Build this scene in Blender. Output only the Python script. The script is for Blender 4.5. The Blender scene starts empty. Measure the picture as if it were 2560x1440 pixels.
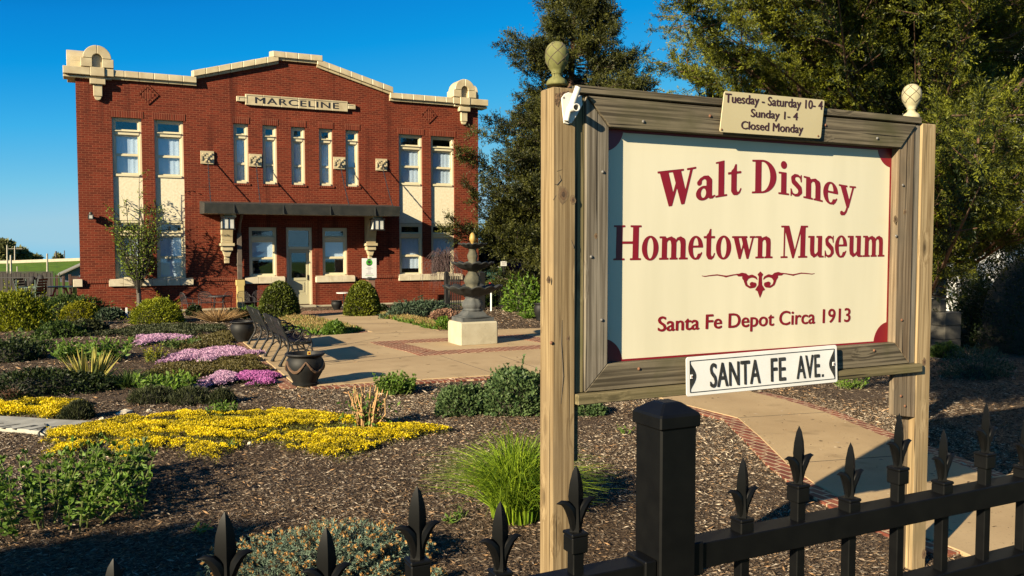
import bpy, bmesh, math, random
import numpy as np
from mathutils import Vector, Matrix
rng = np.random.default_rng(7); random.seed(7)
R_ = math.radians
SC = bpy.context.scene; COL = SC.collection

# ------------------------------------------------------------------ camera, sky, sun, exposure
H = 2.2                                     # eye height above the garden
YAW = math.atan(.5); PITCH = math.atan(112/2160)
cd = bpy.data.cameras.new('camera'); cam = bpy.data.objects.new('camera', cd); COL.objects.link(cam)
cam.location = (0, 0, H); cam.rotation_euler = (math.pi/2 - PITCH, 0, -YAW)
cd.sensor_width = 36; cd.lens = 36*2160/2560; cd.clip_start = .05; cd.clip_end = 4000
SC.camera = cam
SUN_A, SUN_E = R_(66), R_(21)           # light travels toward +X+Y, low afternoon sun behind the viewer's shoulder
w = bpy.data.worlds.new('World'); SC.world = w; w.use_nodes = True
nt = w.node_tree; bg = nt.nodes['Background']
sky = nt.nodes.new('ShaderNodeTexSky'); sky.sky_type = 'NISHITA'; sky.sun_disc = False
sky.sun_elevation = SUN_E; sky.sun_rotation = math.pi + SUN_A; sky.altitude = 200; sky.air_density = 1.0; sky.dust_density = .25; sky.ozone_density = 3.0
SKY_STRENGTH, EXPOSURE = .085, 1.58
# grade the sky: its own red channel (low overhead, high toward the horizon and the sun) picks the polarised blue of the photograph
sep = nt.nodes.new('ShaderNodeSeparateColor'); nt.links.new(sky.outputs[0], sep.inputs[0])
mr = nt.nodes.new('ShaderNodeMapRange'); mr.inputs[1].default_value = 1.3; mr.inputs[2].default_value = 5.2; nt.links.new(sep.outputs[0], mr.inputs[0])
cr_ = nt.nodes.new('ShaderNodeValToRGB'); el = cr_.color_ramp.elements
STOPS = [(.0, (.001, .13, .42)), (.08, (.003, .24, .68)), (.17, (.004, .315, .76)), (.36, (.05, .44, .82)), (.71, (.19, .57, .80)), (.93, (.30, .60, .78)), (1., (.34, .61, .76))]
el[0].position, el[0].color = STOPS[0][0], (*STOPS[0][1], 1); el[1].position, el[1].color = STOPS[-1][0], (*STOPS[-1][1], 1)
for p_, c_ in STOPS[1:-1]: e_ = el.new(p_); e_.color = (*c_, 1)
nt.links.new(mr.outputs[0], cr_.inputs[0])
vm = nt.nodes.new('ShaderNodeVectorMath'); vm.operation = 'SCALE'; vm.inputs[3].default_value = 1/(SKY_STRENGTH*2**EXPOSURE); nt.links.new(cr_.outputs[0], vm.inputs[0])
nt.links.new(vm.outputs[0], bg.inputs['Color']); bg.inputs['Strength'].default_value = SKY_STRENGTH
sd = bpy.data.lights.new('sun', 'SUN'); sun = bpy.data.objects.new('sun', sd); COL.objects.link(sun)
sd.energy = 5.0; sd.angle = R_(.53); sd.color = (1, .85, .60)
tv = Vector((math.sin(SUN_A)*math.cos(SUN_E), math.cos(SUN_A)*math.cos(SUN_E), -math.sin(SUN_E)))
sun.rotation_euler = tv.to_track_quat('-Z', 'Y').to_euler(); sun.location = (-20, -10, 15)
SC.view_settings.view_transform = 'Standard'; SC.view_settings.look = 'None'
SC.view_settings.exposure = EXPOSURE; SC.view_settings.gamma = 1
SC.render.engine = 'CYCLES'
SC.cycles.use_denoising = True
SC.cycles.max_bounces = 6; SC.cycles.transparent_max_bounces = 12; SC.cycles.diffuse_bounces = 3

# ------------------------------------------------------------------ measuring helpers: where a sight line meets the ground or an upright plane
_r = np.array([math.cos(YAW), -math.sin(YAW), 0]); _f0 = np.array([math.sin(YAW), math.cos(YAW), 0]); _z = np.array([0, 0, 1.])
_f = _f0*math.cos(PITCH) - _z*math.sin(PITCH); _u = _f0*math.sin(PITCH) + _z*math.cos(PITCH)
def ray(x, y): return _f + _r*(x-1280)/2160 - _u*(y-720)/2160
def G(x, y, z=0.):
    d = ray(x, y); return np.array([0, 0, H]) + d*((z-H)/d[2])
def P(x, y, Y):
    d = ray(x, y); return np.array([0, 0, H]) + d*(Y/d[1])
def D(x, y, dep): return np.array([0, 0, H]) + ray(x, y)*dep
def dep(p): return float(np.dot(np.asarray(p) - [0, 0, H], _f))

# ------------------------------------------------------------------ materials
MATS = {}
def nodes(name):
    m = bpy.data.materials.new(name); m.use_nodes = True
    t = m.node_tree; b = t.nodes['Principled BSDF']; MATS[name] = m
    return m, t, b
def N(t, typ, **kw):
    n = t.nodes.new(typ)
    for k, v in kw.items():
        if k in n.inputs: n.inputs[k].default_value = v
        else: setattr(n, k, v)
    return n
def L(t, a, b): t.links.new(a, b)
def c4(c): return (c[0], c[1], c[2], 1)
def mapped(t, scale=(1, 1, 1), rot=(0, 0, 0)):
    tc = N(t, 'ShaderNodeTexCoord'); mp = N(t, 'ShaderNodeMapping'); mp.inputs['Scale'].default_value = scale; mp.inputs['Rotation'].default_value = rot
    L(t, tc.outputs['Object'], mp.inputs['Vector']); return mp.outputs['Vector']
def mix(t, fac, a, b):
    n = N(t, 'ShaderNodeMix'); n.data_type = 'RGBA'
    for s, v in ((0, fac), (6, a), (7, b)):
        if hasattr(v, 'is_linked') or hasattr(v, 'links'): L(t, v, n.inputs[s])
        else: n.inputs[s].default_value = v if s == 0 else c4(v)
    return n.outputs[2]
def ramp(t, src, a, b):
    n = N(t, 'ShaderNodeMapRange'); n.inputs[1].default_value = a; n.inputs[2].default_value = b; L(t, src, n.inputs[0]); return n.outputs[0]
def bump(t, b, src, strength, dist):
    n = N(t, 'ShaderNodeBump'); n.inputs['Strength'].default_value = strength; n.inputs['Distance'].default_value = dist
    L(t, src, n.inputs['Height']); L(t, n.outputs[0], b.inputs['Normal'])
def pm(name, c1, c2=None, scale=6, rough=.6, bmp=0, bdist=.01, metal=0, stretch=(1, 1, 1), detail=6, spec=.5):
    if name in MATS: return MATS[name]
    m, t, b = nodes(name); b.inputs['Roughness'].default_value = rough; b.inputs['Metallic'].default_value = metal; b.inputs['Specular IOR Level'].default_value = spec
    v = mapped(t, tuple(s*scale for s in stretch)); n = N(t, 'ShaderNodeTexNoise', Scale=1., Detail=detail); L(t, v, n.inputs['Vector'])
    L(t, mix(t, ramp(t, n.outputs[0], .35, .65), c1, c2 or [x*.8 for x in c1]), b.inputs['Base Color'])
    if bmp: bump(t, b, n.outputs[0], bmp, bdist)
    return m
def leafm(name, dark, light, trans=.25, rough=.55, mid=None):
    if name in MATS: return MATS[name]
    m, t, b = nodes(name); b.inputs['Roughness'].default_value = rough; b.inputs['Specular IOR Level'].default_value = .25
    at = N(t, 'ShaderNodeAttribute', attribute_name='v')
    c = mix(t, at.outputs['Fac'], dark, light); L(t, c, b.inputs['Base Color'])
    tr = N(t, 'ShaderNodeBsdfTranslucent'); L(t, c, tr.inputs['Color'])
    ms = N(t, 'ShaderNodeMixShader'); ms.inputs[0].default_value = trans
    L(t, b.outputs[0], ms.inputs[1]); L(t, tr.outputs[0], ms.inputs[2]); L(t, ms.outputs[0], t.nodes['Material Output'].inputs['Surface'])
    return m
def brickm(name, w, h, c1, c2, mortar, msize=.008, axes='wall', rough=.8, offs=.5, bs=.6):
    m, t, b = nodes(name); b.inputs['Roughness'].default_value = rough; b.inputs['Specular IOR Level'].default_value = .2
    tc = N(t, 'ShaderNodeTexCoord'); sp = N(t, 'ShaderNodeSeparateXYZ'); L(t, tc.outputs['Object'], sp.inputs[0])
    cb = N(t, 'ShaderNodeCombineXYZ')
    if axes == 'wall':
        ad = N(t, 'ShaderNodeMath', operation='ADD'); L(t, sp.outputs[0], ad.inputs[0]); L(t, sp.outputs[1], ad.inputs[1])
        L(t, ad.outputs[0], cb.inputs[0]); L(t, sp.outputs[2], cb.inputs[1])
    elif axes == 'soldier':
        ad = N(t, 'ShaderNodeMath', operation='ADD'); L(t, sp.outputs[0], ad.inputs[0]); L(t, sp.outputs[1], ad.inputs[1])
        L(t, ad.outputs[0], cb.inputs[1]); L(t, sp.outputs[2], cb.inputs[0])
    elif axes == 'floor': L(t, sp.outputs[0], cb.inputs[0]); L(t, sp.outputs[1], cb.inputs[1])
    else: L(t, sp.outputs[1], cb.inputs[0]); L(t, sp.outputs[0], cb.inputs[1])
    br = N(t, 'ShaderNodeTexBrick', Scale=1.); br.offset = offs
    br.inputs['Brick Width'].default_value = w; br.inputs['Row Height'].default_value = h; br.inputs['Mortar Size'].default_value = msize; br.inputs['Mortar Smooth'].default_value = .2
    br.inputs['Color1'].default_value = c4(c1); br.inputs['Color2'].default_value = c4(c2); br.inputs['Mortar'].default_value = c4(mortar); br.inputs['Bias'].default_value = 0
    L(t, cb.outputs[0], br.inputs['Vector'])
    n = N(t, 'ShaderNodeTexNoise', Scale=1.3, Detail=8.); L(t, tc.outputs['Object'], n.inputs['Vector'])
    n2 = N(t, 'ShaderNodeTexNoise', Scale=30., Detail=4.); L(t, tc.outputs['Object'], n2.inputs['Vector'])
    hv = N(t, 'ShaderNodeHueSaturation'); L(t, br.outputs['Color'], hv.inputs['Color']); 
    ad2 = N(t, 'ShaderNodeMath', operation='ADD'); L(t, ramp(t, n.outputs[0], .3, .7), ad2.inputs[0]); L(t, ramp(t, n2.outputs[0], .2, .8), ad2.inputs[1])
    vv = N(t, 'ShaderNodeMapRange'); L(t, ad2.outputs[0], vv.inputs[0]); vv.inputs[2].default_value = 2; vv.inputs[3].default_value = .7; vv.inputs[4].default_value = 1.3
    L(t, vv.outputs[0], hv.inputs['Value']); col = hv.outputs[0]
    if axes in ('wall', 'soldier'):
        ms_ = N(t, 'ShaderNodeMapping'); ms_.inputs['Scale'].default_value = (2.6, 2.6, .22); L(t, tc.outputs['Object'], ms_.inputs[0]); n3 = N(t, 'ShaderNodeTexNoise', Scale=1., Detail=6.); L(t, ms_.outputs[0], n3.inputs['Vector'])
        col = mix(t, ramp(t, n3.outputs[0], .56, .80), col, [x*.45 for x in c2])
    L(t, col, b.inputs['Base Color'])
    iv = N(t, 'ShaderNodeMath', operation='SUBTRACT'); iv.inputs[0].default_value = 1; L(t, br.outputs['Fac'], iv.inputs[1])
    bump(t, b, iv.outputs[0], bs, .012); return m
def woodm(name, c1, c2, axis, green=None, rough=.75, sc=1., knots=True):
    m, t, b = nodes(name); b.inputs['Roughness'].default_value = rough; b.inputs['Specular IOR Level'].default_value = .2
    k = [58*sc]*3; k['xyz'.index(axis)] = 1.1*sc
    tc = N(t, 'ShaderNodeTexCoord')
    kn = N(t, 'ShaderNodeTexVoronoi', Scale=1.); mk = N(t, 'ShaderNodeMapping'); kk = [5., 5., 5.]; kk['xyz'.index(axis)] = 2.1; mk.inputs['Scale'].default_value = kk
    L(t, tc.outputs['Object'], mk.inputs['Vector']); L(t, mk.outputs[0], kn.inputs['Vector'])
    kf = ramp(t, kn.outputs['Distance'], .3, .05)
    ofs = N(t, 'ShaderNodeVectorMath', operation='SCALE'); L(t, tc.outputs['Object'], ofs.inputs[0])
    v1 = N(t, 'ShaderNodeMapping'); v1.inputs['Scale'].default_value = k; L(t, tc.outputs['Object'], v1.inputs['Vector'])
    ad = N(t, 'ShaderNodeVectorMath', operation='ADD'); L(t, v1.outputs[0], ad.inputs[0])
    cv = N(t, 'ShaderNodeCombineXYZ')
    ml = N(t, 'ShaderNodeMath', operation='MULTIPLY'); L(t, kf, ml.inputs[0]); ml.inputs[1].default_value = 1.5
    for i in range(3): L(t, ml.outputs[0], cv.inputs[i])
    L(t, cv.outputs[0], ad.inputs[1])
    n = N(t, 'ShaderNodeTexNoise', Scale=1., Detail=7., Distortion=.15, Roughness=.62); L(t, ad.outputs[0], n.inputs['Vector'])
    f = ramp(t, n.outputs[0], .40, .60)
    col = mix(t, f, c1, c2)
    if knots:
        col = mix(t, ramp(t, kn.outputs['Distance'], .14, .03), col, [x*.35 for x in c2])
    n2 = N(t, 'ShaderNodeTexNoise', Scale=2.3, Detail=5.); L(t, tc.outputs['Object'], n2.inputs['Vector'])
    col = mix(t, ramp(t, n2.outputs[0], .5, .72), col, green or [x*.62 for x in c2])
    crk = [60*sc]*3; crk['xyz'.index(axis)] = .9*sc
    v3 = N(t, 'ShaderNodeMapping'); v3.inputs['Scale'].default_value = crk; L(t, tc.outputs['Object'], v3.inputs['Vector'])
    n3 = N(t, 'ShaderNodeTexNoise', Scale=1., Detail=2.); L(t, v3.outputs[0], n3.inputs['Vector'])
    col = mix(t, ramp(t, n3.outputs[0], .645, .69), col, [x*.2 for x in c2])
    L(t, col, b.inputs['Base Color']); bump(t, b, n.outputs[0], .35, .004); return m
def glassm(name, tint=(.85, .9, .95)):
    m, t, b = nodes(name)
    tr = N(t, 'ShaderNodeBsdfTransparent'); tr.inputs[0].default_value = c4(tint)
    gl = N(t, 'ShaderNodeBsdfGlossy', Roughness=.02); gl.inputs[0].default_value = (1, 1, 1, 1)
    ge = N(t, 'ShaderNodeNewGeometry'); dt = N(t, 'ShaderNodeVectorMath', operation='DOT_PRODUCT'); L(t, ge.outputs['Normal'], dt.inputs[0]); L(t, ge.outputs['Incoming'], dt.inputs[1])
    ab = N(t, 'ShaderNodeMath', operation='ABSOLUTE'); L(t, dt.outputs['Value'], ab.inputs[0]); sb_ = N(t, 'ShaderNodeMath', operation='SUBTRACT'); sb_.inputs[0].default_value = 1; L(t, ab.outputs[0], sb_.inputs[1])
    pw = N(t, 'ShaderNodeMath', operation='POWER'); pw.inputs[1].default_value = 5; L(t, sb_.outputs[0], pw.inputs[0]); a = N(t, 'ShaderNodeMath', operation='MULTIPLY_ADD'); a.inputs[1].default_value = .9; a.inputs[2].default_value = .07; L(t, pw.outputs[0], a.inputs[0]); ms = N(t, 'ShaderNodeMixShader'); L(t, a.outputs[0], ms.inputs[0]); L(t, tr.outputs[0], ms.inputs[1]); L(t, gl.outputs[0], ms.inputs[2])
    L(t, ms.outputs[0], t.nodes['Material Output'].inputs['Surface']); return m

def chipm(name, stops):
    m, t, b = nodes(name); b.inputs['Roughness'].default_value = .9; b.inputs['Specular IOR Level'].default_value = .12
    at = N(t, 'ShaderNodeAttribute', attribute_name='v'); r = N(t, 'ShaderNodeValToRGB'); e = r.color_ramp.elements
    e[0].position, e[0].color = stops[0][0], c4(stops[0][1]); e[1].position, e[1].color = stops[-1][0], c4(stops[-1][1])
    for p, c in stops[1:-1]: q = e.new(p); q.color = c4(c)
    L(t, at.outputs['Fac'], r.inputs[0]); L(t, r.outputs[0], b.inputs['Base Color']); return m

# ------------------------------------------------------------------ mesh helpers
ORG = {}
class MB:
    def __init__(s): s.v = []; s.f = []; s.m = []
    def add(s, vs, fs, m=0):
        o = len(s.v); s.v += [tuple(map(float, p)) for p in vs]; s.f += [tuple(i+o for i in f) for f in fs]; s.m += [m]*len(fs); return s
    def box(s, x0, x1, y0, y1, z0, z1, m=0):
        return s.add([(x0,y0,z0),(x1,y0,z0),(x1,y1,z0),(x0,y1,z0),(x0,y0,z1),(x1,y0,z1),(x1,y1,z1),(x0,y1,z1)],
                     [(3,2,1,0),(4,5,6,7),(0,1,5,4),(1,2,6,5),(2,3,7,6),(3,0,4,7)], m)
    def prism(s, pts, ax, a0, a1, m=0):
        n = len(pts)
        mk = {'y': lambda p, a: (p[0], a, p[1]), 'x': lambda p, a: (a, p[0], p[1]), 'z': lambda p, a: (p[0], p[1], a)}[ax]
        vs = [mk(p, a0) for p in pts] + [mk(p, a1) for p in pts]
        return s.add(vs, [tuple(range(n)), tuple(range(2*n-1, n-1, -1))] + [(i, i+n, (i+1) % n+n, (i+1) % n) for i in range(n)], m)
    def bar(s, a, b, wx, wz, m=0, up=(0, 0, 1)):
        a = Vector(a); b = Vector(b); d = (b-a).normalized(); u = Vector(up)
        if abs(d.dot(u)) > .95: u = Vector((0, 1, 0))
        x = d.cross(u).normalized()*wx/2; z = x.cross(d).normalized()*wz/2
        return s.add([a-x-z, a+x-z, a+x+z, a-x+z, b-x-z, b+x-z, b+x+z, b-x+z], [(0,1,2,3),(7,6,5,4),(0,4,5,1),(1,5,6,2),(2,6,7,3),(3,7,4,0)], m)
    def tube(s, pts, rad, n=6, m=0, flat=1.):
        pts = [Vector(p) for p in pts]; k = len(pts)
        if not hasattr(rad, '__len__'): rad = [rad]*k
        vs = []; pu = None
        for i, p in enumerate(pts):
            d = (pts[min(i+1, k-1)] - pts[max(i-1, 0)])
            if d.length < 1e-9: d = Vector((0, 0, 1))
            d.normalize(); u = pu if pu else (Vector((0, 1, 0)) if abs(d.y) < .9 else Vector((1, 0, 0)))
            u = u - d*u.dot(d)
            if u.length < 1e-6: u = d.orthogonal()
            u.normalize(); pu = u; w_ = d.cross(u)
            for j in range(n):
                a = 2*math.pi*j/n; vs.append(p + (u*math.cos(a)*flat + w_*math.sin(a))*rad[i])
        fs = [(i*n+j, i*n+(j+1) % n, (i+1)*n+(j+1) % n, (i+1)*n+j) for i in range(k-1) for j in range(n)]
        fs += [tuple(range(n-1, -1, -1)), tuple(range((k-1)*n, k*n))]
        return s.add(vs, fs, m)
    def lathe(s, prof, c, n=28, mod=None, m=0, a0=0.):
        vs = []
        for (r, z) in prof:
            for j in range(n):
                a = a0 + 2*math.pi*j/n; rr = r; zz = z
                if mod: rr, zz = mod(r, z, a)
                vs.append((c[0]+rr*math.cos(a), c[1]+rr*math.sin(a), c[2]+zz))
        k = len(prof)
        fs = [(i*n+j, i*n+(j+1) % n, (i+1)*n+(j+1) % n, (i+1)*n+j) for i in range(k-1) for j in range(n)]
        fs += [tuple(range(n-1, -1, -1)), tuple(range((k-1)*n, k*n))]
        return s.add(vs, fs, m)
    def ball(s, c, r, n=10, k=6, m=0):
        return s.lathe([(r[0]*math.sin(math.pi*i/k)+1e-4, -r[2]*math.cos(math.pi*i/k)) for i in range(k+1)], c, n, None, m)
    def build(s, name, mats, parent=None, bevel=0, smooth=False, org=None, recalc=True):
        me = bpy.data.meshes.new(name); o = bpy.data.objects.new(name, me); COL.objects.link(o)
        og = org
        if og is None and parent: og = ORG.get(parent.name, (0, 0, 0))
        if og is None: og = (0, 0, 0)
        me.from_pydata([(a-og[0], b-og[1], c-og[2]) for a, b, c in s.v], [], s.f)
        for mt in (mats if isinstance(mats, (list, tuple)) else [mats]): me.materials.append(mt)
        if any(s.m): me.polygons.foreach_set('material_index', s.m)
        if recalc or bevel:
            bm = bmesh.new(); bm.from_mesh(me)
            bmesh.ops.recalc_face_normals(bm, faces=bm.faces)
            if bevel:
                es = [e for e in bm.edges if len(e.link_faces) == 2 and e.calc_face_angle(0) > .5]
                bmesh.ops.bevel(bm, geom=es, offset=bevel, segments=1, affect='EDGES', clamp_overlap=True)
            bm.to_mesh(me); bm.free()
        if smooth:
            me.polygons.foreach_set('use_smooth', [True]*len(me.polygons))
            if smooth == 2:
                try: me.set_sharp_from_angle(angle=R_(40))
                except Exception: pass
        if parent: o.parent = parent; ORG[o.name] = og
        else: o.location = og; ORG[o.name] = og
        return o
def tag(o, label=None, cat=None, group=None, kind=None):
    if label: o['label'] = label
    if cat: o['category'] = cat
    if group: o['group'] = group
    if kind: o['kind'] = kind
    return o
def thing(name, label, cat, loc=(0, 0, 0), group=None, rz=0):
    o = bpy.data.objects.new(name, None); COL.objects.link(o); o.location = loc; o.rotation_euler = (0, 0, rz); o.empty_display_size = .2
    ORG[o.name] = tuple(loc); return tag(o, label, cat, group)
def struct(o): o['kind'] = 'structure'; return o
KIDS = {}
def kids(o): return [c for c in COL.objects if c.parent == o]
def dup(o, parent=None, **kw):
    c = o.copy(); COL.objects.link(c)
    if parent: c.parent = parent
    for ch in kids(o): dup(ch, c)
    for k, v in kw.items():
        if k == 'loc': c.location = v
        elif k == 'rz': c.rotation_euler = (0, 0, v)
        else: c[k] = v
    return c
def unit(a): return a/np.maximum(np.linalg.norm(a, axis=-1, keepdims=True), 1e-9)
def leaves(name, Pn, Dn, Ln, Wn, v, mat, parent=None, org=None, core=None, fold=.18, coremat=None):
    """One mesh of many leaf-shaped faces; v gives each leaf its own shade."""
    n = len(Pn); og = np.array(org if org is not None else (ORG.get(parent.name, (0, 0, 0)) if parent else (0, 0, 0)))
    Dn = unit(Dn); S = unit(np.cross(Dn, rng.normal(size=(n, 3)))); Nn = np.cross(S, Dn)
    Ln = np.broadcast_to(Ln, (n,))[:, None]; Wn = np.broadcast_to(Wn, (n,))[:, None]
    V = np.empty((n, 4, 3)); V[:, 0] = Pn; V[:, 1] = Pn + Dn*Ln*.5 + S*Wn*.5 + Nn*Wn*fold; V[:, 2] = Pn + Dn*Ln; V[:, 3] = Pn + Dn*Ln*.5 - S*Wn*.5 + Nn*Wn*fold
    V = V.reshape(-1, 3) - og; nf = n; idx = np.arange(n*4); tot = np.full(n, 4); mi = np.zeros(n, int); vv = np.clip(v, 0, 1)
    if core is not None:
        cv, cf = core; cv = np.array(cv) - og; idx = np.concatenate([idx, (np.array(cf)+len(V)).ravel()]); V = np.concatenate([V, cv])
        tot = np.concatenate([tot, np.full(len(cf), 4)]); mi = np.concatenate([mi, np.ones(len(cf), int)]); vv = np.concatenate([vv, np.zeros(len(cf))]); nf += len(cf)
    me = bpy.data.meshes.new(name); o = bpy.data.objects.new(name, me); COL.objects.link(o)
    me.vertices.add(len(V)); me.vertices.foreach_set('co', V.ravel().astype(np.float32)); me.loops.add(len(idx)); me.loops.foreach_set('vertex_index', idx.astype(np.int32))
    me.polygons.add(nf); me.polygons.foreach_set('loop_start', np.concatenate([[0], np.cumsum(tot)[:-1]]).astype(np.int32)); me.polygons.foreach_set('loop_total', tot.astype(np.int32))
    me.materials.append(mat)
    if core is not None: me.materials.append(coremat or MATS['twig_dark'])
    me.polygons.foreach_set('material_index', mi.astype(np.int32)); me.update(calc_edges=True)
    me.attributes.new('v', 'FLOAT', 'FACE').data.foreach_set('value', vv.astype(np.float32))
    if parent: o.parent = parent; ORG[o.name] = tuple(og)
    else: o.location = og; ORG[o.name] = tuple(og)
    return o
def blades(name, base, tip, bend, wid, v, mat, parent=None, org=None, seg=3):
    """Grass-like curved blades: arrays of base points, tip points, a sag vector, widths."""
    n = len(base); side = unit(np.cross(tip-base, rng.normal(size=(n, 3)))); side[:, 2] *= .3; side = unit(side)
    og = np.array(org if org is not None else (ORG.get(parent.name, (0, 0, 0)) if parent else (0, 0, 0)))
    ts = np.linspace(0, 1, seg+1); V = np.empty((n, (seg+1)*2, 3))
    for i, tt in enumerate(ts):
        c = base + (tip-base)*tt + bend*(4*tt*(1-tt))
        wv = wid[:, None]*(1 - tt**1.5)*.5 + .0006
        V[:, 2*i] = c - side*wv; V[:, 2*i+1] = c + side*wv
    F = np.array([[2*i, 2*i+1, 2*i+3, 2*i+2] for i in range(seg)]); idx = (np.arange(n)[:, None, None]*(seg+1)*2 + F[None]).reshape(-1)
    V = V.reshape(-1, 3) - og; nf = n*seg
    me = bpy.data.meshes.new(name); o = bpy.data.objects.new(name, me); COL.objects.link(o)
    me.vertices.add(len(V)); me.vertices.foreach_set('co', V.ravel().astype(np.float32)); me.loops.add(len(idx)); me.loops.foreach_set('vertex_index', idx.astype(np.int32))
    me.polygons.add(nf); me.polygons.foreach_set('loop_start', (np.arange(nf)*4).astype(np.int32)); me.polygons.foreach_set('loop_total', np.full(nf, 4, np.int32))
    me.materials.append(mat); me.update(calc_edges=True)
    me.attributes.new('v', 'FLOAT', 'FACE').data.foreach_set('value', np.repeat(np.clip(v, 0, 1), seg).astype(np.float32))
    if parent: o.parent = parent; ORG[o.name] = tuple(og)
    else: o.location = og; ORG[o.name] = tuple(og)
    return o
def inpoly(X, Y, poly):
    r = np.zeros(X.shape, bool); n = len(poly)
    for i in range(n):
        x0, y0 = poly[i][:2]; x1, y1 = poly[(i+1) % n][:2]
        if y0 == y1: continue
        c = ((y0 > Y) != (y1 > Y)) & (X < (x1-x0)*(Y-y0)/(y1-y0) + x0); r ^= c
    return r

# ------------------------------------------------------------------ lettering
def font_geo(s, bold=0., spacing=1., depth=.5):
    cu = bpy.data.curves.new('lettering', 'FONT'); cu.body = s; cu.size = 1; cu.offset = bold; cu.space_character = spacing; cu.resolution_u = 4; cu.extrude = 0
    o = bpy.data.objects.new('lettering', cu); COL.objects.link(o); dg = bpy.context.evaluated_depsgraph_get()
    me = bpy.data.meshes.new_from_object(o.evaluated_get(dg)); V = [tuple(v.co) for v in me.vertices]; F = [tuple(p.vertices) for p in me.polygons]
    bpy.data.objects.remove(o); bpy.data.curves.remove(cu); bpy.data.meshes.remove(me)
    return np.array(V), F
def _cov(els, X, Y):
    r = np.zeros(X.shape, bool)
    for e in els:
        k = e[0]; neg = k[0] == '-'; k = k.lstrip('-')
        if k == 'r': q = (X >= e[1]) & (X <= e[3]) & (Y >= e[2]) & (Y <= e[4])
        elif k == 'q': q = inpoly(X, Y, e[1])
        elif k == 'e': q = ((X-e[1])/e[3])**2 + ((Y-e[2])/e[4])**2 <= 1
        elif k == 's':
            q = np.zeros(X.shape, bool); pts = e[1]
            for (x0, y0, w0), (x1, y1, w1) in zip(pts[:-1], pts[1:]):
                dx, dy = x1-x0, y1-y0; tt = np.clip(((X-x0)*dx+(Y-y0)*dy)/(dx*dx+dy*dy+1e-12), 0, 1)
                q |= (X-x0-tt*dx)**2 + (Y-y0-tt*dy)**2 <= ((w0+(w1-w0)*tt)/2)**2
        elif k == 'ring': q = (((X-e[1])/e[3])**2+((Y-e[2])/e[4])**2 <= 1) & (((X-e[1])/e[5])**2+((Y-e[2])/e[6])**2 >= 1)
        elif k == 'half': q = (((X-e[1])/e[3])**2+((Y-e[2])/e[4])**2 <= 1) & (((X-e[1])/e[5])**2+((Y-e[2])/e[6])**2 >= 1) & (X >= e[7])
        r = (r & ~q) if neg else (r | q)
    return r
def shape_loops(els, x0, x1, y0, y1, res=80, ss=4):
    """Outline of a union of simple shapes as closed loops (marching squares on a coverage grid)."""
    nx = int((x1-x0)*res)+3; ny = int((y1-y0)*res)+3
    gx = x0 + (np.arange(nx*ss)+.5)/(res*ss) - 1/res; gy = y0 + (np.arange(ny*ss)+.5)/(res*ss) - 1/res
    X, Y = np.meshgrid(gx, gy); c = _cov(els, X, Y).astype(float).reshape(ny, ss, nx, ss).mean(axis=(1, 3))
    c = np.pad(c, 1); px = lambda i: x0 + (i-1+.5)/res - 1/res; py = lambda j: y0 + (j-1+.5)/res - 1/res
    seg = {}
    T = {1: [(3, 0)], 2: [(0, 1)], 3: [(3, 1)], 4: [(1, 2)], 5: [(3, 2), (1, 0)], 6: [(0, 2)], 7: [(3, 2)], 8: [(2, 3)], 9: [(2, 0)], 10: [(0, 3), (2, 1)], 11: [(2, 1)], 12: [(1, 3)], 13: [(1, 0)], 14: [(0, 3)]}
    B = c > .5
    code = B[:-1, :-1]*1 + B[:-1, 1:]*2 + B[1:, 1:]*4 + B[1:, :-1]*8
    def ed(j, i, e): return {0: ('h', j, i), 1: ('v', j, i+1), 2: ('h', j+1, i), 3: ('v', j, i)}[e]
    for j, i in zip(*np.nonzero((code > 0) & (code < 15))):
        for a, b in T[int(code[j, i])]: seg[ed(j, i, a)] = ed(j, i, b)
    def pt(e):
        k, j, i = e
        if k == 'h': a, b = c[j, i], c[j, i+1]; return (px(i+(.5-a)/(b-a)), py(j))
        a, b = c[j, i], c[j+1, i]; return (px(i), py(j+(.5-a)/(b-a)))
    loops = []
    while seg:
        st = next(iter(seg)); lp = []; e = st
        while e in seg: lp.append(pt(e)); e = seg.pop(e)
        if len(lp) > 5:
            a = np.array(lp)
            for _ in range(1): a = .5*a + .25*(np.roll(a, 1, 0)+np.roll(a, -1, 0))
            loops.append(a)
    return loops
def loops_geo(loops):
    cu = bpy.data.curves.new('lettering', 'CURVE'); cu.dimensions = '2D'; cu.fill_mode = 'BOTH'
    for lp in loops:
        s = cu.splines.new('POLY'); s.points.add(len(lp)-1); s.points.foreach_set('co', np.c_[lp, np.zeros(len(lp)), np.ones(len(lp))].ravel()); s.use_cyclic_u = True
    o = bpy.data.objects.new('lettering', cu); COL.objects.link(o); dg = bpy.context.evaluated_depsgraph_get()
    me = bpy.data.meshes.new_from_object(o.evaluated_get(dg)); V = np.array([tuple(v.co) for v in me.vertices]); F = [tuple(p.vertices) for p in me.polygons]
    bpy.data.objects.remove(o); bpy.data.curves.remove(cu); bpy.data.meshes.remove(me); return V, F
S_ = .055
def _ser(x0, x1): return ('r', x0, 0, x1, S_)
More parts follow.
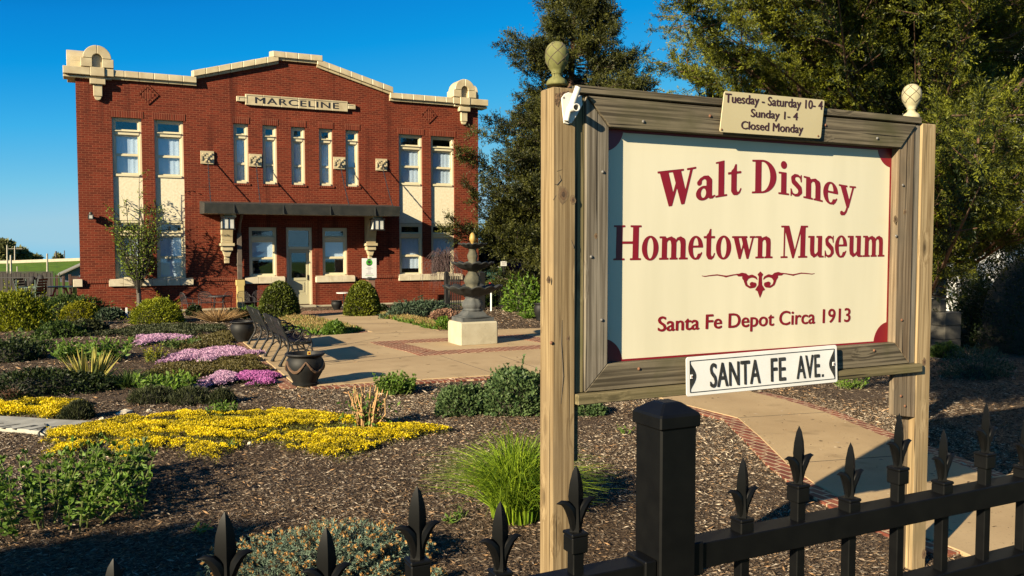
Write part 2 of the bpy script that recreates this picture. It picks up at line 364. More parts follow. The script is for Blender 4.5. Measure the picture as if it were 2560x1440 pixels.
GL = {
 'W': (1.28, [('q', [(.07,.97),(.36,.97),(.56,.24),(.49,-.01),(.38,-.01)]), ('q', [(.40,-.01),(.49,-.01),(.73,.72),(.66,.80)]), ('q', [(.50,.97),(.78,.97),(.98,.24),(.91,-.01),(.80,-.01)]), ('q', [(.82,-.01),(.91,-.01),(1.19,.97),(1.10,.97)]), ('r',0,.945,.88,1.), ('r',.98,.945,1.3,1.)]),
 'D': (.98, [('r',.12,0,.35,1), ('half',.36,.5,.56,.5,.32,.445,.34), ('r',0,0,.38,S_), ('r',0,1-S_,.38,1)]),
 'H': (1.06, [('r',.1,0,.33,1), ('r',.73,0,.96,1), ('r',.3,.47,.76,.54), ('r',0,0,.43,S_), ('r',.63,0,1.06,S_), ('r',0,1-S_,.43,1), ('r',.63,1-S_,1.06,1)]),
 'M': (1.28, [('r',.13,0,.20,1), ('q', [(.12,1),(.38,1),(.70,.17),(.60,-.01),(.55,-.01)]), ('q', [(.57,-.01),(.63,-.01),(1.0,.95),(.94,1.)]), ('r',.93,0,1.17,1), ('r',0,0,.33,S_), ('r',.83,0,1.28,S_), ('r',0,1-S_,.3,1), ('r',1.,1-S_,1.28,1)]),
 'a': (.66, [('r',.36,.1,.56,.5), ('ring',.26,.2,.26,.21,.09,.135), ('-r',.5,-.1,.7,.03), ('s',[(.12,.52,.17),(.16,.60,.10),(.28,.655,.09),(.40,.62,.14),(.46,.52,.2),(.46,.42,.2)]), ('s',[(.46,.16,.2),(.50,.06,.12),(.57,.035,.08),(.65,.07,.05)])]),
 'l': (.42, [('r',.1,0,.31,1.04), ('r',0,0,.42,S_), ('q', [(0,.985),(.12,.985),(.12,1.04),(.31,1.04),(.31,1.05),(0,1.03)])]),
 't': (.50, [('q', [(.12,.12),(.32,.12),(.32,.9),(.26,.9),(.2,.78),(.12,.72)]), ('r',0,.62,.48,.685), ('s',[(.22,.14,.2),(.25,.08,.18),(.33,.03,.1),(.42,.06,.06),(.47,.16,.05)])]),
 'i': (.42, [('r',.1,0,.31,.68), ('r',0,0,.42,S_), ('r',0,.68-S_,.2,.68), ('e',.2,.9,.12,.12)]),
 's': (.52, [('s',[(.45,.50,.05),(.41,.60,.06),(.32,.645,.075),(.20,.635,.1),(.12,.55,.15),(.15,.44,.17),(.27,.36,.17),(.39,.27,.17),(.42,.16,.15),(.34,.06,.1),(.22,.03,.075),(.11,.07,.06),(.05,.2,.05)]), ('r',.42,.46,.47,.69), ('r',.03,-.01,.08,.22)]),
 'n': (.78, [('r',.1,0,.31,.64), ('r',.48,0,.69,.48), ('r',0,.68-S_,.26,.68), ('s',[(.27,.5,.05),(.36,.61,.08),(.48,.615,.13),(.57,.53,.22),(.585,.45,.21)]), ('r',0,0,.39,S_), ('r',.41,0,.79,S_)]),
 'e': (.62, [('ring',.31,.34,.31,.355,.115,.295), ('r',.17,.345,.5,.405), ('-q', [(.31,.15),(.7,.2),(.7,.345),(.31,.345)]), ('s',[(.56,.19,.05),(.5,.09,.06),(.42,.035,.09)])]),
 'y': (.72, [('q', [(.06,.66),(.29,.66),(.48,.16),(.42,-.02),(.34,-.02)]), ('q', [(.36,-.05),(.44,-.02),(.66,.66),(.58,.66)]), ('s',[(.39,.02,.075),(.32,-.16,.08),(.24,-.235,.09),(.15,-.22,.15)]), ('r',0,.625,.37,.68), ('r',.45,.625,.73,.68)]),
 'o': (.68, [('ring',.34,.34,.33,.36,.125,.3)]),
 'm': (1.16, [('r',.1,0,.31,.64), ('r',.48,0,.69,.48), ('r',.86,0,1.07,.48), ('r',0,.68-S_,.26,.68), ('s',[(.27,.5,.05),(.36,.61,.08),(.48,.615,.13),(.57,.53,.22),(.585,.45,.21)]), ('s',[(.65,.5,.05),(.74,.61,.08),(.86,.615,.13),(.95,.53,.22),(.965,.45,.21)]), ('r',0,0,.38,S_), ('r',.42,0,.75,S_), ('r',.8,0,1.17,S_)]),
 'w': (1.04, [('q', [(.06,.66),(.28,.66),(.45,.17),(.40,-.01),(.31,-.01)]), ('q', [(.33,-.01),(.40,-.01),(.58,.5),(.52,.56)]), ('q', [(.40,.66),(.62,.66),(.80,.17),(.75,-.01),(.66,-.01)]), ('q', [(.68,-.01),(.75,-.01),(.98,.66),(.90,.66)]), ('r',0,.625,.68,.68), ('r',.78,.625,1.05,.68)]),
 'u': (.78, [('r',.1,.2,.31,.68), ('r',.48,.03,.69,.68), ('r',0,.68-S_,.2,.68), ('r',.4,.68-S_,.6,.68), ('s',[(.205,.24,.21),(.22,.15,.2),(.30,.065,.13),(.41,.075,.08),(.52,.19,.05)]), ('r',.55,0,.79,S_)]),
 ' ': (.34, []),
}
def serif_geo(s, gap=.02):
    Vs = []; Fs = []; x = 0; n = 0; cache = {}
    for ch in s:
        wd, els = GL[ch]
        if els:
            if ch not in cache: cache[ch] = loops_geo(shape_loops(els, -.05, wd+.08, -.3, 1.08))
            V, F = cache[ch]; Vs.append(V + [x, 0, 0]); Fs += [tuple(i+n for i in f) for f in F]; n += len(V)
        x += wd + gap
    return np.concatenate(Vs), Fs
def put(mb, geo, bl, br, tl, tr, cap=1., m=0, warp=None, fat=0.):
    """Lay lettering (x right, y up) on the quad bl-br-tr-tl whose left edge is one capital high."""
    V, F = geo; x0, x1 = V[:, 0].min(), V[:, 0].max(); u = ((V[:, 0]-x0)/(x1-x0))[:, None]; v = (V[:, 1]/cap)[:, None]
    bl, br, tl, tr = map(np.asarray, (bl, br, tl, tr))
    Q = bl + (br-bl)*u + ((tl-bl)*(1-u) + (tr-br)*u)*v
    if warp is not None: Q = Q + warp(Q)
    if not fat: mb.add(Q, F, m); return
    for i, (a, b) in enumerate(((-1, 0), (-.5, .7), (0, 0), (.5, -.7), (1, 0))): mb.add(Q + np.array([a*fat, -i*.00015, b*fat*.6]), F, m)

# ------------------------------------------------------------------ shared materials
def M(k): return MATS[k]
brickm('brick_wall', .205, .069, (.124, .0178, .0064), (.071, .0098, .0036), (.152, .048, .023), .0075)
brickm('brick_soldier', .205, .069, (.125, .020, .008), (.07, .011, .0045), (.165, .055, .028), .008, 'soldier', offs=0)
brickm('brick_paving', .2, .1, (.20, .062, .034), (.115, .032, .02), (.36, .26, .16), .011, 'floor', bs=.4)
brickm('brick_paving_turned', .2, .1, (.20, .062, .034), (.115, .032, .02), (.36, .26, .16), .011, 'floor_y', bs=.4)
pm('terracotta_cream', (.42, .355, .22), (.33, .265, .155), 3, .45, .05)
pm('cream_paint', (.52, .465, .31), (.48, .42, .27), 2, .4)
pm('stone_sill', (.48, .425, .31), (.39, .335, .23), 5, .7, .1)
pm('stucco', (.58, .52, .38), (.50, .44, .30), 14, .85, .35, .012)
pm('joint_dark', (0.071, 0.05325, 0.0345), None, 5, .9)
pm('canopy_metal', (.016, .018, .017), (.03, .03, .026), 4, .5, .1)
pm('black_iron', (.0065, .0065, .007), (.011, .011, .011), 20, .6, .05, spec=.3)
pm('chain_iron', (0.0213, 0.01775, 0.0207), None, 20, .6)
pm('frosted', (0.4402, 0.4402, 0.4002), (0.355, 0.355, 0.3174), 8, .3)
pm('curtain', (0.756, 0.765, 0.756), (0.702, 0.711, 0.702), 3, .9)
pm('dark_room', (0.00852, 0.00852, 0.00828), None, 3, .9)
pm('letter_black', (0.0142, 0.0142, 0.01725), None, 5, .5)
glassm('pane_glass')
def concrete(name, c1, c2, sc=.35):
    m, t, b = nodes(name); b.inputs['Roughness'].default_value = .9; b.inputs['Specular IOR Level'].default_value = .15
    tc = N(t, 'ShaderNodeTexCoord'); n1 = N(t, 'ShaderNodeTexNoise', Scale=sc*2, Detail=8., Roughness=.6); n2 = N(t, 'ShaderNodeTexNoise', Scale=38., Detail=4.); n3 = N(t, 'ShaderNodeTexNoise', Scale=2.1, Detail=7.)
    mp = N(t, 'ShaderNodeMapping'); mp.inputs['Scale'].default_value = (1.2, 9, 1); L(t, tc.outputs['Object'], mp.inputs[0]); n4 = N(t, 'ShaderNodeTexNoise', Scale=3., Detail=4.); L(t, mp.outputs[0], n4.inputs['Vector'])
    for n in (n1, n2, n3): L(t, tc.outputs['Object'], n.inputs['Vector'])
    c = mix(t, ramp(t, n1.outputs[0], .35, .65), c1, c2); c = mix(t, ramp(t, n3.outputs[0], .6, .78), c, [x*.62 for x in c2]); c = mix(t, ramp(t, n2.outputs[0], .62, .75), c, [x*.7 for x in c2])
    c = mix(t, ramp(t, n4.outputs[0], .6, .75), c, [x*.85 for x in c1])
    L(t, c, b.inputs['Base Color']); bump(t, b, n2.outputs[0], .25, .004); return m
concrete('paving_concrete', (.365, .265, .148), (.285, .20, .108))
concrete('pedestal_concrete', (0.3436, 0.3103, 0.2263), (0.2883, 0.2549, 0.1773), 1.5)
def groundm():
    m, t, b = nodes('mulch_soil'); b.inputs['Roughness'].default_value = .95; b.inputs['Specular IOR Level'].default_value = .1
    tc = N(t, 'ShaderNodeTexCoord')
    n1 = N(t, 'ShaderNodeTexNoise', Scale=.7, Detail=5.); n2 = N(t, 'ShaderNodeTexNoise', Scale=22., Detail=8., Roughness=.7); v = N(t, 'ShaderNodeTexVoronoi', Scale=34.)
    mp = N(t, 'ShaderNodeMapping'); mp.inputs['Scale'].default_value = (1, 1.7, 1); L(t, tc.outputs['Object'], mp.inputs[0])
    L(t, tc.outputs['Object'], n1.inputs[0]); L(t, tc.outputs['Object'], n2.inputs[0]); L(t, mp.outputs[0], v.inputs[0])
    c = mix(t, ramp(t, n1.outputs[0], .35, .65), (.062, .040, .025), (.085, .060, .042)); c = mix(t, ramp(t, n2.outputs[0], .45, .65), c, (.03, .019, .012))
    c = mix(t, ramp(t, v.outputs['Color'], .6, .95), c, (.16, .115, .075)); L(t, c, b.inputs['Base Color'])
    ad = N(t, 'ShaderNodeMath', operation='ADD'); L(t, n2.outputs[0], ad.inputs[0]); L(t, v.outputs['Distance'], ad.inputs[1]); bump(t, b, ad.outputs[0], .9, .03); return m
groundm()
pm('lawn', (.075, .13, .010), (.05, .09, .008), .5, .95, .2, .05, spec=.1)
pm('road_asphalt', (0.0639, 0.0639, 0.06555), (0.0426, 0.0426, 0.0414), 2, .9)

# ------------------------------------------------------------------ the setting: ground, paving
def ground_sheet():
    vs = []; rings = [0, 6, 12, 20, 30, 40, 50, 60, 80, 110, 160, 240, 400, 700, 1300]; n = 48; fs = []
    for r in rings:
        z = -.012 if r <= 45 else -.012 - .021*(r-45)
        for j in range(n): a = 2*math.pi*j/n; vs.append((r*math.sin(a), r*math.cos(a), z))
    for i in range(len(rings)-1):
        for j in range(n): fs.append((i*n+j, i*n+(j+1) % n, (i+1)*n+(j+1) % n, (i+1)*n+j))
    return MB().add(vs, fs)
struct(ground_sheet().build('ground', M('lawn'), recalc=False))
gb = MB(); gb.prism([(-14, -3), (34, -3), (34, 26), (11.2, 28.9), (11.2, 36), (-14, 36)], 'z', -.05, -.004); struct(gb.build('garden_soil', M('mulch_soil')))
def sheet(name, pts, z0, z1, mat, bev=0):
    return struct(MB().prism([(p[0], p[1]) for p in pts], 'z', z0, z1).build(name, mat, bevel=bev))
g2 = lambda x, y: G(x, y)[:2]
pl = [(2.92, 13.12), (6.9, 12.72), (9.6, 12.5), (10.9, 19.3), tuple(g2(1100, 830)), tuple(g2(930, 833)), (5.0, 20.1), tuple(g2(770, 846)), (3.2, 20.35)]
PLAZA = pl
sheet('plaza_paving', pl, -.05, .03, M('paving_concrete'), .008)
wk = [tuple(g2(932, 832.5)), tuple(g2(1098, 829.5)), tuple(g2(985, 801)), tuple(g2(905, 783)), tuple(g2(772, 790)), tuple(g2(862, 813))]
sheet('walkway_to_door', wk, -.05, .026, M('paving_concrete'), .006)
def edging(name, line, wdt, z1, mat, side=1, z0=-.05):
    p = [np.array(q[:2]) for q in line]; off = []
    for i in range(len(p)):
        d = p[min(i+1, len(p)-1)] - p[max(i-1, 0)]; d = d/np.linalg.norm(d); off.append(p[i] + np.array([-d[1], d[0]])*wdt*side)
    return struct(MB().prism([tuple(a) for a in p] + [tuple(a) for a in off[::-1]], 'z', z0, z1).build(name, mat))
EDGES = [edging('brick_edging', [(2.9, 13.08), (3.18, 20.3)], .22, .02, M('brick_paving'), 1),
         edging('brick_edging', [(3.1, 13.06), (6.9, 12.68), (9.6, 12.45)], .22, .02, M('brick_paving_turned'), -1),
         edging('brick_edging', [g2(930, 834), g2(860, 814), g2(768, 790.5)], .2, .018, M('brick_paving_turned'), 1),
         edging('brick_edging', [g2(1101, 829), g2(987, 800.5), g2(907, 782.5)], .2, .018, M('brick_paving_turned'), -1)]
sheet('brick_landing', [tuple(g2(745, 789)), tuple(g2(905, 782.3)), tuple(g2(880, 775.5)), tuple(g2(760, 779))], -.05, .02, M('brick_paving'))
fA, fB = g2(925, 858.5), g2(1050, 893.5)       # brick ring let into the plaza round the fountain
ringL = np.linalg.norm(fB-fA); u1 = (fB-fA)/ringL; u2 = np.array([-u1[1], u1[0]])
def ring_strip(a, b, wd):
    d = (b-a)/np.linalg.norm(b-a); nn = np.array([-d[1], d[0]]); q = [a, b, b+nn*wd, a+nn*wd]
    return [tuple(x) for x in q]
RS = 3.75; RW = .56
c1_, c2_ = np.array(fB), np.array(fB) + np.array([1, -.02])*RS; c4_ = np.array(fA); c3_ = c4_ + np.array([1, -.02])*RS
for a, b, mt in ((c1_, c2_, 'brick_paving_turned'), (c3_, c4_, 'brick_paving_turned'), (c4_-[0, RW+.002], c1_+[0, RW+.002], 'brick_paving'), (c2_+[0, RW+.002], c3_-[0, RW+.002], 'brick_paving')):
    sheet('brick_inlay', ring_strip(a, b, RW), .02, .035, M(mt))
jm = M('joint_dark')
for a, b in (((2.95, 15.0), g2(1048, 893)), (g2(1100, 893), g2(1235, 938)), (g2(935, 838), g2(1113, 829)), (g2(880, 812), g2(1040, 812)), (g2(800, 796), g2(935, 791)), (g2(790, 880), g2(950, 848)), ((2.96, 18.1), g2(925, 858.5)), (g2(1250, 893), g2(1345, 925))):
    a = np.array(a[:2]); b = np.array(b[:2]); d = (b-a)/np.linalg.norm(b-a); nn = np.array([-d[1], d[0]])*.006
    sheet('paving_joint', [tuple(a-nn), tuple(b-nn), tuple(b+nn), tuple(a+nn)], .02, .0325, jm)
# path that leaves the plaza under the sign and bends to the pavement along the fence
pL = [(8.3, 12.6), g2(1660, 1003), g2(1845, 1050), g2(1900, 1098), g2(1968, 1166), g2(2035, 1215), g2(2120, 1262), g2(2230, 1318), g2(2400, 1386), g2(2540, 1452), g2(2800, 1540)]
pR = [(9.9, 12.45), g2(1885, 986), g2(1960, 1003), g2(2065, 1036), g2(2215, 1098), g2(2330, 1140), g2(2480, 1199), g2(2700, 1160)]
PATH = [tuple(p[:2]) for p in pL] + [tuple(g2(3100, 1300))] + [tuple(p[:2]) for p in pR[::-1]]
sheet('garden_path', PATH, -.05, .028, M('paving_concrete'), .006)
EDGES += [edging('brick_edging', pL[1:9], .2, .02, M('brick_paving_turned'), -1), edging('brick_edging', pR[1:7], .2, .02, M('brick_paving_turned'), 1)]
for a, b in ((pL[2], pR[3]), (pL[4], pR[5]),(pL[7], pR[6])):
    a = np.array(a[:2]); b = np.array(b[:2]); d = (b-a)/np.linalg.norm(b-a); nn = np.array([-d[1], d[0]])*.006
    sheet('paving_joint', [tuple(a-nn), tuple(b-nn), tuple(b+nn), tuple(a+nn)], .02, .0305, jm)

# ------------------------------------------------------------------ the brick depot
YB = 30.
def X(x, y): return P(x, y, YB)[0]
def Zf(x, y): return P(x, y, YB)[2]
BW, ZW, ZP = 13.57, 7.0, 7.3
bld = thing('depot_building', 'two-storey red brick depot with cream windows, stepped parapet and dark canopy', 'building', (6.78, YB, 0))
bays = [(.99, 1.85), (2.22, 3.10), (10.42, 11.335), (11.66, 12.60)]
talls = []
for xa, ya, xb in ((582, 308, 622), (656, 314, 692), (727, 318, 763), (797, 322, 832), (865, 326, 896)): talls.append((X(xa, ya), X(xb, ya)))
tw = sum(b-a for a, b in talls)/5; talls = [((a+b)/2-tw/2, (a+b)/2+tw/2) for a, b in talls]
OP = [(a, b, 1.0, 6.15) for a, b in bays] + [(a, b, 4.2, 6.18) for a, b in talls]
d1 = (X(622, 570), X(692, 570)); dd = (X(715, 570), X(781, 600)); d2 = (X(806, 570), X(869, 600))
OP += [(d1[0], d1[1], 1.0, 2.74), (dd[0], dd[1], .06, 2.74), (d2[0], d2[1], 1.0, 2.74)]
def wall_holes(mb, x0, x1, z0, z1, y, ops, depth):
    xs = sorted({x0, x1} | {o[0] for o in ops} | {o[1] for o in ops}); zs = sorted({z0, z1} | {o[2] for o in ops} | {o[3] for o in ops})
    for xa, xb in zip(xs[:-1], xs[1:]):
        run = None
        for za, zb in zip(zs[:-1], zs[1:]):
            hole = any(o[0]-1e-6 < (xa+xb)/2 < o[1] and o[2] < (za+zb)/2 < o[3] for o in ops)
            if not hole: mb.add([(xa,y,za),(xb,y,za),(xb,y,zb),(xa,y,zb)], [(0,1,2,3)])
    for a, b, c, d in ops:
        mb.add([(a,y,c),(a,y+depth,c),(a,y+depth,d),(a,y,d)], [(0,1,2,3)]); mb.add([(b,y,c),(b,y+depth,c),(b,y+depth,d),(b,y,d)], [(3,2,1,0)])
        mb.add([(a,y,d),(a,y+depth,d),(b,y+depth,d),(b,y,d)], [(0,1,2,3)]); mb.add([(a,y,c),(a,y+depth,c),(b,y+depth,c),(b,y,c)], [(3,2,1,0)])
wb = MB(); wall_holes(wb, 0, BW, 0, ZW, YB, OP, .3)
# parapet gable outline (x, z)
cA = (0.0, 7.28); cA1 = (X(470, 200), 7.33)
par = [(0, 7.33), (3.42, 7.33), (3.42, 7.55), (6.02, 8.28), (6.02, 8.42), (7.58, 8.42), (7.58, 8.28), (10.15, 7.55), (10.15, 7.33), (BW, 7.33)]
wb.prism([(0, ZW), (BW, ZW)] + par[::-1], 'y', YB, YB+.4)
wb.add([(0,YB,0),(0,YB+9,0),(0,YB+9,ZW+.33),(0,YB,ZW+.33)], [(0,1,2,3)]); wb.add([(BW,YB,0),(BW,YB+9,0),(BW,YB+9,ZW+.33),(BW,YB,ZW+.33)], [(3,2,1,0)]); wb.add([(0,YB+9,0),(BW,YB+9,0),(BW,YB+9,ZW+.33),(0,YB+9,ZW+.33)], [(0,1,2,3)])
wb.build('wall', M('brick_wall'), bld, recalc=False)
rb = MB(); rb.box(.02, BW-.02, YB+.42, YB+8.95, 6.6, 6.75); rb.box(.02, BW-.02, YB+.35, YB+8.95, 3.3, 3.5); rb.box(.3, BW-.3, YB+4, YB+4.1, .1, 6.6); rb.build('roof', M('dark_room'), bld)
# base course, stepped brick band, corner stones
def spans(ops, x0, x1):
    xs = x0; out = []
    for a, b in sorted(ops): out.append((xs, a)); xs = b
    return out + [(xs, x1)]
bb = MB(); doorspan = [(dd[0]-.06, dd[1]+.06)]
for a, b in spans(doorspan, -.1, BW+.1): bb.box(a, b, YB-.1, YB-.002, -.04, .835)
bb.box(-.1, -.002, YB-.002, YB+9, -.04, .835); bb.box(BW+.002, BW+.1, YB-.002, YB+9, -.04, .835)
bb.build('base_course', M('brick_wall'), bld)
sills = [(X(272, 710), X(483, 708)), (X(611, 705), dd[0]-.08), (dd[1]+.08, X(885, 700)), (X(994, 700), 12.85)]
for a, b in spans(sills + doorspan, -.12, BW+.12):
    if b-a > .2: MB().box(a+.003, b-.003, YB-.09, YB-.002, .835, .95).box(a+.003, b-.003, YB-.125, YB-.002, .95, 1.07).build('brick_band', M('brick_soldier'), bld)
for a, b in sills:
    q = MB(); n = max(2, round((b-a)/.45)); 
    for i in range(n): q.box(a+(b-a)*i/n+.004, a+(b-a)*(i+1)/n-.004, YB-.17, YB-.003, .84, 1.03); 
    for i in range(n): q.add([(a+(b-a)*i/n+.004, YB-.17, 1.03), (a+(b-a)*(i+1)/n-.004, YB-.17, 1.03), (a+(b-a)*(i+1)/n-.004, YB+.12, 1.09), (a+(b-a)*i/n+.004, YB+.12, 1.09)], [(0,1,2,3)])
    q.build('sill', M('stone_sill'), bld, bevel=.006)
for xx in (-.2, BW-.06): MB().box(xx, xx+.26, YB-.19, YB+.16, .85, 1.08).build('corner_stone', M('stone_sill'), bld, bevel=.01)
MB().box(-.14, BW+.14, YB-.16, YB-.003, -.04, .05).build('foundation_ledge', M('pedestal_concrete'), bld)
def lintel(*bx):
    k = MB()
    for q in bx: k.box(*q)
    k.build('lintel', M('brick_soldier'), bld)
for a, b in bays: lintel((a-.05, b+.05, YB-.014, YB+.1, 6.15, 6.37))
for a, b in talls:
    lintel((a-.03, b+.03, YB-.014, YB+.1, 6.18, 6.40)); MB().box(a-.03, b+.03, YB-.03, YB+.1, 4.13, 4.2).build('brick_sill', M('brick_soldier'), bld)
for a, b in (d1, dd, d2): lintel((a-.03, b+.03, YB-.014, YB+.1, 2.74, 2.96))
def window(x0, x1, z0, z1, tr=.25, blind=1., curt=True, meet=.5, hasbar=True):
    ya, yb = YB+.09, YB+.2; c = .075; t = MB()
    t.box(x0, x0+c, ya, yb, z0, z1); t.box(x1-c, x1, ya, yb, z0, z1); t.box(x0+c, x1-c, ya, yb, z1-c, z1); t.box(x0+c, x1-c, ya-.05, yb, z0, z0+c)
    zt = z1 - (z1-z0)*tr; t.box(x0+c, x1-c, ya-.012, yb, zt-.07, zt+.05); t.box(x0+c-.01, x1-c+.01, ya-.05, yb, zt+.03, zt+.06)
    wn = t.build('window', M('cream_paint'), bld, bevel=.006)
    s = MB(); e = .045; sa, sb_ = YB+.125, YB+.18; i0, i1 = x0+c, x1-c
    def fr(za, zb, yo=0):
        s.box(i0, i0+e, sa+yo, sb_+yo, za, zb); s.box(i1-e, i1, sa+yo, sb_+yo, za, zb); s.box(i0+e, i1-e, sa+yo, sb_+yo, zb-e, zb); s.box(i0+e, i1-e, sa+yo, sb_+yo, za, za+e)
    fr(zt+.06, z1-c); zm = z0+c + (zt-.07-z0-c)*meet; fr(zm-.012, zt-.07, .005); fr(z0+c, zm, -.012)
    s.build('sash', M('cream_paint'), wn)
    g = MB(); g.box(i0+.02, i1-.02, YB+.15, YB+.153, zt+.08, z1-c-.02); g.build('pane', M('pane_glass'), wn)
    g = MB(); g.box(i0+.02, i1-.02, YB+.155, YB+.158, zm+.02, zt-.09); g.build('pane', M('pane_glass'), wn)
    g = MB(); g.box(i0+.02, i1-.02, YB+.14, YB+.143, z0+c+.02, zm-.02); g.build('pane', M('pane_glass'), wn)
    if blind:
        zz = zt - (zt-z0-c)*blind; n = 14; k = MB()
        vs = [(i0 + (i1-i0)*i/n, YB+.205 + (.012*math.sin(i*2.2+x0*7) if curt else .003*math.sin(i)), z) for z in (zz, zt) for i in range(n+1)]
        k.add(vs, [(i, i+1, n+2+i, n+1+i) for i in range(n)]); k.build('curtain' if curt else 'blind', M('curtain'), wn, smooth=True, recalc=False)
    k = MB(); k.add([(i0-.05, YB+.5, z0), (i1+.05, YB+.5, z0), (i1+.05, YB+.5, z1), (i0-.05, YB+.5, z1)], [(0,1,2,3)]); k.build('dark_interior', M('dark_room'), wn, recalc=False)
    return wn
for i, (a, b) in enumerate(bays):
    window(a, b, 4.31, 6.15, .25, 1.); window(a, b, 1.0, 2.92, .22, (1., .97, .86, .55)[i])
    sp = MB(); n = 10; sp.box(a, b, YB+.075, YB+.2, 2.93, 4.30); sp.build('spandrel', M('stucco'), bld)
for a, b in talls: window(a, b, 4.2, 6.18, .21, 1., False, .42)
for a, b in (d1, d2): window(a, b, 1.04, 2.74, .23, .6, False)
# entrance door
dr = thing_door = MB(); x0, x1 = dd; ya = YB+.1
for q in ((x0, x0+.09, .06, 2.74), (x1-.09, x1, .06, 2.74), (x0+.09, x1-.09, 2.64, 2.74), (x0+.09, x1-.09, 1.98, 2.08)): dr.box(q[0], q[1], ya-.02, ya+.1, q[2], q[3])
door = dr.build('door', M('cream_paint'), bld, bevel=.006)
lf = MB(); a, b = x0+.1, x1-.1
pm('door_paint', (0.355, 0.3266, 0.207), (0.3266, 0.2982, 0.1863), 2, .45)
lf.box(a, a+.1, ya+.02, ya+.06, .08, 1.97); lf.box(b-.1, b, ya+.02, ya+.06, .08, 1.97); lf.box(a+.1, b-.1, ya+.02, ya+.06, 1.86, 1.97); lf.box(a+.1, b-.1, ya+.02, ya+.06, .9, 1.0); lf.box(a+.1, b-.1, ya+.02, ya+.06, .08, .42); lf.box(a+.1, b-.1, ya+.035, ya+.055, .42, .9)
lf.box(a+.16, b-.16, ya+.025, ya+.05, .5, .84)
lf.build('door_leaf', M('door_paint'), door, bevel=.005)
MB().box(a+.1, b-.1, ya+.038, ya+.042, 1.0, 1.86).build('pane', M('pane_glass'), door); MB().box(x0+.09, x1-.09, ya+.05, ya+.054, 2.08, 2.64).build('pane', M('pane_glass'), door)
MB().box(b-.07, b-.03, ya-.03, ya+.02, .92, 1.1).build('handle', M('black_iron'), door, bevel=.004)
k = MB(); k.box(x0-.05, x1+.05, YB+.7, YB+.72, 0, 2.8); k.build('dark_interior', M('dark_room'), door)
MB().box(x0-.05, x1+.05, YB-.28, YB+.1, -.04, .06).build('doorstep', M('pedestal_concrete'), bld, bevel=.01)
# coping of cream terracotta blocks along the parapet
def coping(pts_lo, pts_hi, n, endl=0, endr=0):
    (xa, za), (xb, zb) = pts_lo, pts_hi; q = MB(); n2 = MB()
    for i in range(n):
        f0, f1 = i/n, (i+1)/n; e = .006
        p0 = (xa+(xb-xa)*f0+e, za+(zb-za)*f0); p1 = (xa+(xb-xa)*f1-e, za+(zb-za)*f1)
        q.add([(p0[0], YB-.17, p0[1]), (p1[0], YB-.17, p1[1]), (p1[0], YB+.55, p1[1]), (p0[0], YB+.55, p0[1]), (p0[0], YB-.15, p0[1]+.2), (p1[0], YB-.15, p1[1]+.2), (p1[0], YB+.5, p1[1]+.3), (p0[0], YB+.5, p0[1]+.3)],
              [(3,2,1,0),(4,5,6,7),(0,1,5,4),(1,2,6,5),(2,3,7,6),(3,0,4,7)])
        n2.add([(p0[0], YB-.09, p0[1]-.08), (p1[0], YB-.09, p1[1]-.08), (p1[0], YB+.45, p1[1]-.08), (p0[0], YB+.45, p0[1]-.08), (p0[0], YB-.11, p0[1]-.002), (p1[0], YB-.11, p1[1]-.002), (p1[0], YB+.45, p1[1]-.002), (p0[0], YB+.45, p0[1]-.002)],
              [(3,2,1,0),(4,5,6,7),(0,1,5,4),(1,2,6,5),(2,3,7,6),(3,0,4,7)])
    o = q.build('coping', M('terracotta_cream'), bld, bevel=.012); n2.build('moulding', M('terracotta_cream'), o)
coping((.95, 7.38), (3.52, 7.38), 6); coping((3.42, 7.58), (6.15, 8.33), 7); coping((5.95, 8.45), (7.64, 8.45), 4); coping((7.45, 8.33), (10.18, 7.58), 7); coping((10.06, 7.38), (12.62, 7.38), 6)
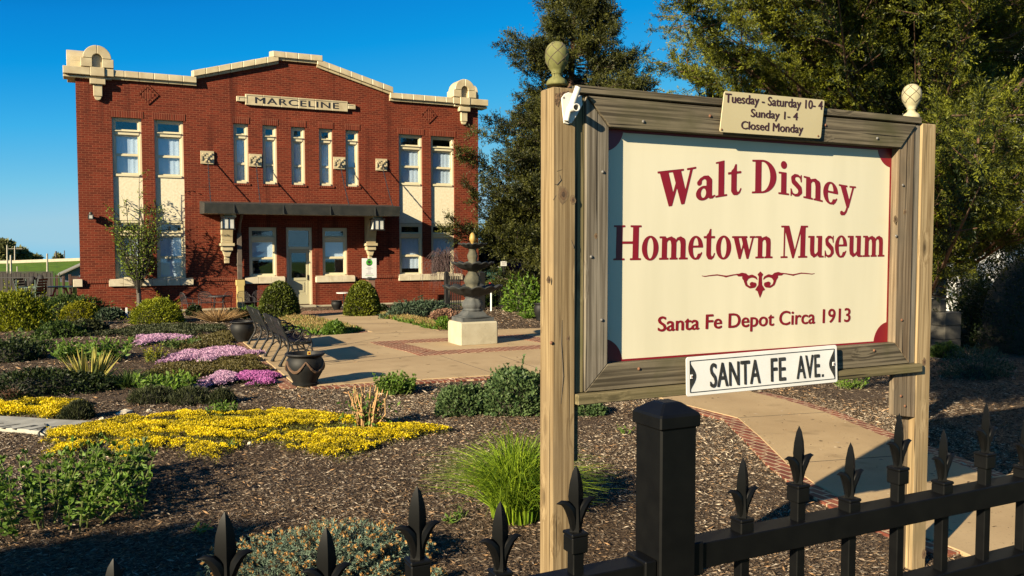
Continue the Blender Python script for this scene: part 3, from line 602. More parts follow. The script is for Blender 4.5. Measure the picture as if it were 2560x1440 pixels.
def corner_crown(cx, s):
    """Round-arched terracotta crown at a corner of the parapet, with a pendant below it; one more on the side wall."""
    t = MB(); y0, y1 = YB-.23, YB+.45
    def arch(mb, c, r0, r1, a0, a1, ya, yb, z0, ax='y', n=8):
        pts = [(c+r1*math.cos(a0+(a1-a0)*i/n), z0+r1*math.sin(a0+(a1-a0)*i/n)) for i in range(n+1)] + [(c+r0*math.cos(a1-(a1-a0)*i/n), z0+r0*math.sin(a1-(a1-a0)*i/n)) for i in range(n+1)]
        mb.prism(pts, ax, ya, yb)
    zb = 7.36
    t.box(cx-.2, cx+.2, y0, y1, zb-.02, zb+.25); t.box(cx-.95 if s < 0 else cx+.206, cx-.206 if s < 0 else cx+.95, y0+.02, y1, zb, zb+.23)
    t.box(cx+.206 if s < 0 else cx-.46, cx+.46 if s < 0 else cx-.206, y0+.04, y1, zb, zb+.23)
    t.box(cx-.46, cx-.14, y0+.03, y1, zb+.256, zb+.52); t.box(cx+.14, cx+.46, y0+.03, y1, zb+.256, zb+.52); t.box(cx-.14, cx+.14, y0+.14, y1, zb+.25, zb+.66)
    arch(t, cx, .14, .40, math.pi/2+.012, math.pi, y0+.02, y1, zb+.525); arch(t, cx, .14, .40, 0, math.pi/2-.012, y0+.02, y1, zb+.525)
    # the side face
    sx = -.23 if s < 0 else BW-.45; ex = .45 if s < 0 else BW+.23; cy = YB+.9
    t.box(sx, ex, y1+.01, cy+.6, zb, zb+.23); t.box(sx, ex, cy-.46, cy+.46, zb+.236, zb+.52); arch(t, cy, .0, .40, 0, math.pi, sx, ex, zb+.525, 'x')
    # moulding and pendant
    t.box(cx-.95 if s < 0 else cx-.4, cx+.4 if s < 0 else cx+.95, YB-.12, YB+.4, zb-.09, zb-.022)
    t.box(cx-.22, cx+.22, YB-.2, YB-.004, zb-.26, zb-.095); t.prism([(cx-.13, zb-.262), (cx+.13, zb-.262), (cx+.125, zb-.62), (cx-.125, zb-.62)], 'y', YB-.13, YB-.004)
    t.prism([(cx-.1, zb-.622), (cx+.1, zb-.622)] + [(cx+.1*math.cos(a), zb-.63-.11*math.sin(a)) for a in np.linspace(.1, math.pi-.1, 8)], 'y', YB-.11, YB-.004)
    t.build('corner_crown', M('terracotta_cream'), bld, bevel=.012)
corner_crown(.62, -1); corner_crown(BW-.62, 1)
def diamond(cx, cz, r):
    t = MB()
    for k in range(4):
        a = math.pi/2*k; 
        for i in range(6):
            f0, f1 = i/6+.012, (i+1)/6-.012; p = lambda f, rr: (cx+rr*(math.cos(a)*(1-f)+math.cos(a+math.pi/2)*f), cz+rr*(math.sin(a)*(1-f)+math.sin(a+math.pi/2)*f))
            t.prism([p(f0, r), p(f1, r), p(f1, r*.76), p(f0, r*.76)], 'y', YB-.028, YB-.001)
    for i in range(-3, 4):
        h = r*.70-abs(i)*.075*1.0
        if h > .05: t.prism([(cx+i*.075-.033, cz-h), (cx+i*.075+.033, cz-h), (cx+i*.075+.033, cz+h), (cx+i*.075-.033, cz+h)], 'y', YB-.02, YB-.001)
    t.build('diamond_panel', M('brick_soldier'), bld)
diamond(X(370, 237), Zf(370, 237), .32); diamond(X(1071, 288), Zf(1071, 288), .32)
# name plate
np_ = MB(); xa, xb, za, zb = X(612, 240), X(868, 255), 6.80, 7.16; zm = (za+zb)/2
for i in range(6): np_.box(xa+(xb-xa)*i/6+.004, xa+(xb-xa)*(i+1)/6-.004, YB-.09, YB-.004, za, zb)
np_.box(xa-.28, xa-.004, YB-.09, YB-.004, zm-.08, zm+.09); np_.box(xb+.004, xb+.28, YB-.09, YB-.004, zm-.08, zm+.09)
plate = np_.build('name_plate', M('terracotta_cream'), bld, bevel=.01)
tb = MB()
for q in ((xa+.06, xa+.075, za+.05, zb-.04), (xa-.2, xa+.06, zm+.04, zm+.055), (xa-.2, xa-.185, zm-.04, zm+.04), (xa+.06, xb-.05, zb-.055, zb-.04), (xb+.0, xb+.2, zm+.04, zm+.055)): tb.box(q[0], q[1], YB-.0925, YB-.085, q[2], q[3])
tx0, tx1 = X(637, 250), X(845, 262)
put(tb, font_geo('MARCELINE', 0, 1.12), (tx0, YB-.093, za+.075), (tx1, YB-.093, za+.075), (tx0, YB-.093, za+.285), (tx1, YB-.093, za+.285), .72, fat=.009)
tb.build('lettering', M('letter_black'), plate, recalc=False)
# anchor plates and chains that hold the canopy
YC = YB-1.22; cx0, cx1 = P(511, 520, YC)[0], P(1000, 520, YC)[0]; cz0, cz1 = P(760, 537, YC)[2], P(760, 513, YC)[2]
for (px, py, bx) in ((518, 394, 527), (638, 401, 651), (848, 408, 873), (953, 412, 982)):
    ax, az = X(px, py), Zf(px, py); r = .21; t = MB(); t.box(ax-r, ax+r, YB-.05, YB-.003, az-r, az+r)
    u = r/3.5
    for i, j in ((-3, 1), (-2, 1), (-2, 2), (-1, 2), (-3, 0), (-3, -1), (2, 2), (0, 1), (1, 1), (-1, 0), (0, 0), (-1, -2), (2, -1), (0, -1), (1, -2)): 
        t.box(ax+(i-.5)*u*1.0, ax+(i+.45)*u, YB-.085, YB-.05, az+(j-.5)*u, az+(j+.45)*u)
    an = t.build('anchor_plate', M('terracotta_cream'), bld, bevel=.004)
    e = Vector((P(bx, 510, YC+.12)[0], YC+.12, cz1+.02)); s0 = Vector((ax, YB-.1, az-.03)); ch = MB(); n = 26
    ch.tube([s0+Vector((0, .1, 0)), s0+Vector((0, -.03, 0)), s0+Vector((.03, -.05, -.03)), s0+Vector((0, -.03, -.06))], .014, 5)
    for i in range(n):
        p = s0.lerp(e, i/n); q = s0.lerp(e, (i+1.25)/n); sag = Vector((0, 0, -.05*math.sin(math.pi*i/n))); ch.bar(p+sag, q+sag, .036 if i % 2 else .013, .013 if i % 2 else .036)
    ch.build('chain', M('chain_iron'), bld)
# canopy
t = MB(); zr = cz1
t.add([(cx0, YC, zr), (cx1, YC, zr), (cx1, YB-.002, zr+.10), (cx0, YB-.002, zr+.10), (cx0, YC, zr+.02), (cx1, YC, zr+.02), (cx1, YB-.002, zr+.12), (cx0, YB-.002, zr+.12)], [(3,2,1,0),(4,5,6,7),(0,1,5,4),(1,2,6,5),(2,3,7,6),(3,0,4,7)])
t.prism([(YC-.03, zr-.002), (YC+.04, zr-.002), (YC+.04, cz0), (YC+.03, cz0)], 'x', cx0, cx1)
for xe in (cx0, cx1-.06): t.prism([(YC+.042, zr-.002), (YB-.002, zr+.098), (YB-.002, cz0+.02), (YC+.042, cz0)], 'x', xe, xe+.06)
for xs in np.linspace(cx0+.9, cx1-.9, 4): t.box(xs-.012, xs+.012, YC-.035, YC-.0, cz0, zr)
can = t.build('canopy', M('canopy_metal'), bld)
MB().box(cx0+.065, cx1-.065, YC+.045, YB-.004, cz0+.015, cz0+.05).build('soffit', M('cream_paint'), can)
for (xa, xb) in ((551, 579), (914, 933)):
    x0, x1 = X(xa, 590), X(xb, 590); k = MB()
    if xa < 600: x1 = x0+.36
    else: x0 -= .04; x1 = x0+.34
    zt = cz0+.012; k.prism([(YB-.004, zt), (YC+.2, zt), (YC+.2, zt-.12), (YC+.45, zt-.16), (YB-.42, zt-.34), (YB-.27, zt-.75), (YB-.25, zt-.95), (YB-.004, zt-.95)], 'x', x0, x1)
    k.box(x0-.05, x1+.05, YB-.33, YB-.004, zt-1.05, zt-.952); k.box(x0, x1, YB-.27, YB-.004, zt-1.2, zt-1.052); k.prism([(x0+.03, zt-1.202), (x1-.03, zt-1.202), (x1-.1, zt-1.4), (x0+.1, zt-1.4)], 'y', YB-.2, YB-.004); k.box(x0+.1, x1-.1, YB-.14, YB-.004, zt-1.62, zt-1.402)
    k.build('bracket', M('terracotta_cream'), bld, bevel=.012)
# downspout beside the entrance
k = MB(); xd = X(597, 650); k.box(xd-.075, xd+.075, YB-.2, YB-.105, 1.0, 2.55); k.box(xd-.09, xd+.09, YB-.21, YB-.1, 1.45, 1.52); k.tube([(xd, YB-.15, 2.5), (xd, YB-.4, 2.9), (xd, YC+.4, cz0+.03)], .05, 8)
ds = k.build('downspout', pm('downspout_metal', (0.0639, 0.0497, 0.03795), (0.0994, 0.0781, 0.05865), 6, .55), bld, bevel=.006)
MB().prism([(xd-.14, .98), (xd+.14, .98), (xd+.14, .8), (xd+.115, .78), (xd+.115, -.04), (xd-.115, -.04), (xd-.115, .78), (xd-.14, .8)], 'y', YB-.3, YB-.13).build('downspout_boot', pm('boot_yellow', (0.4118, 0.3195, 0.1173), (0.355, 0.2698, 0.0966), 4, .55), ds, bevel=.008)
# hanging lanterns
def lantern(px, py, label):
    c = P(px, py, YC+.32); zt = cz0+.012; rt = thing('porch_lantern', label, 'lantern', tuple(c), 'lanterns under the canopy'); r = .18; h = .2; x, y, z = c
    f = MB()
    for sx in (-1, 1):
        for sy in (-1, 1): f.box(x+sx*r-.014, x+sx*r+.014, y+sy*r-.014, y+sy*r+.014, z-h, z+h)
    for zz in (-h, h-.03): f.box(x-r-.035, x+r+.035, y-r-.035, y+r+.035, z+zz-.012, z+zz+.03)
    f.lathe([(.2, h+.03), (.12, h+.08), (.03, h+.11), (.02, h+.12)], (x, y, z), 4, a0=math.pi/4); f.box(x-.015, x+.015, y-.015, y+.015, z+h+.1, zt)
    f.box(x-.06, x+.06, y-.06, y+.06, zt-.03, zt); f.box(x-.008, x+.008, y-r-.01, y-r+.01, z-h, z+h); f.build('frame', M('black_iron'), rt)
    g = MB(); g.box(x-r+.005, x+r-.005, y-r+.012, y-r+.02, z-h+.02, z+h-.04); g.box(x-r+.012, x-r+.02, y-r+.03, y+r-.03, z-h+.02, z+h-.04); g.box(x+r-.02, x+r-.012, y-r+.03, y+r-.03, z-h+.02, z+h-.04); g.box(x-r+.005, x+r-.005, y+r-.02, y+r-.012, z-h+.02, z+h-.04); g.build('glass_panel', M('frosted'), rt)
lantern(569, 558, 'black box lantern hanging beside the downspout end of the canopy')
lantern(943, 561, 'black box lantern hanging under the canopy end above the white notice')
# security camera on the wall
p = P(227, 541, YB-.16); k = MB(); k.box(p[0]-.08, p[0]+.08, p[1]-.08, p[1]+.06, p[2]-.1, p[2]+.06); k.lathe([(.05, .06), (.05, .12), (.02, .14)], tuple(p), 10); k.box(p[0]-.03, p[0]+.03, p[1]+.06, YB, p[2]-.03, p[2]+.03)
sl = thing('security_camera', 'small dark security camera on the brick wall above the clipped shrubs, near the outer corner', 'lamp', tuple(p)); k.build('housing', M('canopy_metal'), sl); MB().box(p[0]-.045, p[0]+.045, p[1]-.095, p[1]-.082, p[2]-.065, p[2]+.03).build('lens', M('frosted'), sl)

# ------------------------------------------------------------------ the big timber sign
YS = 3.9
woodm('wood_post', (.235, .172, .092), (.12, .08, .038), 'z', (.15, .108, .06))
woodm('wood_post_pale', (.30, .225, .125), (.165, .112, .055), 'z', (.18, .135, .07))
woodm('wood_grey_x', (.135, .112, .075), (.042, .034, .022), 'x', (.05, .048, .02))
woodm('wood_grey_z', (.17, .148, .115), (.075, .062, .045), 'z', (.09, .08, .055))
woodm('wood_brown_z', (.19, .145, .095), (.09, .063, .038), 'z', (.10, .08, .055))
woodm('wood_green_x', (.145, .118, .062), (.075, .062, .03), 'x', (.062, .066, .02))
woodm('finial_green', (0.1562, 0.1491, 0.05865), (0.1136, 0.11, 0.0414), 'z', (0.071, 0.0781, 0.0207), knots=False)
woodm('finial_pale', (0.3408, 0.3053, 0.2001), (0.2698, 0.2414, 0.1518), 'z', (0.1988, 0.1917, 0.1035), knots=False)
pm('board_cream', (.535, .495, .365), (.49, .455, .33), 5, .36, .01, stretch=(1, 1, .12), detail=9)
pm('sign_red', (.165, .0025, .008), (.15, .003, .008), 3, .4)
pm('plate_cream', (0.3976, 0.3408, 0.1987), (0.3749, 0.3181, 0.1822), 4, .4)
pm('plate_ink', (0.03905, 0.01278, 0.0138), None, 4, .5)
pm('enamel_white', (.60, .60, .585), (.54, .54, .52), 5, .3, .05)
pm('enamel_black', (0.01278, 0.01278, 0.01242), (0.0355, 0.03408, 0.03105), 40, .4, .1)
pm('rust', (0.0923, 0.0355, 0.01518), (0.142, 0.0639, 0.03105), 40, .8)
pm('galvanised', (.15, .15, .145), (.09, .08, .07), 30, .6, metal=.3)
pm('white_alu', (0.5112, 0.4984, 0.4533), (0.4856, 0.4729, 0.4285), 4, .4)
sg = thing('timber_sign', 'large cream sign board with red lettering in a weathered timber frame on two posts', 'sign', (3.63, YS, 0))
o = MB().box(2.185, 2.322, YS, YS+.137, 0, 3.0).build('post', M('wood_post'), sg, bevel=.006)
o = MB().box(4.952, 5.09, YS, YS+.137, 0, 2.985).build('post', M('wood_post_pale'), sg, bevel=.006)
MB().box(2.324, 4.945, YS-.004, YS+.14, 2.980, 3.021).build('top_rail', M('wood_grey_x'), sg, bevel=.004)
MB().box(2.325, 2.385, YS+.022, YS+.13, 1.405, 2.972).build('trim_strip', M('wood_green_z') if 'wood_green_z' in MATS else woodm('wood_green_z', (0.1775, 0.1491, 0.0759), (0.1207, 0.0994, 0.0483), 'z', (0.0852, 0.0852, 0.0345)), sg, bevel=.003)
MB().box(4.893, 4.949, YS+.012, YS+.13, 1.405, 2.972).build('trim_strip', M('wood_grey_z'), sg, bevel=.003)
fx0, fx1, fz0, fz1 = 2.388, 4.89, 1.408, 2.968; ix0, ix1, iz0, iz1 = 2.528, 4.75, 1.55, 2.815; yf, yb2 = YS+.006, YS+.09; e = .0015
MB().prism([(fx0, fz1-e), (fx0, fz0+e), (ix0, iz0+e), (ix0, iz1-e)], 'y', yf, yb2).build('frame_stile', M('wood_grey_z'), sg, bevel=.003)
MB().prism([(fx1, fz1-e), (fx1, fz0+e), (ix1, iz0+e), (ix1, iz1-e)], 'y', yf, yb2).build('frame_stile', M('wood_brown_z'), sg, bevel=.003)
MB().prism([(fx0+e, fz1), (fx1-e, fz1), (ix1-e, iz1), (ix0+e, iz1)], 'y', yf-.012, yb2).build('frame_rail', M('wood_grey_x'), sg, bevel=.003)
MB().prism([(fx0+e, fz0), (fx1-e, fz0), (ix1-e, iz0), (ix0+e, iz0)], 'y', yf, yb2).build('frame_rail', M('wood_grey_x'), sg, bevel=.003)
MB().box(2.324, 4.976, YS-.03, YS+.1, 1.348, 1.403).build('ledger', M('wood_green_x'), sg, bevel=.004)
MB().prism([(4.742, 1.345), (4.95, 1.345), (4.95, 1.04), (4.742, 1.075)], 'y', YS+.002, YS+.04).build('knee_board', M('wood_brown_z'), sg, bevel=.003)
MB().box(2.3225, 2.372, YS+.05, YS+.137, 1.03, 1.346).build('knee_board', M('wood_green_x'), sg, bevel=.003)
MB().box(4.892, 4.9515, YS+.05, YS+.1, .0, 1.346).build('backing_post', M('wood_brown_z'), sg)
ybd = YS+.066
bd = MB().box(ix0-.06, ix1+.06, ybd, ybd+.02, iz0-.06, iz1+.06).build('board', M('board_cream'), sg)
mk = MB(); ye = ybd-.0015; bw_ = .018
def corner(cx, cz, sx, sz, r=.138):
    a = [(cx+sx*r*math.cos(t), cz+sz*r*math.sin(t)) for t in np.linspace(0, math.pi/2, 14)]
    mk.prism([(cx, cz)] + a, 'y', ye, ye+.001)
bx0, bx1, bz0, bz1 = 2.523, 4.757, 1.545, 2.83
for cx, sx in ((bx0, 1), (bx1, -1)):
    for cz, sz in ((bz0, 1), (bz1, -1)): corner(cx, cz, sx, sz)
mk.box(bx1-.021, bx1+.03, ye-.0004, ye+.001, bz0-.02, bz1+.02); mk.box(bx0, bx1, ye-.0002, ye+.001, bz0-.02, bz0+.016); mk.box(bx0, bx1, ye-.0002, ye+.001, bz1-.03, bz1+.02)
mk.build('red_border', M('sign_red'), bd)
B = lambda x, y: P(x, y, ye)
def arc_warp(pts):
    q = np.array([B(x, y) for x, y in pts]); z0 = q[:, 2].mean(); co = np.polyfit(q[:, 0]-3.6, q[:, 2], 4)
    return co
tl = MB()
base = [(1645, 518), (1700, 510), (1750, 502), (1800, 493), (1850, 486), (1900, 481.5), (1950, 485), (2000, 494), (2050, 504), (2100, 513.5), (2130, 519)]
q = np.array([B(*p) for p in base]); co = np.polyfit(q[:, 0]-3.6, q[:, 2], 5)
xl, xr = B(1643, 518)[0], B(2139, 520)[0]
put(tl, serif_geo('Walt Disney'), (xl, ye, 0), (xr, ye, 0), (xl, ye, .198), (xr, ye, .198), warp=lambda Q: np.c_[np.zeros(len(Q)), np.zeros(len(Q)), np.polyval(co, Q[:, 0]-3.6)])
tl.build('lettering', M('sign_red'), bd, recalc=False); tl = MB()
put(tl, serif_geo('Hometown Museum'), B(1533, 651), B(2211, 641.5), B(1535, 563), B(2213, 564.5))
tl.build('lettering', M('sign_red'), bd, recalc=False); tl = MB()
fg = font_geo('Santa Fe Depot Circa 1913', 0, 1.0)
put(tl, fg, B(1645, 828.5), B(2125, 804), B(1646, 790), B(2126, 768.5), .72, fat=.0032)
fl = []
for s in (-1, 1):
    f = lambda pts: ('s', [(s*a, b, c) for a, b, c in pts])
    fl += [f([(.1, -.02, .03), (.15, .06, .07), (.26, .11, .10), (.40, .06, .11), (.46, -.08, .085), (.42, -.22, .07), (.31, -.30, .07), (.20, -.27, .10), (.18, -.19, .13)]), f([(.20, -.22, .17), (.25, -.18, .15)])]
    fl += [f([(.36, .10, .03), (.46, .16, .10), (.56, .17, .13), (.66, .15, .09), (.70, .18, .05)]), f([(.50, .15, .13), (.48, .06, .10), (.50, -.03, .05)]), f([(.44, .1, .05), (.5, .05, .12)])]
    fl += [f([(.60, .18, .045), (.80, .165, .04), (1.02, .115, .05), (1.10, .13, .045), (1.3, .175, .04), (1.5, .155, .035), (1.66, .13, .028), (1.75, .155, .02)]), f([(.98, .13, .02), (1.05, .10, .05)])]
fl += [('q', [(0, .27), (.09, .16), (.05, .08), (.06, -.22), (.16, -.40), (.08, -.44), (.06, -.52), (0, -.70), (-.06, -.52), (-.08, -.44), (-.16, -.40), (-.06, -.22), (-.05, .08), (-.09, .16)])]
fgm = loops_geo(shape_loops(fl, -1.9, 1.9, -.8, .45, 60))
xw0, xw1 = B(1754, 690)[0], B(2037, 682)[0]; zc = B(1900, 697)[2]; uw = (xw1-xw0)/(2*1.75); V, F = fgm
tl.build('lettering', M('sign_red'), bd, recalc=False); tl = MB(); tl.add(np.c_[(xw0+xw1)/2 + V[:, 0]*uw*1.0, np.full(len(V), ye), zc + V[:, 1]*uw*.66], F)
tl.build('scroll_ornament', M('sign_red'), bd, recalc=False)
def bolts(name, pts, mat, r=.0095):
    for (x, y, Yv) in pts:
        c = P(x, y, Yv); k = MB(); k.v = []; n = 10
        prof = [(r*1.0, 0), (r, .003), (r*.7, .007), (.001, .0085)]
        for rr, d in prof:
            for j in range(n): k.v.append((c[0]+rr*math.cos(2*math.pi*j/n), Yv-d, c[2]+rr*math.sin(2*math.pi*j/n)))
        for i in range(3):
            for j in range(n): k.f.append((i*n+j, i*n+(j+1) % n, (i+1)*n+(j+1) % n, (i+1)*n+j))
        k.m = [0]*len(k.f); k.build(name, mat, sg, smooth=True)
bolts('bolt', [(1608, 304, yf-.012), (1507, 430, yf), (1478, 642, yf), (1504, 800, yf), (2193, 346, yf-.012), (2257, 463, yf), (2240, 590, yf)], M('galvanised'))
bolts('bolt', [(1775, 290, yf-.012), (2063, 313, yf-.012), (1597, 922, yf), (2185, 876, yf), (2252, 990, YS+.002), (2262, 1015, YS+.002), (1378, 857, YS), (2254, 800, yf)], M('rust'))
def finial(cx, cz, mat, name='finial', sc=1.0):
    c = (cx, YS+.068, cz); pr = [(.052, 0), (.056, .006), (.052, .02), (.046, .03), (.028, .042), (.024, .05), (.026, .058), (.031, .062), (.027, .068), (.040, .085), (.056, .115), (.062, .145), (.060, .175), (.049, .203), (.03, .22), (.012, .226), (.001, .227)]
    k = MB(); k.lathe([(r*sc, z*sc) for r, z in pr], c, 24); o = k.build(name, mat, sg, smooth=True)
    # carved criss-cross grooves
    g = MB()
    for s in (1, -1):
        for ph in range(5):
            pts = []
            for i in range(13):
                tt = i/12; z = .10+.115*tt; a = ph*2*math.pi/5 + s*tt*2.1 + .5; r = np.interp(z, [p[1] for p in pr[8:]], [p[0] for p in pr[8:]]); pts.append((c[0]+r*sc*math.cos(a), c[1]+r*sc*math.sin(a), c[2]+z*sc))
            g.tube(pts, .0022, 5)
    g.build('carved_groove', M('joint_dark'), o)
finial(2.245, 3.021, M('finial_green'), sc=1.0); finial(4.93, 3.021, M('finial_pale'), sc=1.0)
# bark pocket, checks and knot holes on the near post
k = MB(); k.prism([(2.196, 2.965), (2.275, 2.985), (2.255, 2.955), (2.222, 2.93), (2.212, 2.90), (2.198, 2.91)], 'y', YS-.003, YS+.002)
k.build('bark_scar', pm('bark', (0.142, 0.0852, 0.0414), (0.0426, 0.0213, 0.01035), 60, .95, 1., .02), sg)
k = MB()
for pts in ([(1386, 460), (1392, 462), (1402, 450), (1399, 437)], [(1383, 500), (1390, 488)], [(1428, 600), (1434, 620), (1436, 610)], [(1405, 800), (1403, 860), (1408, 940), (1402, 1010)], [(1392, 428), (1405, 424)]):
    k.tube([P(x, y, YS-.0003) for x, y in pts], [.0012]+[.0032]*(len(pts)-2)+[.0012], 4)
k.build('drying_check', M('joint_dark'), sg)
for (x, y, r, yv) in ((1408, 486, .040, YS), (1432, 500, .022, YS), (1420, 846, .014, YS), (1372, 700, .016, YS), (2238, 548, .022, yf), (2262, 530, .017, yf), (2310, 905, .026, YS), (1490, 590, .014, yf), (2310, 1385, .03, YS)):
    p = P(x, y, yv); k = MB(); r_ = np.random.default_rng(int(x+y))
    for f, dz, mi in ((1., .0008, 0), (.62, .0014, 1), (.3, .002, 2)):
        k.prism([(p[0]+r*f*.8*math.cos(a)*(1+.12*r_.normal()), p[2]+r*f*1.15*math.sin(a)*(1+.1*r_.normal())) for a in np.linspace(0, 6.283, 15)[:-1]], 'y', yv-dz, yv+.001, mi)
    k.build('knot', [pm('knot_rim', (.15, .10, .05), (.10, .065, .032), 60, .8), pm('knot_ring', (.09, .05, .022), (.12, .07, .034), 60, .8), pm('knot_heart', (.035, .02, .011), (.06, .035, .018), 80, .85)], sg)


# opening hours plate
def plate_from(corners, thick, mat, rad, y):
    tlc, trc, brc, blc = [np.array(P(x, y_, y)) for x, y_ in corners]; pts = []
    for p, a, b in ((blc, tlc, brc), (brc, blc, trc), (trc, brc, tlc), (tlc, trc, blc)):
        da = (a-p)/np.linalg.norm(a-p)*rad; db = (b-p)/np.linalg.norm(b-p)*rad
        for s in np.linspace(0, math.pi/2, 5): pts.append((p + da*(1-math.sin(s)) + db*(1-math.cos(s)))[[0, 2]])
    return [tuple(x) for x in pts], (tlc, trc, brc, blc)
hy = yf-.034
hp = thing('hours_plate', 'cream plate with three lines of opening hours screwed to the top of the sign frame', 'sign plate', tuple(P(1930, 340, hy)))
pts, cr = plate_from(((1811, 227), (2062, 250), (2052, 347), (1799, 330)), .006, None, .014, hy)
MB().prism(pts, 'y', hy, hy+.005).build('plate', M('plate_cream'), hp, bevel=.0012)
tb = MB(); hq = lambda x, y: P(x, y, hy-.0012)
for s, bl, br, tl_, tr_ in (('Tuesday - Saturday 10- 4', (1813, 255.5), (2056, 274), (1814, 232), (2057, 252)), ('Sunday 1- 4', (1877, 292), (1994, 300.5), (1878, 271), (1995, 281)), ('Closed Monday', (1853, 322), (2007, 333), (1854, 301.5), (2008, 311))):
    tb = MB(); put(tb, font_geo(s, 0), hq(*bl), hq(*br), hq(*tl_), hq(*tr_), .72, fat=.0025); tb.build('lettering', M('plate_ink'), hp, recalc=False)
for x, y in ((1804, 324), (2045, 340)): c = P(x, y, hy); MB().box(c[0]-.006, c[0]+.006, hy-.004, hy+.001, c[2]-.006, c[2]+.006).build('screw', M('rust'), hp, bevel=.003)
MB().box(3.32, 4.0, hy+.006, yf-.0125, 2.86, 2.95).build('spacer', M('wood_grey_x'), hp)

# embossed street name sign
sy = yf-.046
ss = thing('street_name_sign', 'white embossed street name sign with black lettering on the lower sign rail', 'street sign', tuple(P(1905, 990, sy)))
sp_c = ((1715, 893.5), (2092, 862), (2094, 955), (1716, 992)); pts, cr = plate_from(sp_c, .004, None, .016, sy)
MB().prism(pts, 'y', sy, sy+.004).build('plate', M('enamel_white'), ss, bevel=.0012)
tb = MB(); sq = lambda u, v: cr[3]*(1-u)*(1-v) + cr[2]*u*(1-v) + cr[0]*(1-u)*v + cr[1]*u*v
yy = np.array([0, -.0025, 0])
ring_o = [sq(u, v)+yy*.5 for u, v in ((.022, .10), (.978, .10), (.978, .90), (.022, .90))]
for i in range(4): tb.bar(ring_o[i], ring_o[(i+1) % 4], .003, .0045, up=(0, 1, 0))
for u0, sgn in ((.022, 1), (.978, -1)):
    pp = [sq(u0 + sgn*.038*max(0, math.sin(math.pi*t))**1.6, .1+.8*t)[[0, 2]] for t in np.linspace(0, 1, 14)]; tb.prism([tuple(a) for a in pp], 'y', sy-.0015, sy+.001)
tb_border = tb; tb = MB()
put(tb, font_geo('SANTA', 0, 1.06), sq(.145, .18)+yy, sq(.462, .175)+yy, sq(.145, .82)+yy, sq(.462, .82)+yy, .72, fat=.0036)
put(tb, font_geo('FE', 0, 1.06), sq(.535, .185)+yy, sq(.632, .185)+yy, sq(.535, .82)+yy, sq(.632, .82)+yy, .72, fat=.0036)
put(tb, font_geo('AVE', 0, 1.06), sq(.71, .19)+yy, sq(.87, .19)+yy, sq(.71, .82)+yy, sq(.87, .82)+yy, .72, fat=.0036)
c = sq(.892, .215); tb.box(c[0]-.008, c[0]+.008, sy-.0025, sy-.0005, c[2]-.008, c[2]+.008)
tb.build('lettering', M('enamel_black'), ss, recalc=False); tb_border.build('embossed_border', M('enamel_black'), ss, recalc=False)
for u in (.03, .97): c = sq(u, .5); k = MB(); k.box(c[0]-.009, c[0]+.009, sy-.006, sy-.001, c[2]-.012, c[2]+.012); k.build('fixing_tab', M('enamel_white'), ss, bevel=.002); MB().box(c[0]-.005, c[0]+.005, sy-.0085, sy-.006, c[2]-.005, c[2]+.005).build('screw', M('rust'), ss, bevel=.002)
MB().box(3.1, 4.18, sy+.0045, yf-.001, 1.42, 1.46).build('spacer', M('wood_grey_x'), ss)

# two-way flag bracket on the near post
fb = thing('flag_bracket', 'white metal two-way flag pole bracket screwed to the top of a sign post', 'flag bracket', tuple(P(1420, 290, YS)))
c = lambda x, y, o=0.: P(x, y, YS-o)
k = MB(); pts = [(1402, 246), (1410, 235), (1420, 231), (1440, 236), (1452, 240), (1455, 262), (1440, 290), (1428, 308), (1418, 311), (1408, 308), (1405, 280)]
k.prism([tuple(c(x, y)[[0, 2]]) for x, y in pts], 'y', YS-.008, YS-.0005); k.build('base_plate', M('white_alu'), fb, bevel=.002)
def pipe(a, b, r, mb):
    a = Vector(a); b = Vector(b); mb.tube([a, b], r, 14)
    d = (b-a).normalized(); 
def hollow(a, b, r, name):
    a = Vector(a); b = Vector(b); d = (b-a).normalized(); u = d.orthogonal().normalized(); v = d.cross(u); vs = []; n = 16
    for p, rr in ((a, r), (b, r), (b, r*.78), (a.lerp(b, .25), r*.78)):
        for j in range(n): t = 2*math.pi*j/n; vs.append(p+(u*math.cos(t)+v*math.sin(t))*rr)
    fs = [(i*n+j, i*n+(j+1) % n, (i+1)*n+(j+1) % n, (i+1)*n+j) for i in range(3) for j in range(n)] + [tuple(range(n-1, -1, -1)), tuple(range(3*n, 4*n))]
    MB().add(vs, fs).build(name, M('white_alu'), fb, smooth=2)
hollow(c(1424, 278, .012), c(1446, 217, .05), .0165, 'pole_socket')
hollow(c(1428, 272, .008), c(1441, 268, .085), .0195, 'pole_socket')
hollow(c(1424, 268, .010), c(1416, 303, .014), .014, 'lower_web')
for x, y in ((1409, 244), (1421, 305)): p = c(x, y, .008); MB().box(p[0]-.005, p[0]+.005, p[1]-.003, p[1]+.001, p[2]-.005, p[2]+.005).build('screw', M('galvanised'), fb, bevel=.002)

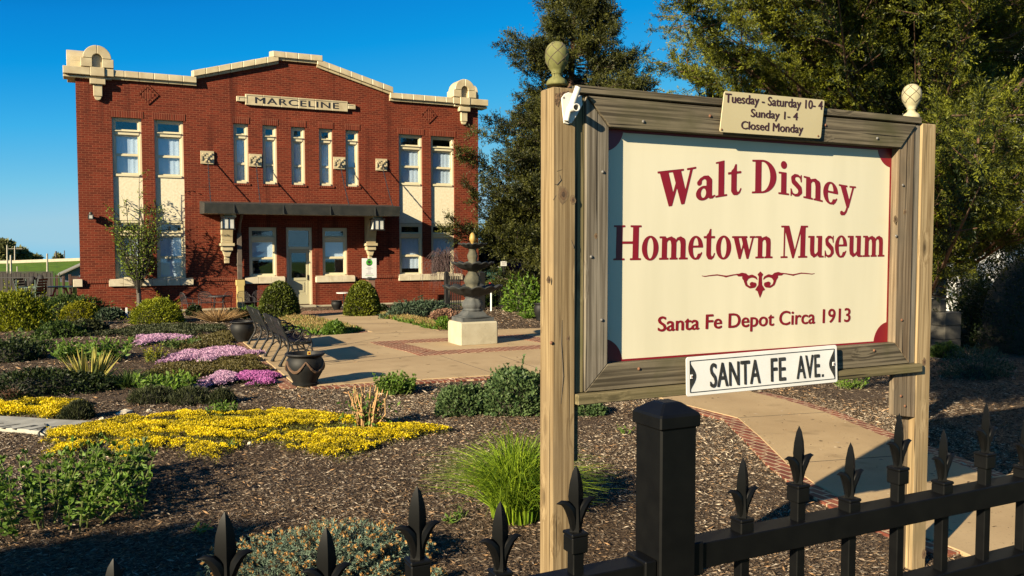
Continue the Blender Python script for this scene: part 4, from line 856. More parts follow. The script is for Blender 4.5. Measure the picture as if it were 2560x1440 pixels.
# ------------------------------------------------------------------ black ornamental fence at the front
pm('powder_black', (.0022, .0022, .0023), (.0035, .0035, .0034), 30, .45, .04, .002, spec=.16)
fn = thing('ornamental_fence', 'black metal picket fence with spear finials and a square capped post', 'fence', (.85, 1.1, 0))
YF = 1.1; pk = M('powder_black')
k = MB(); k.box(.813, .884, YF, YF+.071, 0, 1.91); post = k.build('post', pk, fn, bevel=.003)
k = MB(); k.add([(.8085,YF-.0045,1.905),(.8885,YF-.0045,1.905),(.8885,YF+.0755,1.905),(.8085,YF+.0755,1.905),(.8085,YF-.0045,1.927),(.8885,YF-.0045,1.927),(.8885,YF+.0755,1.927),(.8085,YF+.0755,1.927),(.832,YF+.019,1.944),(.865,YF+.019,1.944),(.865,YF+.052,1.944),(.832,YF+.052,1.944)],
      [(3,2,1,0),(0,1,5,4),(1,2,6,5),(2,3,7,6),(3,0,4,7),(4,5,9,8),(5,6,10,9),(6,7,11,10),(7,4,8,11),(8,9,10,11)]); k.build('post_cap', pk, post, bevel=.0025)
def rails(x0, x1, dz):
    for zt in (1.706, 1.55, .25):
        k = MB(); k.prism([(YF+.012, zt+dz), (YF+.056, zt+dz), (YF+.056, zt+dz-.043), (YF+.052, zt+dz-.043), (YF+.052, zt+dz-.005), (YF+.016, zt+dz-.005), (YF+.016, zt+dz-.043), (YF+.012, zt+dz-.043)], 'x', x0, x1); k.build('rail', pk, fn, bevel=.0015)
rails(-.9, .8125, -.016); rails(.8845, 4.62, 0)
for s in (.79, .8845):
    o_ = .016 if s < .8 else 0
    for z0_ in (1.655, 1.5): MB().box(s, s+.022, YF+.007, YF+.061, z0_-o_, z0_+.056-o_).build('rail_bracket', pk, post, bevel=.002)
def picket(x, ztip, first=[None]):
    h = .1; zc = ztip - .113
    if first[0] is None:
        k = MB(); k.box(-.0098, .0098, -.0098, .0098, -1.75, 0); pkt = k.build('picket', pk, fn, bevel=.0015, org=(0, 0, 0))
        k = MB(); k.box(-.0145, .0145, -.0145, .0145, -.022, .004); k.box(-.0155, .0155, -.0155, .0155, .004, .010); k.build('collar', pk, pkt, bevel=.0018)
        k = MB(); vs = []; ring = [(.0112, .0098, .008), (.0112, .0090, .03), (.0112, .0080, .046), (.0128, .0075, .056), (.0138, .0078, .066), (.0118, .007, .084), (.0066, .004, .103), (.0005, .0005, .113)]
        for rx, ry, z in ring:
            vs += [(rx, 0, z), (rx*.45, ry, z), (-rx*.45, ry, z), (-rx, 0, z), (-rx*.45, -ry, z), (rx*.45, -ry, z)]
        vs = [(a, b, c_) for a, b, c_ in vs]
        # diamond section with a ridge on each face
        vs = []
        for rx, ry, z in ring: vs += [(rx, 0, z), (0, ry, z), (-rx, 0, z), (0, -ry, z)]
        k.add(vs, [(i*4+j, i*4+(j+1) % 4, (i+1)*4+(j+1) % 4, (i+1)*4+j) for i in range(len(ring)-1) for j in range(4)] + [(3, 2, 1, 0)])
        for s in (-1, 1):
            path = [(s*.0035, 0, .012), (s*.006, 0, .032), (s*.0115, -.001, .046), (s*.0185, -.0015, .0545), (s*.0265, -.002, .0582), (s*.035, -.001, .0572)]; rx = [.0055, .0078, .0084, .0066, .0038, .0005]
            k.tube(path, rx, 8, flat=1.0)
        k.build('finial', pk, pkt, smooth=2); first[0] = pkt; o = pkt
        o.location = Vector((x, YF+.034, zc)) - Vector(ORG[fn.name])
    else:
        o = dup(first[0], fn); o.location = Vector((x, YF+.034, zc)) - Vector(ORG[fn.name])
for i in range(-7, 7): picket(1.031*(.657+.126*(i-6)), 1.858 if (i % 2 == 0) else 1.819)
for i in range(29): picket(1.031*(.982+.1245*i-.002), 1.832 if (i % 2 == 0) else 1.875)

# ------------------------------------------------------------------ fountain
pm('fountain_stone', (.04, .045, .047), (.07, .072, .07), 5, .75, .3, .01, spec=.25)
pm('fountain_shaded', (.014, .016, .0165), (.03, .031, .03), 5, .7, .3, .01, spec=.2)  # bowl stone darkened to carry the shade under the rims
pm('fountain_mossy', (.088, .08, .052), (.045, .046, .036), 7, .8, .3, .01, spec=.2)
pm('pineapple_gold', (0.323, 0.2112, 0.049), (0.221, 0.1408, 0.035), 12, .6)
cxF, cyF = 7.62, 17.15; ft = thing('garden_fountain', 'three-tier dark stone fountain with scalloped bowls on a pale concrete block', 'fountain', (cxF, cyF, 0))
MB().box(7.17, 8.07, 16.80, 17.5, 0, .52).build('pedestal', M('pedestal_concrete'), ft, bevel=.035)
dF = dep((cxF, cyF, 1)); zz = lambda y: P(1172, y, cyF)[2]
z0 = .52; k = MB(); k.box(cxF-.37, cxF+.37, cyF-.3, cyF+.3, z0, z0+.085)
q4 = lambda r, z, a: (r/max(abs(math.cos(a)), abs(math.sin(a)))**.75, z)
k.lathe([(.33, z0+.087), (.33, z0+.105), (.27, z0+.12), (.235, z0+.16), (.2, z0+.2), (.19, z0+.225)], (cxF, cyF, 0), 32, q4); k.build('plinth', M('fountain_stone'), ft, smooth=2)
flute = lambda n, d: (lambda r, z, a: (r*(1+d*abs(math.sin(n*a/2))-d*.5), z))
zb1 = zz(713); hs_ = zb1 - .2 - (z0+.225); zs = z0+.226
k = MB(); k.lathe([(r, zs+hs_*f) for r, f in ((.215, 0), (.215, .06), (.19, .09), (.205, .16), (.235, .32), (.225, .46), (.185, .62), (.16, .72), (.155, .78), (.19, .86), (.19, 1.1))], (cxF, cyF, 0), 40, flute(8, .09)); k.build('stem', M('fountain_stone'), ft, smooth=True)
def bowl(zr, r, h, mat, nm='bowl'):
    n = 14; sc = lambda rr, z, a: (rr*(1+.06*abs(math.cos(n*a/2))*(rr/r)), z - .045*r*2*(1-abs(math.cos(n*a/2)))*(rr/r)**3)
    k = MB(); k.lathe([(r*.26, zr-h), (r*.42, zr-h*.93), (r*.68, zr-h*.62), (r*.86, zr-h*.25), (r*1.0, zr-.01), (r*1.0, zr+.012), (r*.95, zr+.008), (r*.8, zr-h*.2), (r*.55, zr-h*.5), (.02, zr-h*.55)], (cxF, cyF, 0), 84, sc); k.build(nm, mat, ft, smooth=True)
zb2, zb3, zt = zz(655), zz(608), zz(580)
bowl(zb1, .625, .23, M('fountain_shaded')); 
k = MB(); a = zb1-.1; b = zb2-.16; h = b-a; k.lathe([(.2, a), (.2, a+.06*h), (.14, a+.16*h), (.16, a+.3*h), (.19, a+.45*h), (.16, a+.65*h), (.105, a+.82*h), (.10, a+.9*h), (.13, a+.97*h), (.13, b)], (cxF, cyF, 0), 32, flute(8, .06)); k.build('stem', M('fountain_mossy'), ft, smooth=True)
bowl(zb2, .445, .18, M('fountain_shaded'))
k = MB(); a = zb2-.05; b = zb3-.11; h = b-a; k.lathe([(.14, a), (.13, a+.1*h), (.085, a+.2*h), (.11, a+.4*h), (.115, a+.55*h), (.08, a+.8*h), (.075, a+.9*h), (.1, b)], (cxF, cyF, 0), 28, flute(8, .06)); k.build('stem', M('fountain_mossy'), ft, smooth=True)
bowl(zb3, .30, .12, M('fountain_shaded'))
k = MB(); k.lathe([(.05, zb3-.05), (.035, zb3+.01), (.05, zb3+.03), (.068, zb3+.08), (.07, zb3+.12), (.055, zb3+.18), (.03, zb3+.22), (.002, zb3+.235)], (cxF, cyF, 0), 24, lambda r, z, a: (r*(1+.07*math.sin(6*a+40*z)*math.sin(6*a-40*z)), z)); k.build('pineapple_finial', M('pineapple_gold'), ft, smooth=True)

# ------------------------------------------------------------------ benches
pm('bench_slat', (.006, .0075, .0075), (.011, .012, .011), 8, .5, .05, spec=.3)
def make_bench():
    b = thing('park_bench', '', 'bench', (0, 0, 0), 'black benches on the plaza'); Lb = 1.5
    fr = None
    for y in (0, .75, 1.5):
        k = MB(); t_ = lambda pts, r: k.tube([(p[0], y, p[1]) for p in pts], r, 6)
        t_([(-.03, 0), (-.06, .015), (-.03, .07), (.03, .17), (.09, .28), (.105, .38), (.07, .48), (.015, .6), (-.04, .72), (-.085, .82)], [.034, .036, .026, .02, .02, .024, .022, .018, .016, .014])
        t_([(.60, 0), (.58, .05), (.545, .18), (.50, .3), (.50, .41)], [.03, .022, .017, .017, .02]); t_([(.1, .37), (.2, .39), (.35, .39), (.5, .405)], .018)
        t_([(.05, .2), (.15, .28), (.28, .3), (.42, .28), (.54, .19)], .012); t_([(.12, .37), (.19, .3), (.22, .22)], .009); t_([(.48, .39), (.43, .31), (.39, .24)], .009)
        leg = k.build('leg_frame', M('black_iron'), b, smooth=True)
        k = MB(); t_ = lambda pts, r: k.tube([(p[0], y, p[1]) for p in pts], r, 6)
        t_([(.03, .6), (.15, .63), (.3, .64), (.42, .62), (.49, .56), (.48, .49), (.5, .41)], .014)
        for cx, cz, rr in ((.40, .54, .075), (.24, .545, .06)): t_([(cx+rr*math.cos(a), cz+rr*math.sin(a)) for a in np.linspace(0, 2*math.pi, 15)], .010)
        t_([(.2, .42), (.3, .47), (.33, .55)], .009)
        k.build('armrest', M('black_iron'), leg, smooth=True)
    k = MB()
    for i in range(4): x0 = .10+i*.102; k.box(x0, x0+.088, -.02, Lb+.02, .405+.006*abs(i-1.5), .428+.006*abs(i-1.5))
    k.build('seat', M('bench_slat'), b, bevel=.004)
    k = MB()
    for i in range(3):
        z = .50+i*.118; x = .075-.42*(z-.48) - .0; x2 = .075-.42*(z+.105-.48); k.add([(x-.012,-.02,z),(x+.012,-.02,z),(x+.012,Lb+.02,z),(x-.012,Lb+.02,z),(x2-.012,-.02,z+.108),(x2+.012,-.02,z+.108),(x2+.012,Lb+.02,z+.108),(x2-.012,Lb+.02,z+.108)], [(3,2,1,0),(4,5,6,7),(0,1,5,4),(1,2,6,5),(2,3,7,6),(3,0,4,7)])
    k.build('backrest', M('bench_slat'), b, bevel=.004); return b
bn = make_bench(); bn.location = (3.16, 15.32, .03); bn['label'] = 'black slatted park bench whose end stands behind the big swagged black pot'
b2 = dup(bn, None, loc=(3.22, 17.53, .03)); b2['label'] = 'second black slatted park bench, further along beside the plain pot'; b2.rotation_euler = (0, 0, -.02)
bn.rotation_euler = (0, 0, -.02)

# ------------------------------------------------------------------ planters
pm('pot_glaze', (.0045, .005, .005), (.011, .010, .009), 5, .6, .1, spec=.25); pm('pot_soil', (0.0213, 0.0142, 0.00828), None, 30, .95, .5); pm('swag_bronze', (0.071, 0.03905, 0.0207), (0.1136, 0.0639, 0.0345), 30, .6)
def pot(px, py, wpx, hpx, label, swag=False, name='planter_pot', tilt=0):
    c = G(px, py); d = dep(c); r = wpx*d/2160/2; h = hpx*d/2160; c = c + np.array([_f0[0], _f0[1], 0])*r*.7; zf = .03
    t = thing(name, label, 'plant pot', (c[0], c[1], zf)); c = (c[0], c[1], zf)
    k = MB(); k.lathe([(r*.66, 0), (r*.68, h*.05), (r*.62, h*.07), (r*.66, h*.16), (r*.9, h*.42), (r*.97, h*.62), (r*.93, h*.78), (r*.84, h*.87), (r*.86, h*.9), (r*.98, h*.93), (r*1.03, h*.965), (r*1.0, h), (r*.86, h), (r*.8, h*.93), (r*.78, h*.85)], c, 40); k.build('body', M('pot_glaze'), t, smooth=2)
    MB().lathe([(r*.8, h*.84), (r*.4, h*.87), (.01, h*.88)], c, 24).build('soil', M('pot_soil'), t)
    if swag:
        k = MB()
        for i in range(5):
            pts = []; rad = []
            for j in range(13):
                f = j/12; a = (i+f)*2*math.pi/5 - 1.75; z = h*(.78 - .34*math.sin(math.pi*f)); rr = np.interp(z/h, [.16, .42, .62, .78], [r*.66, r*.9, r*.97, r*.93]) + .004
                pts.append((c[0]+rr*math.cos(a), c[1]+rr*math.sin(a), c[2]+z)); rad.append(.008+.012*math.sin(math.pi*f)+.004*(j % 2))
            k.tube(pts, rad, 5)
        k.build('swag', M('swag_bronze'), t)
    return t, c, r, h
pt, pc, pr_, ph = pot(755, 971, 98, 80, 'glossy black pot with bronze swags at the plaza corner', True)
k = thing('plant_label', 'small yellow plant label stuck in the swagged black pot', 'plant label', tuple(P(773, 890, pc[1]-.05)))
q = P(773, 890, pc[1]-.05); mb = MB(); mb.box(q[0]-.025, q[0]+.025, q[1], q[1]+.006, q[2]-.01, q[2]+.07); mb.box(q[0]-.004, q[0]+.004, q[1]+.001, q[1]+.005, q[2]-.1, q[2]-.01); mb.build('tag', pm('label_yellow', (0.5325, 0.3408, 0.0552), None, 5, .5), k, bevel=.004)
MB().box(q[0]-.012, q[0]+.012, q[1]-.002, q[1]-.0005, q[2]+.03, q[2]+.055).build('picture', M('sign_red'), k)
pot(600, 858, 60, 50, 'plain black pot at the far end of the benches'); pot(840, 776, 29, 22, 'small dark pot on the brick landing by the white-topped table'); pot(1352, 803, 36, 42, 'dark pot half hidden behind the sign post beside the mulch')

# ------------------------------------------------------------------ notice on a stand by the wall, patio furniture
pc_ = P(924, 670, 28.4); ps = thing('notice_board', 'white notice with a round green tree emblem on a short brick-coloured pillar', 'notice', (pc_[0], 28.4, 0))
c0, c1 = P(905.5, 695, 28.4), P(941, 645.5, 28.4); yy0 = 28.4
MB().box(c0[0], c1[0], yy0, yy0+.02, c0[2], c1[2]).build('panel', M('enamel_white'), ps)
pm('emblem_green', (0.048, 0.288, 0.024), None, 5, .5); pm('emblem_dark', (0.024, 0.016, 0.012), None, 5, .5); pm('faint_ink', (0.3195, 0.2982, 0.3036), None, 5, .6)
mx = (c0[0]+c1[0])/2; cz = P(923.5, 656.5, yy0)[2]; r = .112
k = MB(); k.prism([(mx+r*math.cos(a), cz+r*math.sin(a)) for a in np.linspace(0, 6.2832, 33)[:-1]], 'y', yy0-.003, yy0); k.build('emblem', M('emblem_green'), ps)
k = MB(); k.prism([(mx+.055*math.cos(a)*(1+.12*math.sin(5*a)), cz+.02+.042*math.sin(a)*(1+.12*math.cos(6*a))) for a in np.linspace(0, 6.2832, 25)[:-1]], 'y', yy0-.005, yy0-.003); k.box(mx-.008, mx+.008, yy0-.0045, yy0-.003, cz-.05, cz); k.prism([(mx+r*.98*math.cos(a), cz+r*.98*math.sin(a)) for a in np.linspace(math.pi*1.2, math.pi*1.8, 12)], 'y', yy0-.0045, yy0-.003); k.build('emblem_tree', M('emblem_dark'), ps)
k = MB()
hh = c1[2]-c0[2]
for f, wd in ((.54, .2), (.49, .36), (.45, .2), (.40, .17), (.32, .15), (.27, .15), (.225, .33), (.185, .36)): k.box(mx-wd/2*.7, mx+wd/2*.7, yy0-.002, yy0, c0[2]+hh*f-.006, c0[2]+hh*f+.006)
k.build('small_print', M('faint_ink'), ps); k = MB(); k.box(mx-.15, mx+.15, yy0-.002, yy0, c0[2]+hh*.11, c0[2]+hh*.125); k.build('green_rule', M('emblem_green'), ps)
k = MB(); k.box(mx-.07, mx+.07, yy0-.006, yy0, c1[2]-.035, c1[2]-.015); k.box(mx-.07, mx+.07, yy0-.006, yy0, c0[2]+.01, c0[2]+.03); k.build('clip', M('emblem_dark'), ps)
px0, px1 = P(921, 700, 28.42)[0], P(938, 700, 28.42)[0]; zt = c0[2]+.01
MB().box(px0, px1, 28.43, 28.65, 0, zt-.08).build('pillar', pm('pillar_brown', (0.1704, 0.0923, 0.0621), (0.1207, 0.0639, 0.0414), 20, .8), ps, bevel=.006); MB().box(px0-.02, px1+.02, 28.405, 28.68, zt-.08, zt).build('pillar_cap', M('canopy_metal'), ps, bevel=.006)
def wire_chair(px, py, rz, label, dp=28.9):
    c = P(px, py, dp); t = thing('wire_chair', label, 'chair', (c[0], dp, .0), 'wire mesh chairs on the depot patio'); ORG[t.name] = (0, 0, 0)
    k = MB(); tb_ = lambda pts, r=.012: k.tube(pts, r, 5)
    for s in (-1, 1):
        tb_([(s*.25, .0, 0), (s*.25, .0, .42)]); tb_([(s*.25, -.45, 0), (s*.26, -.45, .62), (s*.27, -.38, .66), (s*.27, -.05, .66), (s*.25, .08, .78)])
    k.build('leg', M('chain_iron'), t)
    k = MB(); k.tube([(-.25, 0, .42), (-.25, .06, .7), (-.2, .1, .86), (-.1, .12, .92), (.1, .12, .92), (.2, .1, .86), (.25, .06, .7), (.25, 0, .42)], .013, 5)
    for i in range(-8, 9): k.tube([(i*.028, 0, .44), (i*.027, .1, .9-.006*abs(i)**1.4*.5)], .003, 4)
    for j in range(12): k.tube([(-.245, .01+j*.006, .46+j*.036), (.245, .01+j*.006, .46+j*.036)], .0025, 4)
    k.build('backrest', M('chain_iron'), t)
    k = MB(); k.box(-.25, .25, -.46, 0, .425, .44); k.build('seat', M('chain_iron'), t); t.rotation_euler = (0, 0, rz); t.scale = (.8, .8, .7); return t
def wire_table(px, py, dp, label, mat, w=.42, h=.72):
    c = P(px, py, dp); t = thing('patio_table', label, 'table', (c[0], dp, 0)); k = MB()
    k.lathe([(w, h), (w, h+.03), (w-.02, h+.035), (.01, h+.035)], (c[0], dp, 0), 24); k.build('table_top', mat, t)
    for i in range(4):
        a = i*math.pi/2+.5; k = MB(); k.tube([(c[0]+.85*w*math.cos(a), dp+.85*w*math.sin(a), 0), (c[0]+.5*w*math.cos(a), dp+.5*w*math.sin(a), .35), (c[0]+.65*w*math.cos(a), dp+.65*w*math.sin(a), h)], .013, 5); k.build('leg', M('chain_iron'), t)
wire_chair(462, 765, 1.9, 'wire chair turned sideways by the gold shrub, at the end of the table group'); wire_chair(513, 765, .1, 'wire chair facing out beside the dark round table', 29.2)
wire_table(548, 745, 29.1, 'dark round wire table between the chairs on the patio', M('chain_iron'), .34, .48)
wire_chair(568, 765, -2.4, 'wire chair tucked against the dark round table', 29.0); wire_chair(610, 765, .25, 'wire chair standing behind the yellow downspout foot', 28.9)
wire_chair(648, 765, -.1, 'wire chair half hidden behind the clipped round evergreen', 29.0)
k = P(859, 735, 28.8); t = thing('pedestal_table', 'small white-topped table on a thin black stem by the entrance', 'table', (k[0], 28.8, 0)); mb = MB(); zt = P(859, 731, 28.8)[2]
mb.lathe([(.24, zt-.03), (.25, zt), (.01, zt)], (k[0], 28.8, 0), 20); mb.build('table_top', M('enamel_white'), t); mb = MB(); mb.tube([(k[0], 28.8, .04), (k[0], 28.8, zt-.03)], .02, 8); mb.lathe([(.16, .02), (.15, .04), (.02, .07)], (k[0], 28.8, 0), 12); mb.build('stem', M('black_iron'), t)

# ------------------------------------------------------------------ plants
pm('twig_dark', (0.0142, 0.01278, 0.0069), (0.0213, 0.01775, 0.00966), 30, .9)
pm('bark_brown', (0.071, 0.04615, 0.0276), (0.03195, 0.0213, 0.0138), 14, .9, .6, .02, stretch=(1, 1, .25))
pm('bark_red', (0.142, 0.071, 0.03795), (0.0639, 0.0355, 0.0207), 14, .9, .6, .02, stretch=(1, 1, .25))
pm('bark_grey', (0.0923, 0.0781, 0.0621), (0.0497, 0.0426, 0.0345), 18, .9, .4)
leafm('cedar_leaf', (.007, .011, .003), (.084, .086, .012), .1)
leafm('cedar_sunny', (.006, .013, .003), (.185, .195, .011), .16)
leafm('gold_leaf', (0.0612, 0.0748, 0.0028), (0.289, 0.2693, 0.007), .3)
leafm('gold_green', (0.0595, 0.088, 0.0042), (0.255, 0.264, 0.0105), .3)
leafm('bright_leaf', (0.02975, 0.07225, 0.008), (0.119, 0.1955, 0.024), .3)
leafm('fresh_leaf', (0.034, 0.085, 0.0096), (0.1445, 0.2295, 0.024), .35)
leafm('mid_leaf', (0.0165, 0.0375, 0.007), (0.0675, 0.105, 0.0196), .3)
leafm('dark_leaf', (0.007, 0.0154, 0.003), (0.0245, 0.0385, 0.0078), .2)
leafm('blue_leaf', (0.0213, 0.03905, 0.0207), (0.071, 0.1029, 0.05865), .2)
leafm('catmint_leaf', (0.028, 0.06, 0.01875), (0.112, 0.16, 0.05625), .3)
leafm('heather_leaf', (0.0126, 0.0182, 0.007), (0.0525, 0.0595, 0.0224), .2)
leafm('brown_mat', (0.0355, 0.02698, 0.00828), (0.1065, 0.08875, 0.02415), .2)
leafm('sedum_leaf', (.13, .105, .006), (.74, .56, .006), .2)
leafm('sedum_green', (.04, .05, .005), (.15, .14, .015), .2)
leafm('phlox_pale', (0.3315, 0.1521, 0.2878), (0.544, 0.3775, 0.4863), .3)
leafm('phlox_deep', (0.3034, 0.05304, 0.2509), (0.4913, 0.1856, 0.4043), .3)
leafm('straw', (0.1632, 0.0896, 0.033), (0.374, 0.2432, 0.108), .2)
leafm('rose_straw', (0.153, 0.08, 0.0525), (0.306, 0.176, 0.1125), .2)
leafm('yucca_leaf', (0.07952, 0.1136, 0.03312), (0.3522, 0.2954, 0.06624), .25)
leafm('grass_leaf', (0.054, 0.117, 0.0064), (0.27, 0.36, 0.024), .35)
leafm('pear_leaf', (.04, .07, .008), (.19, .25, .025), .35)
leafm('spruce_leaf', (.05, .085, .06), (.17, .22, .15), .1)
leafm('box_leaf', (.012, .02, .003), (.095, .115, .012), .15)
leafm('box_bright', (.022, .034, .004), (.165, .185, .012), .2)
leafm('spruce_bud', (0.2414, 0.1136, 0.03105), (0.4118, 0.2343, 0.0759), .2)
leafm('redbud_bloom', (0.0781, 0.0213, 0.0621), (0.1846, 0.0639, 0.1449), .3)
leafm('far_leaf', (.07, .075, .03), (.20, .20, .07), .3)
leafm('twig_leaf', (0.02485, 0.0142, 0.00966), (0.0639, 0.0426, 0.03105), .1)
chipm('mulch_chip', [(0., (.013, .009, .006)), (.18, (.055, .038, .026)), (.38, (.12, .088, .06)), (.52, (.19, .158, .125)), (.64, (.26, .15, .07)), (.74, (.25, .21, .168)), (1., (.47, .39, .29))])
leafm('dead_grass', (0.142, 0.0923, 0.03105), (0.3408, 0.2414, 0.0897), .2)

def lumps(Dv, k, seed):
    r_ = np.random.default_rng(seed); out = np.zeros(len(Dv))
    for _ in range(5):
        w_ = r_.normal(size=3)*k; out += np.sin(Dv@w_ + r_.uniform(0, 6.28))
    return out/5
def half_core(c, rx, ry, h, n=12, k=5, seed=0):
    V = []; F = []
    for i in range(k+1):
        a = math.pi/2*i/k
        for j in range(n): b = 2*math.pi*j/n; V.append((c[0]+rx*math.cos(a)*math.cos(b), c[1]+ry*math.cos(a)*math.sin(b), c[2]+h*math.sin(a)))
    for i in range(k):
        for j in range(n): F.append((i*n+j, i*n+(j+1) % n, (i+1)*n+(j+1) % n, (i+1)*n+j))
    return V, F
def mound_pts(n, c, rx, ry, h, lump, seed, thick=.16, k=3.2):
    r_ = np.random.default_rng(seed); d = unit(r_.normal(size=(n, 3))); d[:, 2] = np.abs(d[:, 2])*1.05 - .05; d = unit(d)
    r = (1 + lump*lumps(d, k, seed+1) + .4*lump*lumps(d, k*3, seed+2)) * (1 - np.abs(r_.normal(size=n))*thick)
    return np.asarray(c) + d*r[:, None]*[rx, ry, h], d, r_
def shrub(name, label, cat, px, py, wpx, hpx, n, Lf, mat, group=None, lump=.18, asp=.42, up=.4, seed=1, ratio=.85, core=.72, thick=.16, back=.8, jit=.6, k=3.2, stems=None, stray=.12):
    """A rounded leafy plant whose front foot stands where the sight line (px, py) meets the ground."""
    c = G(px, py); d = dep(c); rx = wpx*d/4320; ry = rx*ratio; h = hpx*d/2160
    fw = np.array([c[0], c[1], 0]); fw = fw/np.linalg.norm(fw); c = c + fw*ry*back; c[2] = 0
    t = thing(name, label, cat, tuple(c), group)
    Pn, dn, r_ = mound_pts(n, c + [0, 0, h*.03], rx, ry, h, lump, seed, thick, k)
    Dn = dn*[1, 1, .6] + r_.normal(size=(n, 3))*jit + [0, 0, up]; cl = lumps(dn, 7, seed+5)*.5
    Ln = Lf*r_.uniform(.6, 1.3, n); v = np.clip(r_.beta(1.6, 1.6, n) + cl*.6, 0, 1)
    ns_ = int(n*stray); gi = r_.integers(0, max(6, ns_//9), ns_); gd = unit(r_.normal(size=(max(6, ns_//9), 3))*[1, 1, .6] + [0, 0, .55]); gl = r_.uniform(1.02, 1.3, len(gd)); Pn[:ns_] = c + gd[gi]*(r_.uniform(.8, 1, ns_)*gl[gi])[:, None]*[rx, ry, h]; Pn[:ns_, 2] = np.maximum(Pn[:ns_, 2], .01)
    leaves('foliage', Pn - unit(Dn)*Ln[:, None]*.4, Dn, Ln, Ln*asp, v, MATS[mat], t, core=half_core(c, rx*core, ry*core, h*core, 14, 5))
    if stems:
        k_ = MB()
        for i in range(stems): a = r_.uniform(0, 6.28); rr = r_.uniform(.1, .8); q = c + np.array([rx*rr*math.cos(a), ry*rr*math.sin(a), 0]); k_.tube([c+(q-c)*.3, q+[0, 0, h*.9*math.sqrt(max(.05, 1-rr*rr))]], [.008, .004], 4)
        k_.build('stems', M('bark_grey'), t)
    return t
def poly_area(p):
    p = np.asarray(p); return abs(np.sum(p[:, 0]*np.roll(p[:, 1], -1) - p[:, 1]*np.roll(p[:, 0], -1)))/2
def sample_poly(poly, n, r_):
    p = np.asarray(poly); lo, hi = p.min(0), p.max(0); out = np.zeros((0, 2))
    while len(out) < n:
        q = r_.uniform(lo, hi, size=(n*2, 2)); out = np.concatenate([out, q[inpoly(q[:, 0], q[:, 1], poly)]])
    return out[:n]
def edge_dist(q, poly):
    m = np.full(len(q), 9e9); p = np.asarray(poly)
    for i in range(len(p)):
        a, b = p[i], p[(i+1) % len(p)]; d = b-a; t = np.clip(((q-a)@d)/(d@d+1e-12), 0, 1); m = np.minimum(m, np.linalg.norm(q-a-t[:, None]*d, axis=1))
    return m
def patch(name, label, cat, pxs, h, nclump, per, size, mat, under=None, seed=3, group=None, wob=.12, gaps=.0, dome=.06, asp=.7, vfun=None):
    """A low carpet of flowers or leaves over an outline on the ground."""
    r_ = np.random.default_rng(seed); poly = []
    pts = [G(*p)[:2] for p in pxs]
    for i in range(len(pts)):                                            # ragged outline
        a, b = pts[i], pts[(i+1) % len(pts)]; m = max(2, int(np.linalg.norm(b-a)/.18))
        for j in range(m): poly.append(a + (b-a)*j/m + r_.normal(size=2)*wob*.5)
    cen = np.mean(pts, 0); t = thing(name, label, cat, (cen[0], cen[1], 0), group)
    q = sample_poly(poly, nclump, r_); ed = np.minimum(edge_dist(q, poly)/.22, 1); q3 = np.c_[q, np.zeros(len(q))]
    nz = .5 + .5*lumps(q3, 5, seed) + .35*lumps(q3, 14, seed+1); keep = (nz > gaps) | (ed < .01)
    hh = h*(.35 + .65*np.sqrt(ed))*np.clip(.6+.6*nz, .3, 1.3); q, hh, nz = q[keep], hh[keep], nz[keep]; n = len(q)*per
    d = unit(r_.normal(size=(n, 3))); d[:, 2] = np.abs(d[:, 2])
    base = np.repeat(np.c_[q, hh], per, 0); Pn = base + d*[dome, dome, dome*.7]; Dn = d + r_.normal(size=(n, 3))*.5 + [0, 0, .3]
    v = np.repeat(np.clip(r_.beta(2, 2, len(q)), 0, 1), per)*.5 + r_.uniform(0, .5, n)
    if vfun is not None: v = vfun(base, v)
    leaves('blooms' if under else 'foliage', Pn, Dn, size*r_.uniform(.7, 1.3, n), size*asp*r_.uniform(.7, 1.2, n), v, MATS[mat], t)
    if under:
        m = int(nclump*1.2); q = sample_poly(poly, m, r_); ed = np.minimum(edge_dist(q, poly)/.22, 1); q3 = np.c_[q, np.zeros(m)]; nz = .5+.5*lumps(q3, 5, seed)+.35*lumps(q3, 14, seed+1)
        base = np.repeat(np.c_[q, h*.45*np.sqrt(ed)*np.clip(.6+.6*nz, .2, 1.2)], 5, 0); Dn = r_.normal(size=(len(base), 3))+[0, 0, .5]
        leaves('leaf_mat', base + r_.normal(size=base.shape)*[.05, .05, .015], Dn, size*1.3, size*.6, r_.uniform(0, 1, len(base)), MATS[under], t)
    return t
def tuft(name, label, cat, px, py, rpx, hpx, n, wid, mat, seed=1, spread=.6, sag=.25, group=None, back=.5, stiff=False):
    c = G(px, py); d = dep(c); r = rpx*d/2160; h = hpx*d/2160; fw = np.array([c[0], c[1], 0]); c = c + fw/np.linalg.norm(fw)*r*back; c[2] = 0
    r_ = np.random.default_rng(seed); a = r_.uniform(0, 6.28, n); rr = np.sqrt(r_.uniform(0, 1, n)); t = thing(name, label, cat, tuple(c), group)
    base = c + np.c_[np.cos(a)*rr*r*.35, np.sin(a)*rr*r*.35, np.zeros(n)]; out = rr*r*(spread+.4*r_.uniform(0, 1, n)) ; a2 = a + r_.normal(size=n)*.5
    hz = h*r_.uniform(.5, 1.1, n)*(1-.35*rr); tip = base + np.c_[np.cos(a2)*out, np.sin(a2)*out, hz]; bend = np.c_[np.zeros((n, 2)), hz*sag*r_.uniform(.4, 1.4, n)] - np.c_[np.cos(a2)*out, np.sin(a2)*out, np.zeros(n)]*sag*.6
    blades('blades', base, tip, bend, wid*r_.uniform(.6, 1.3, n), r_.beta(1.5, 1.5, n), MATS[mat], t, seg=2 if stiff else 4); return t
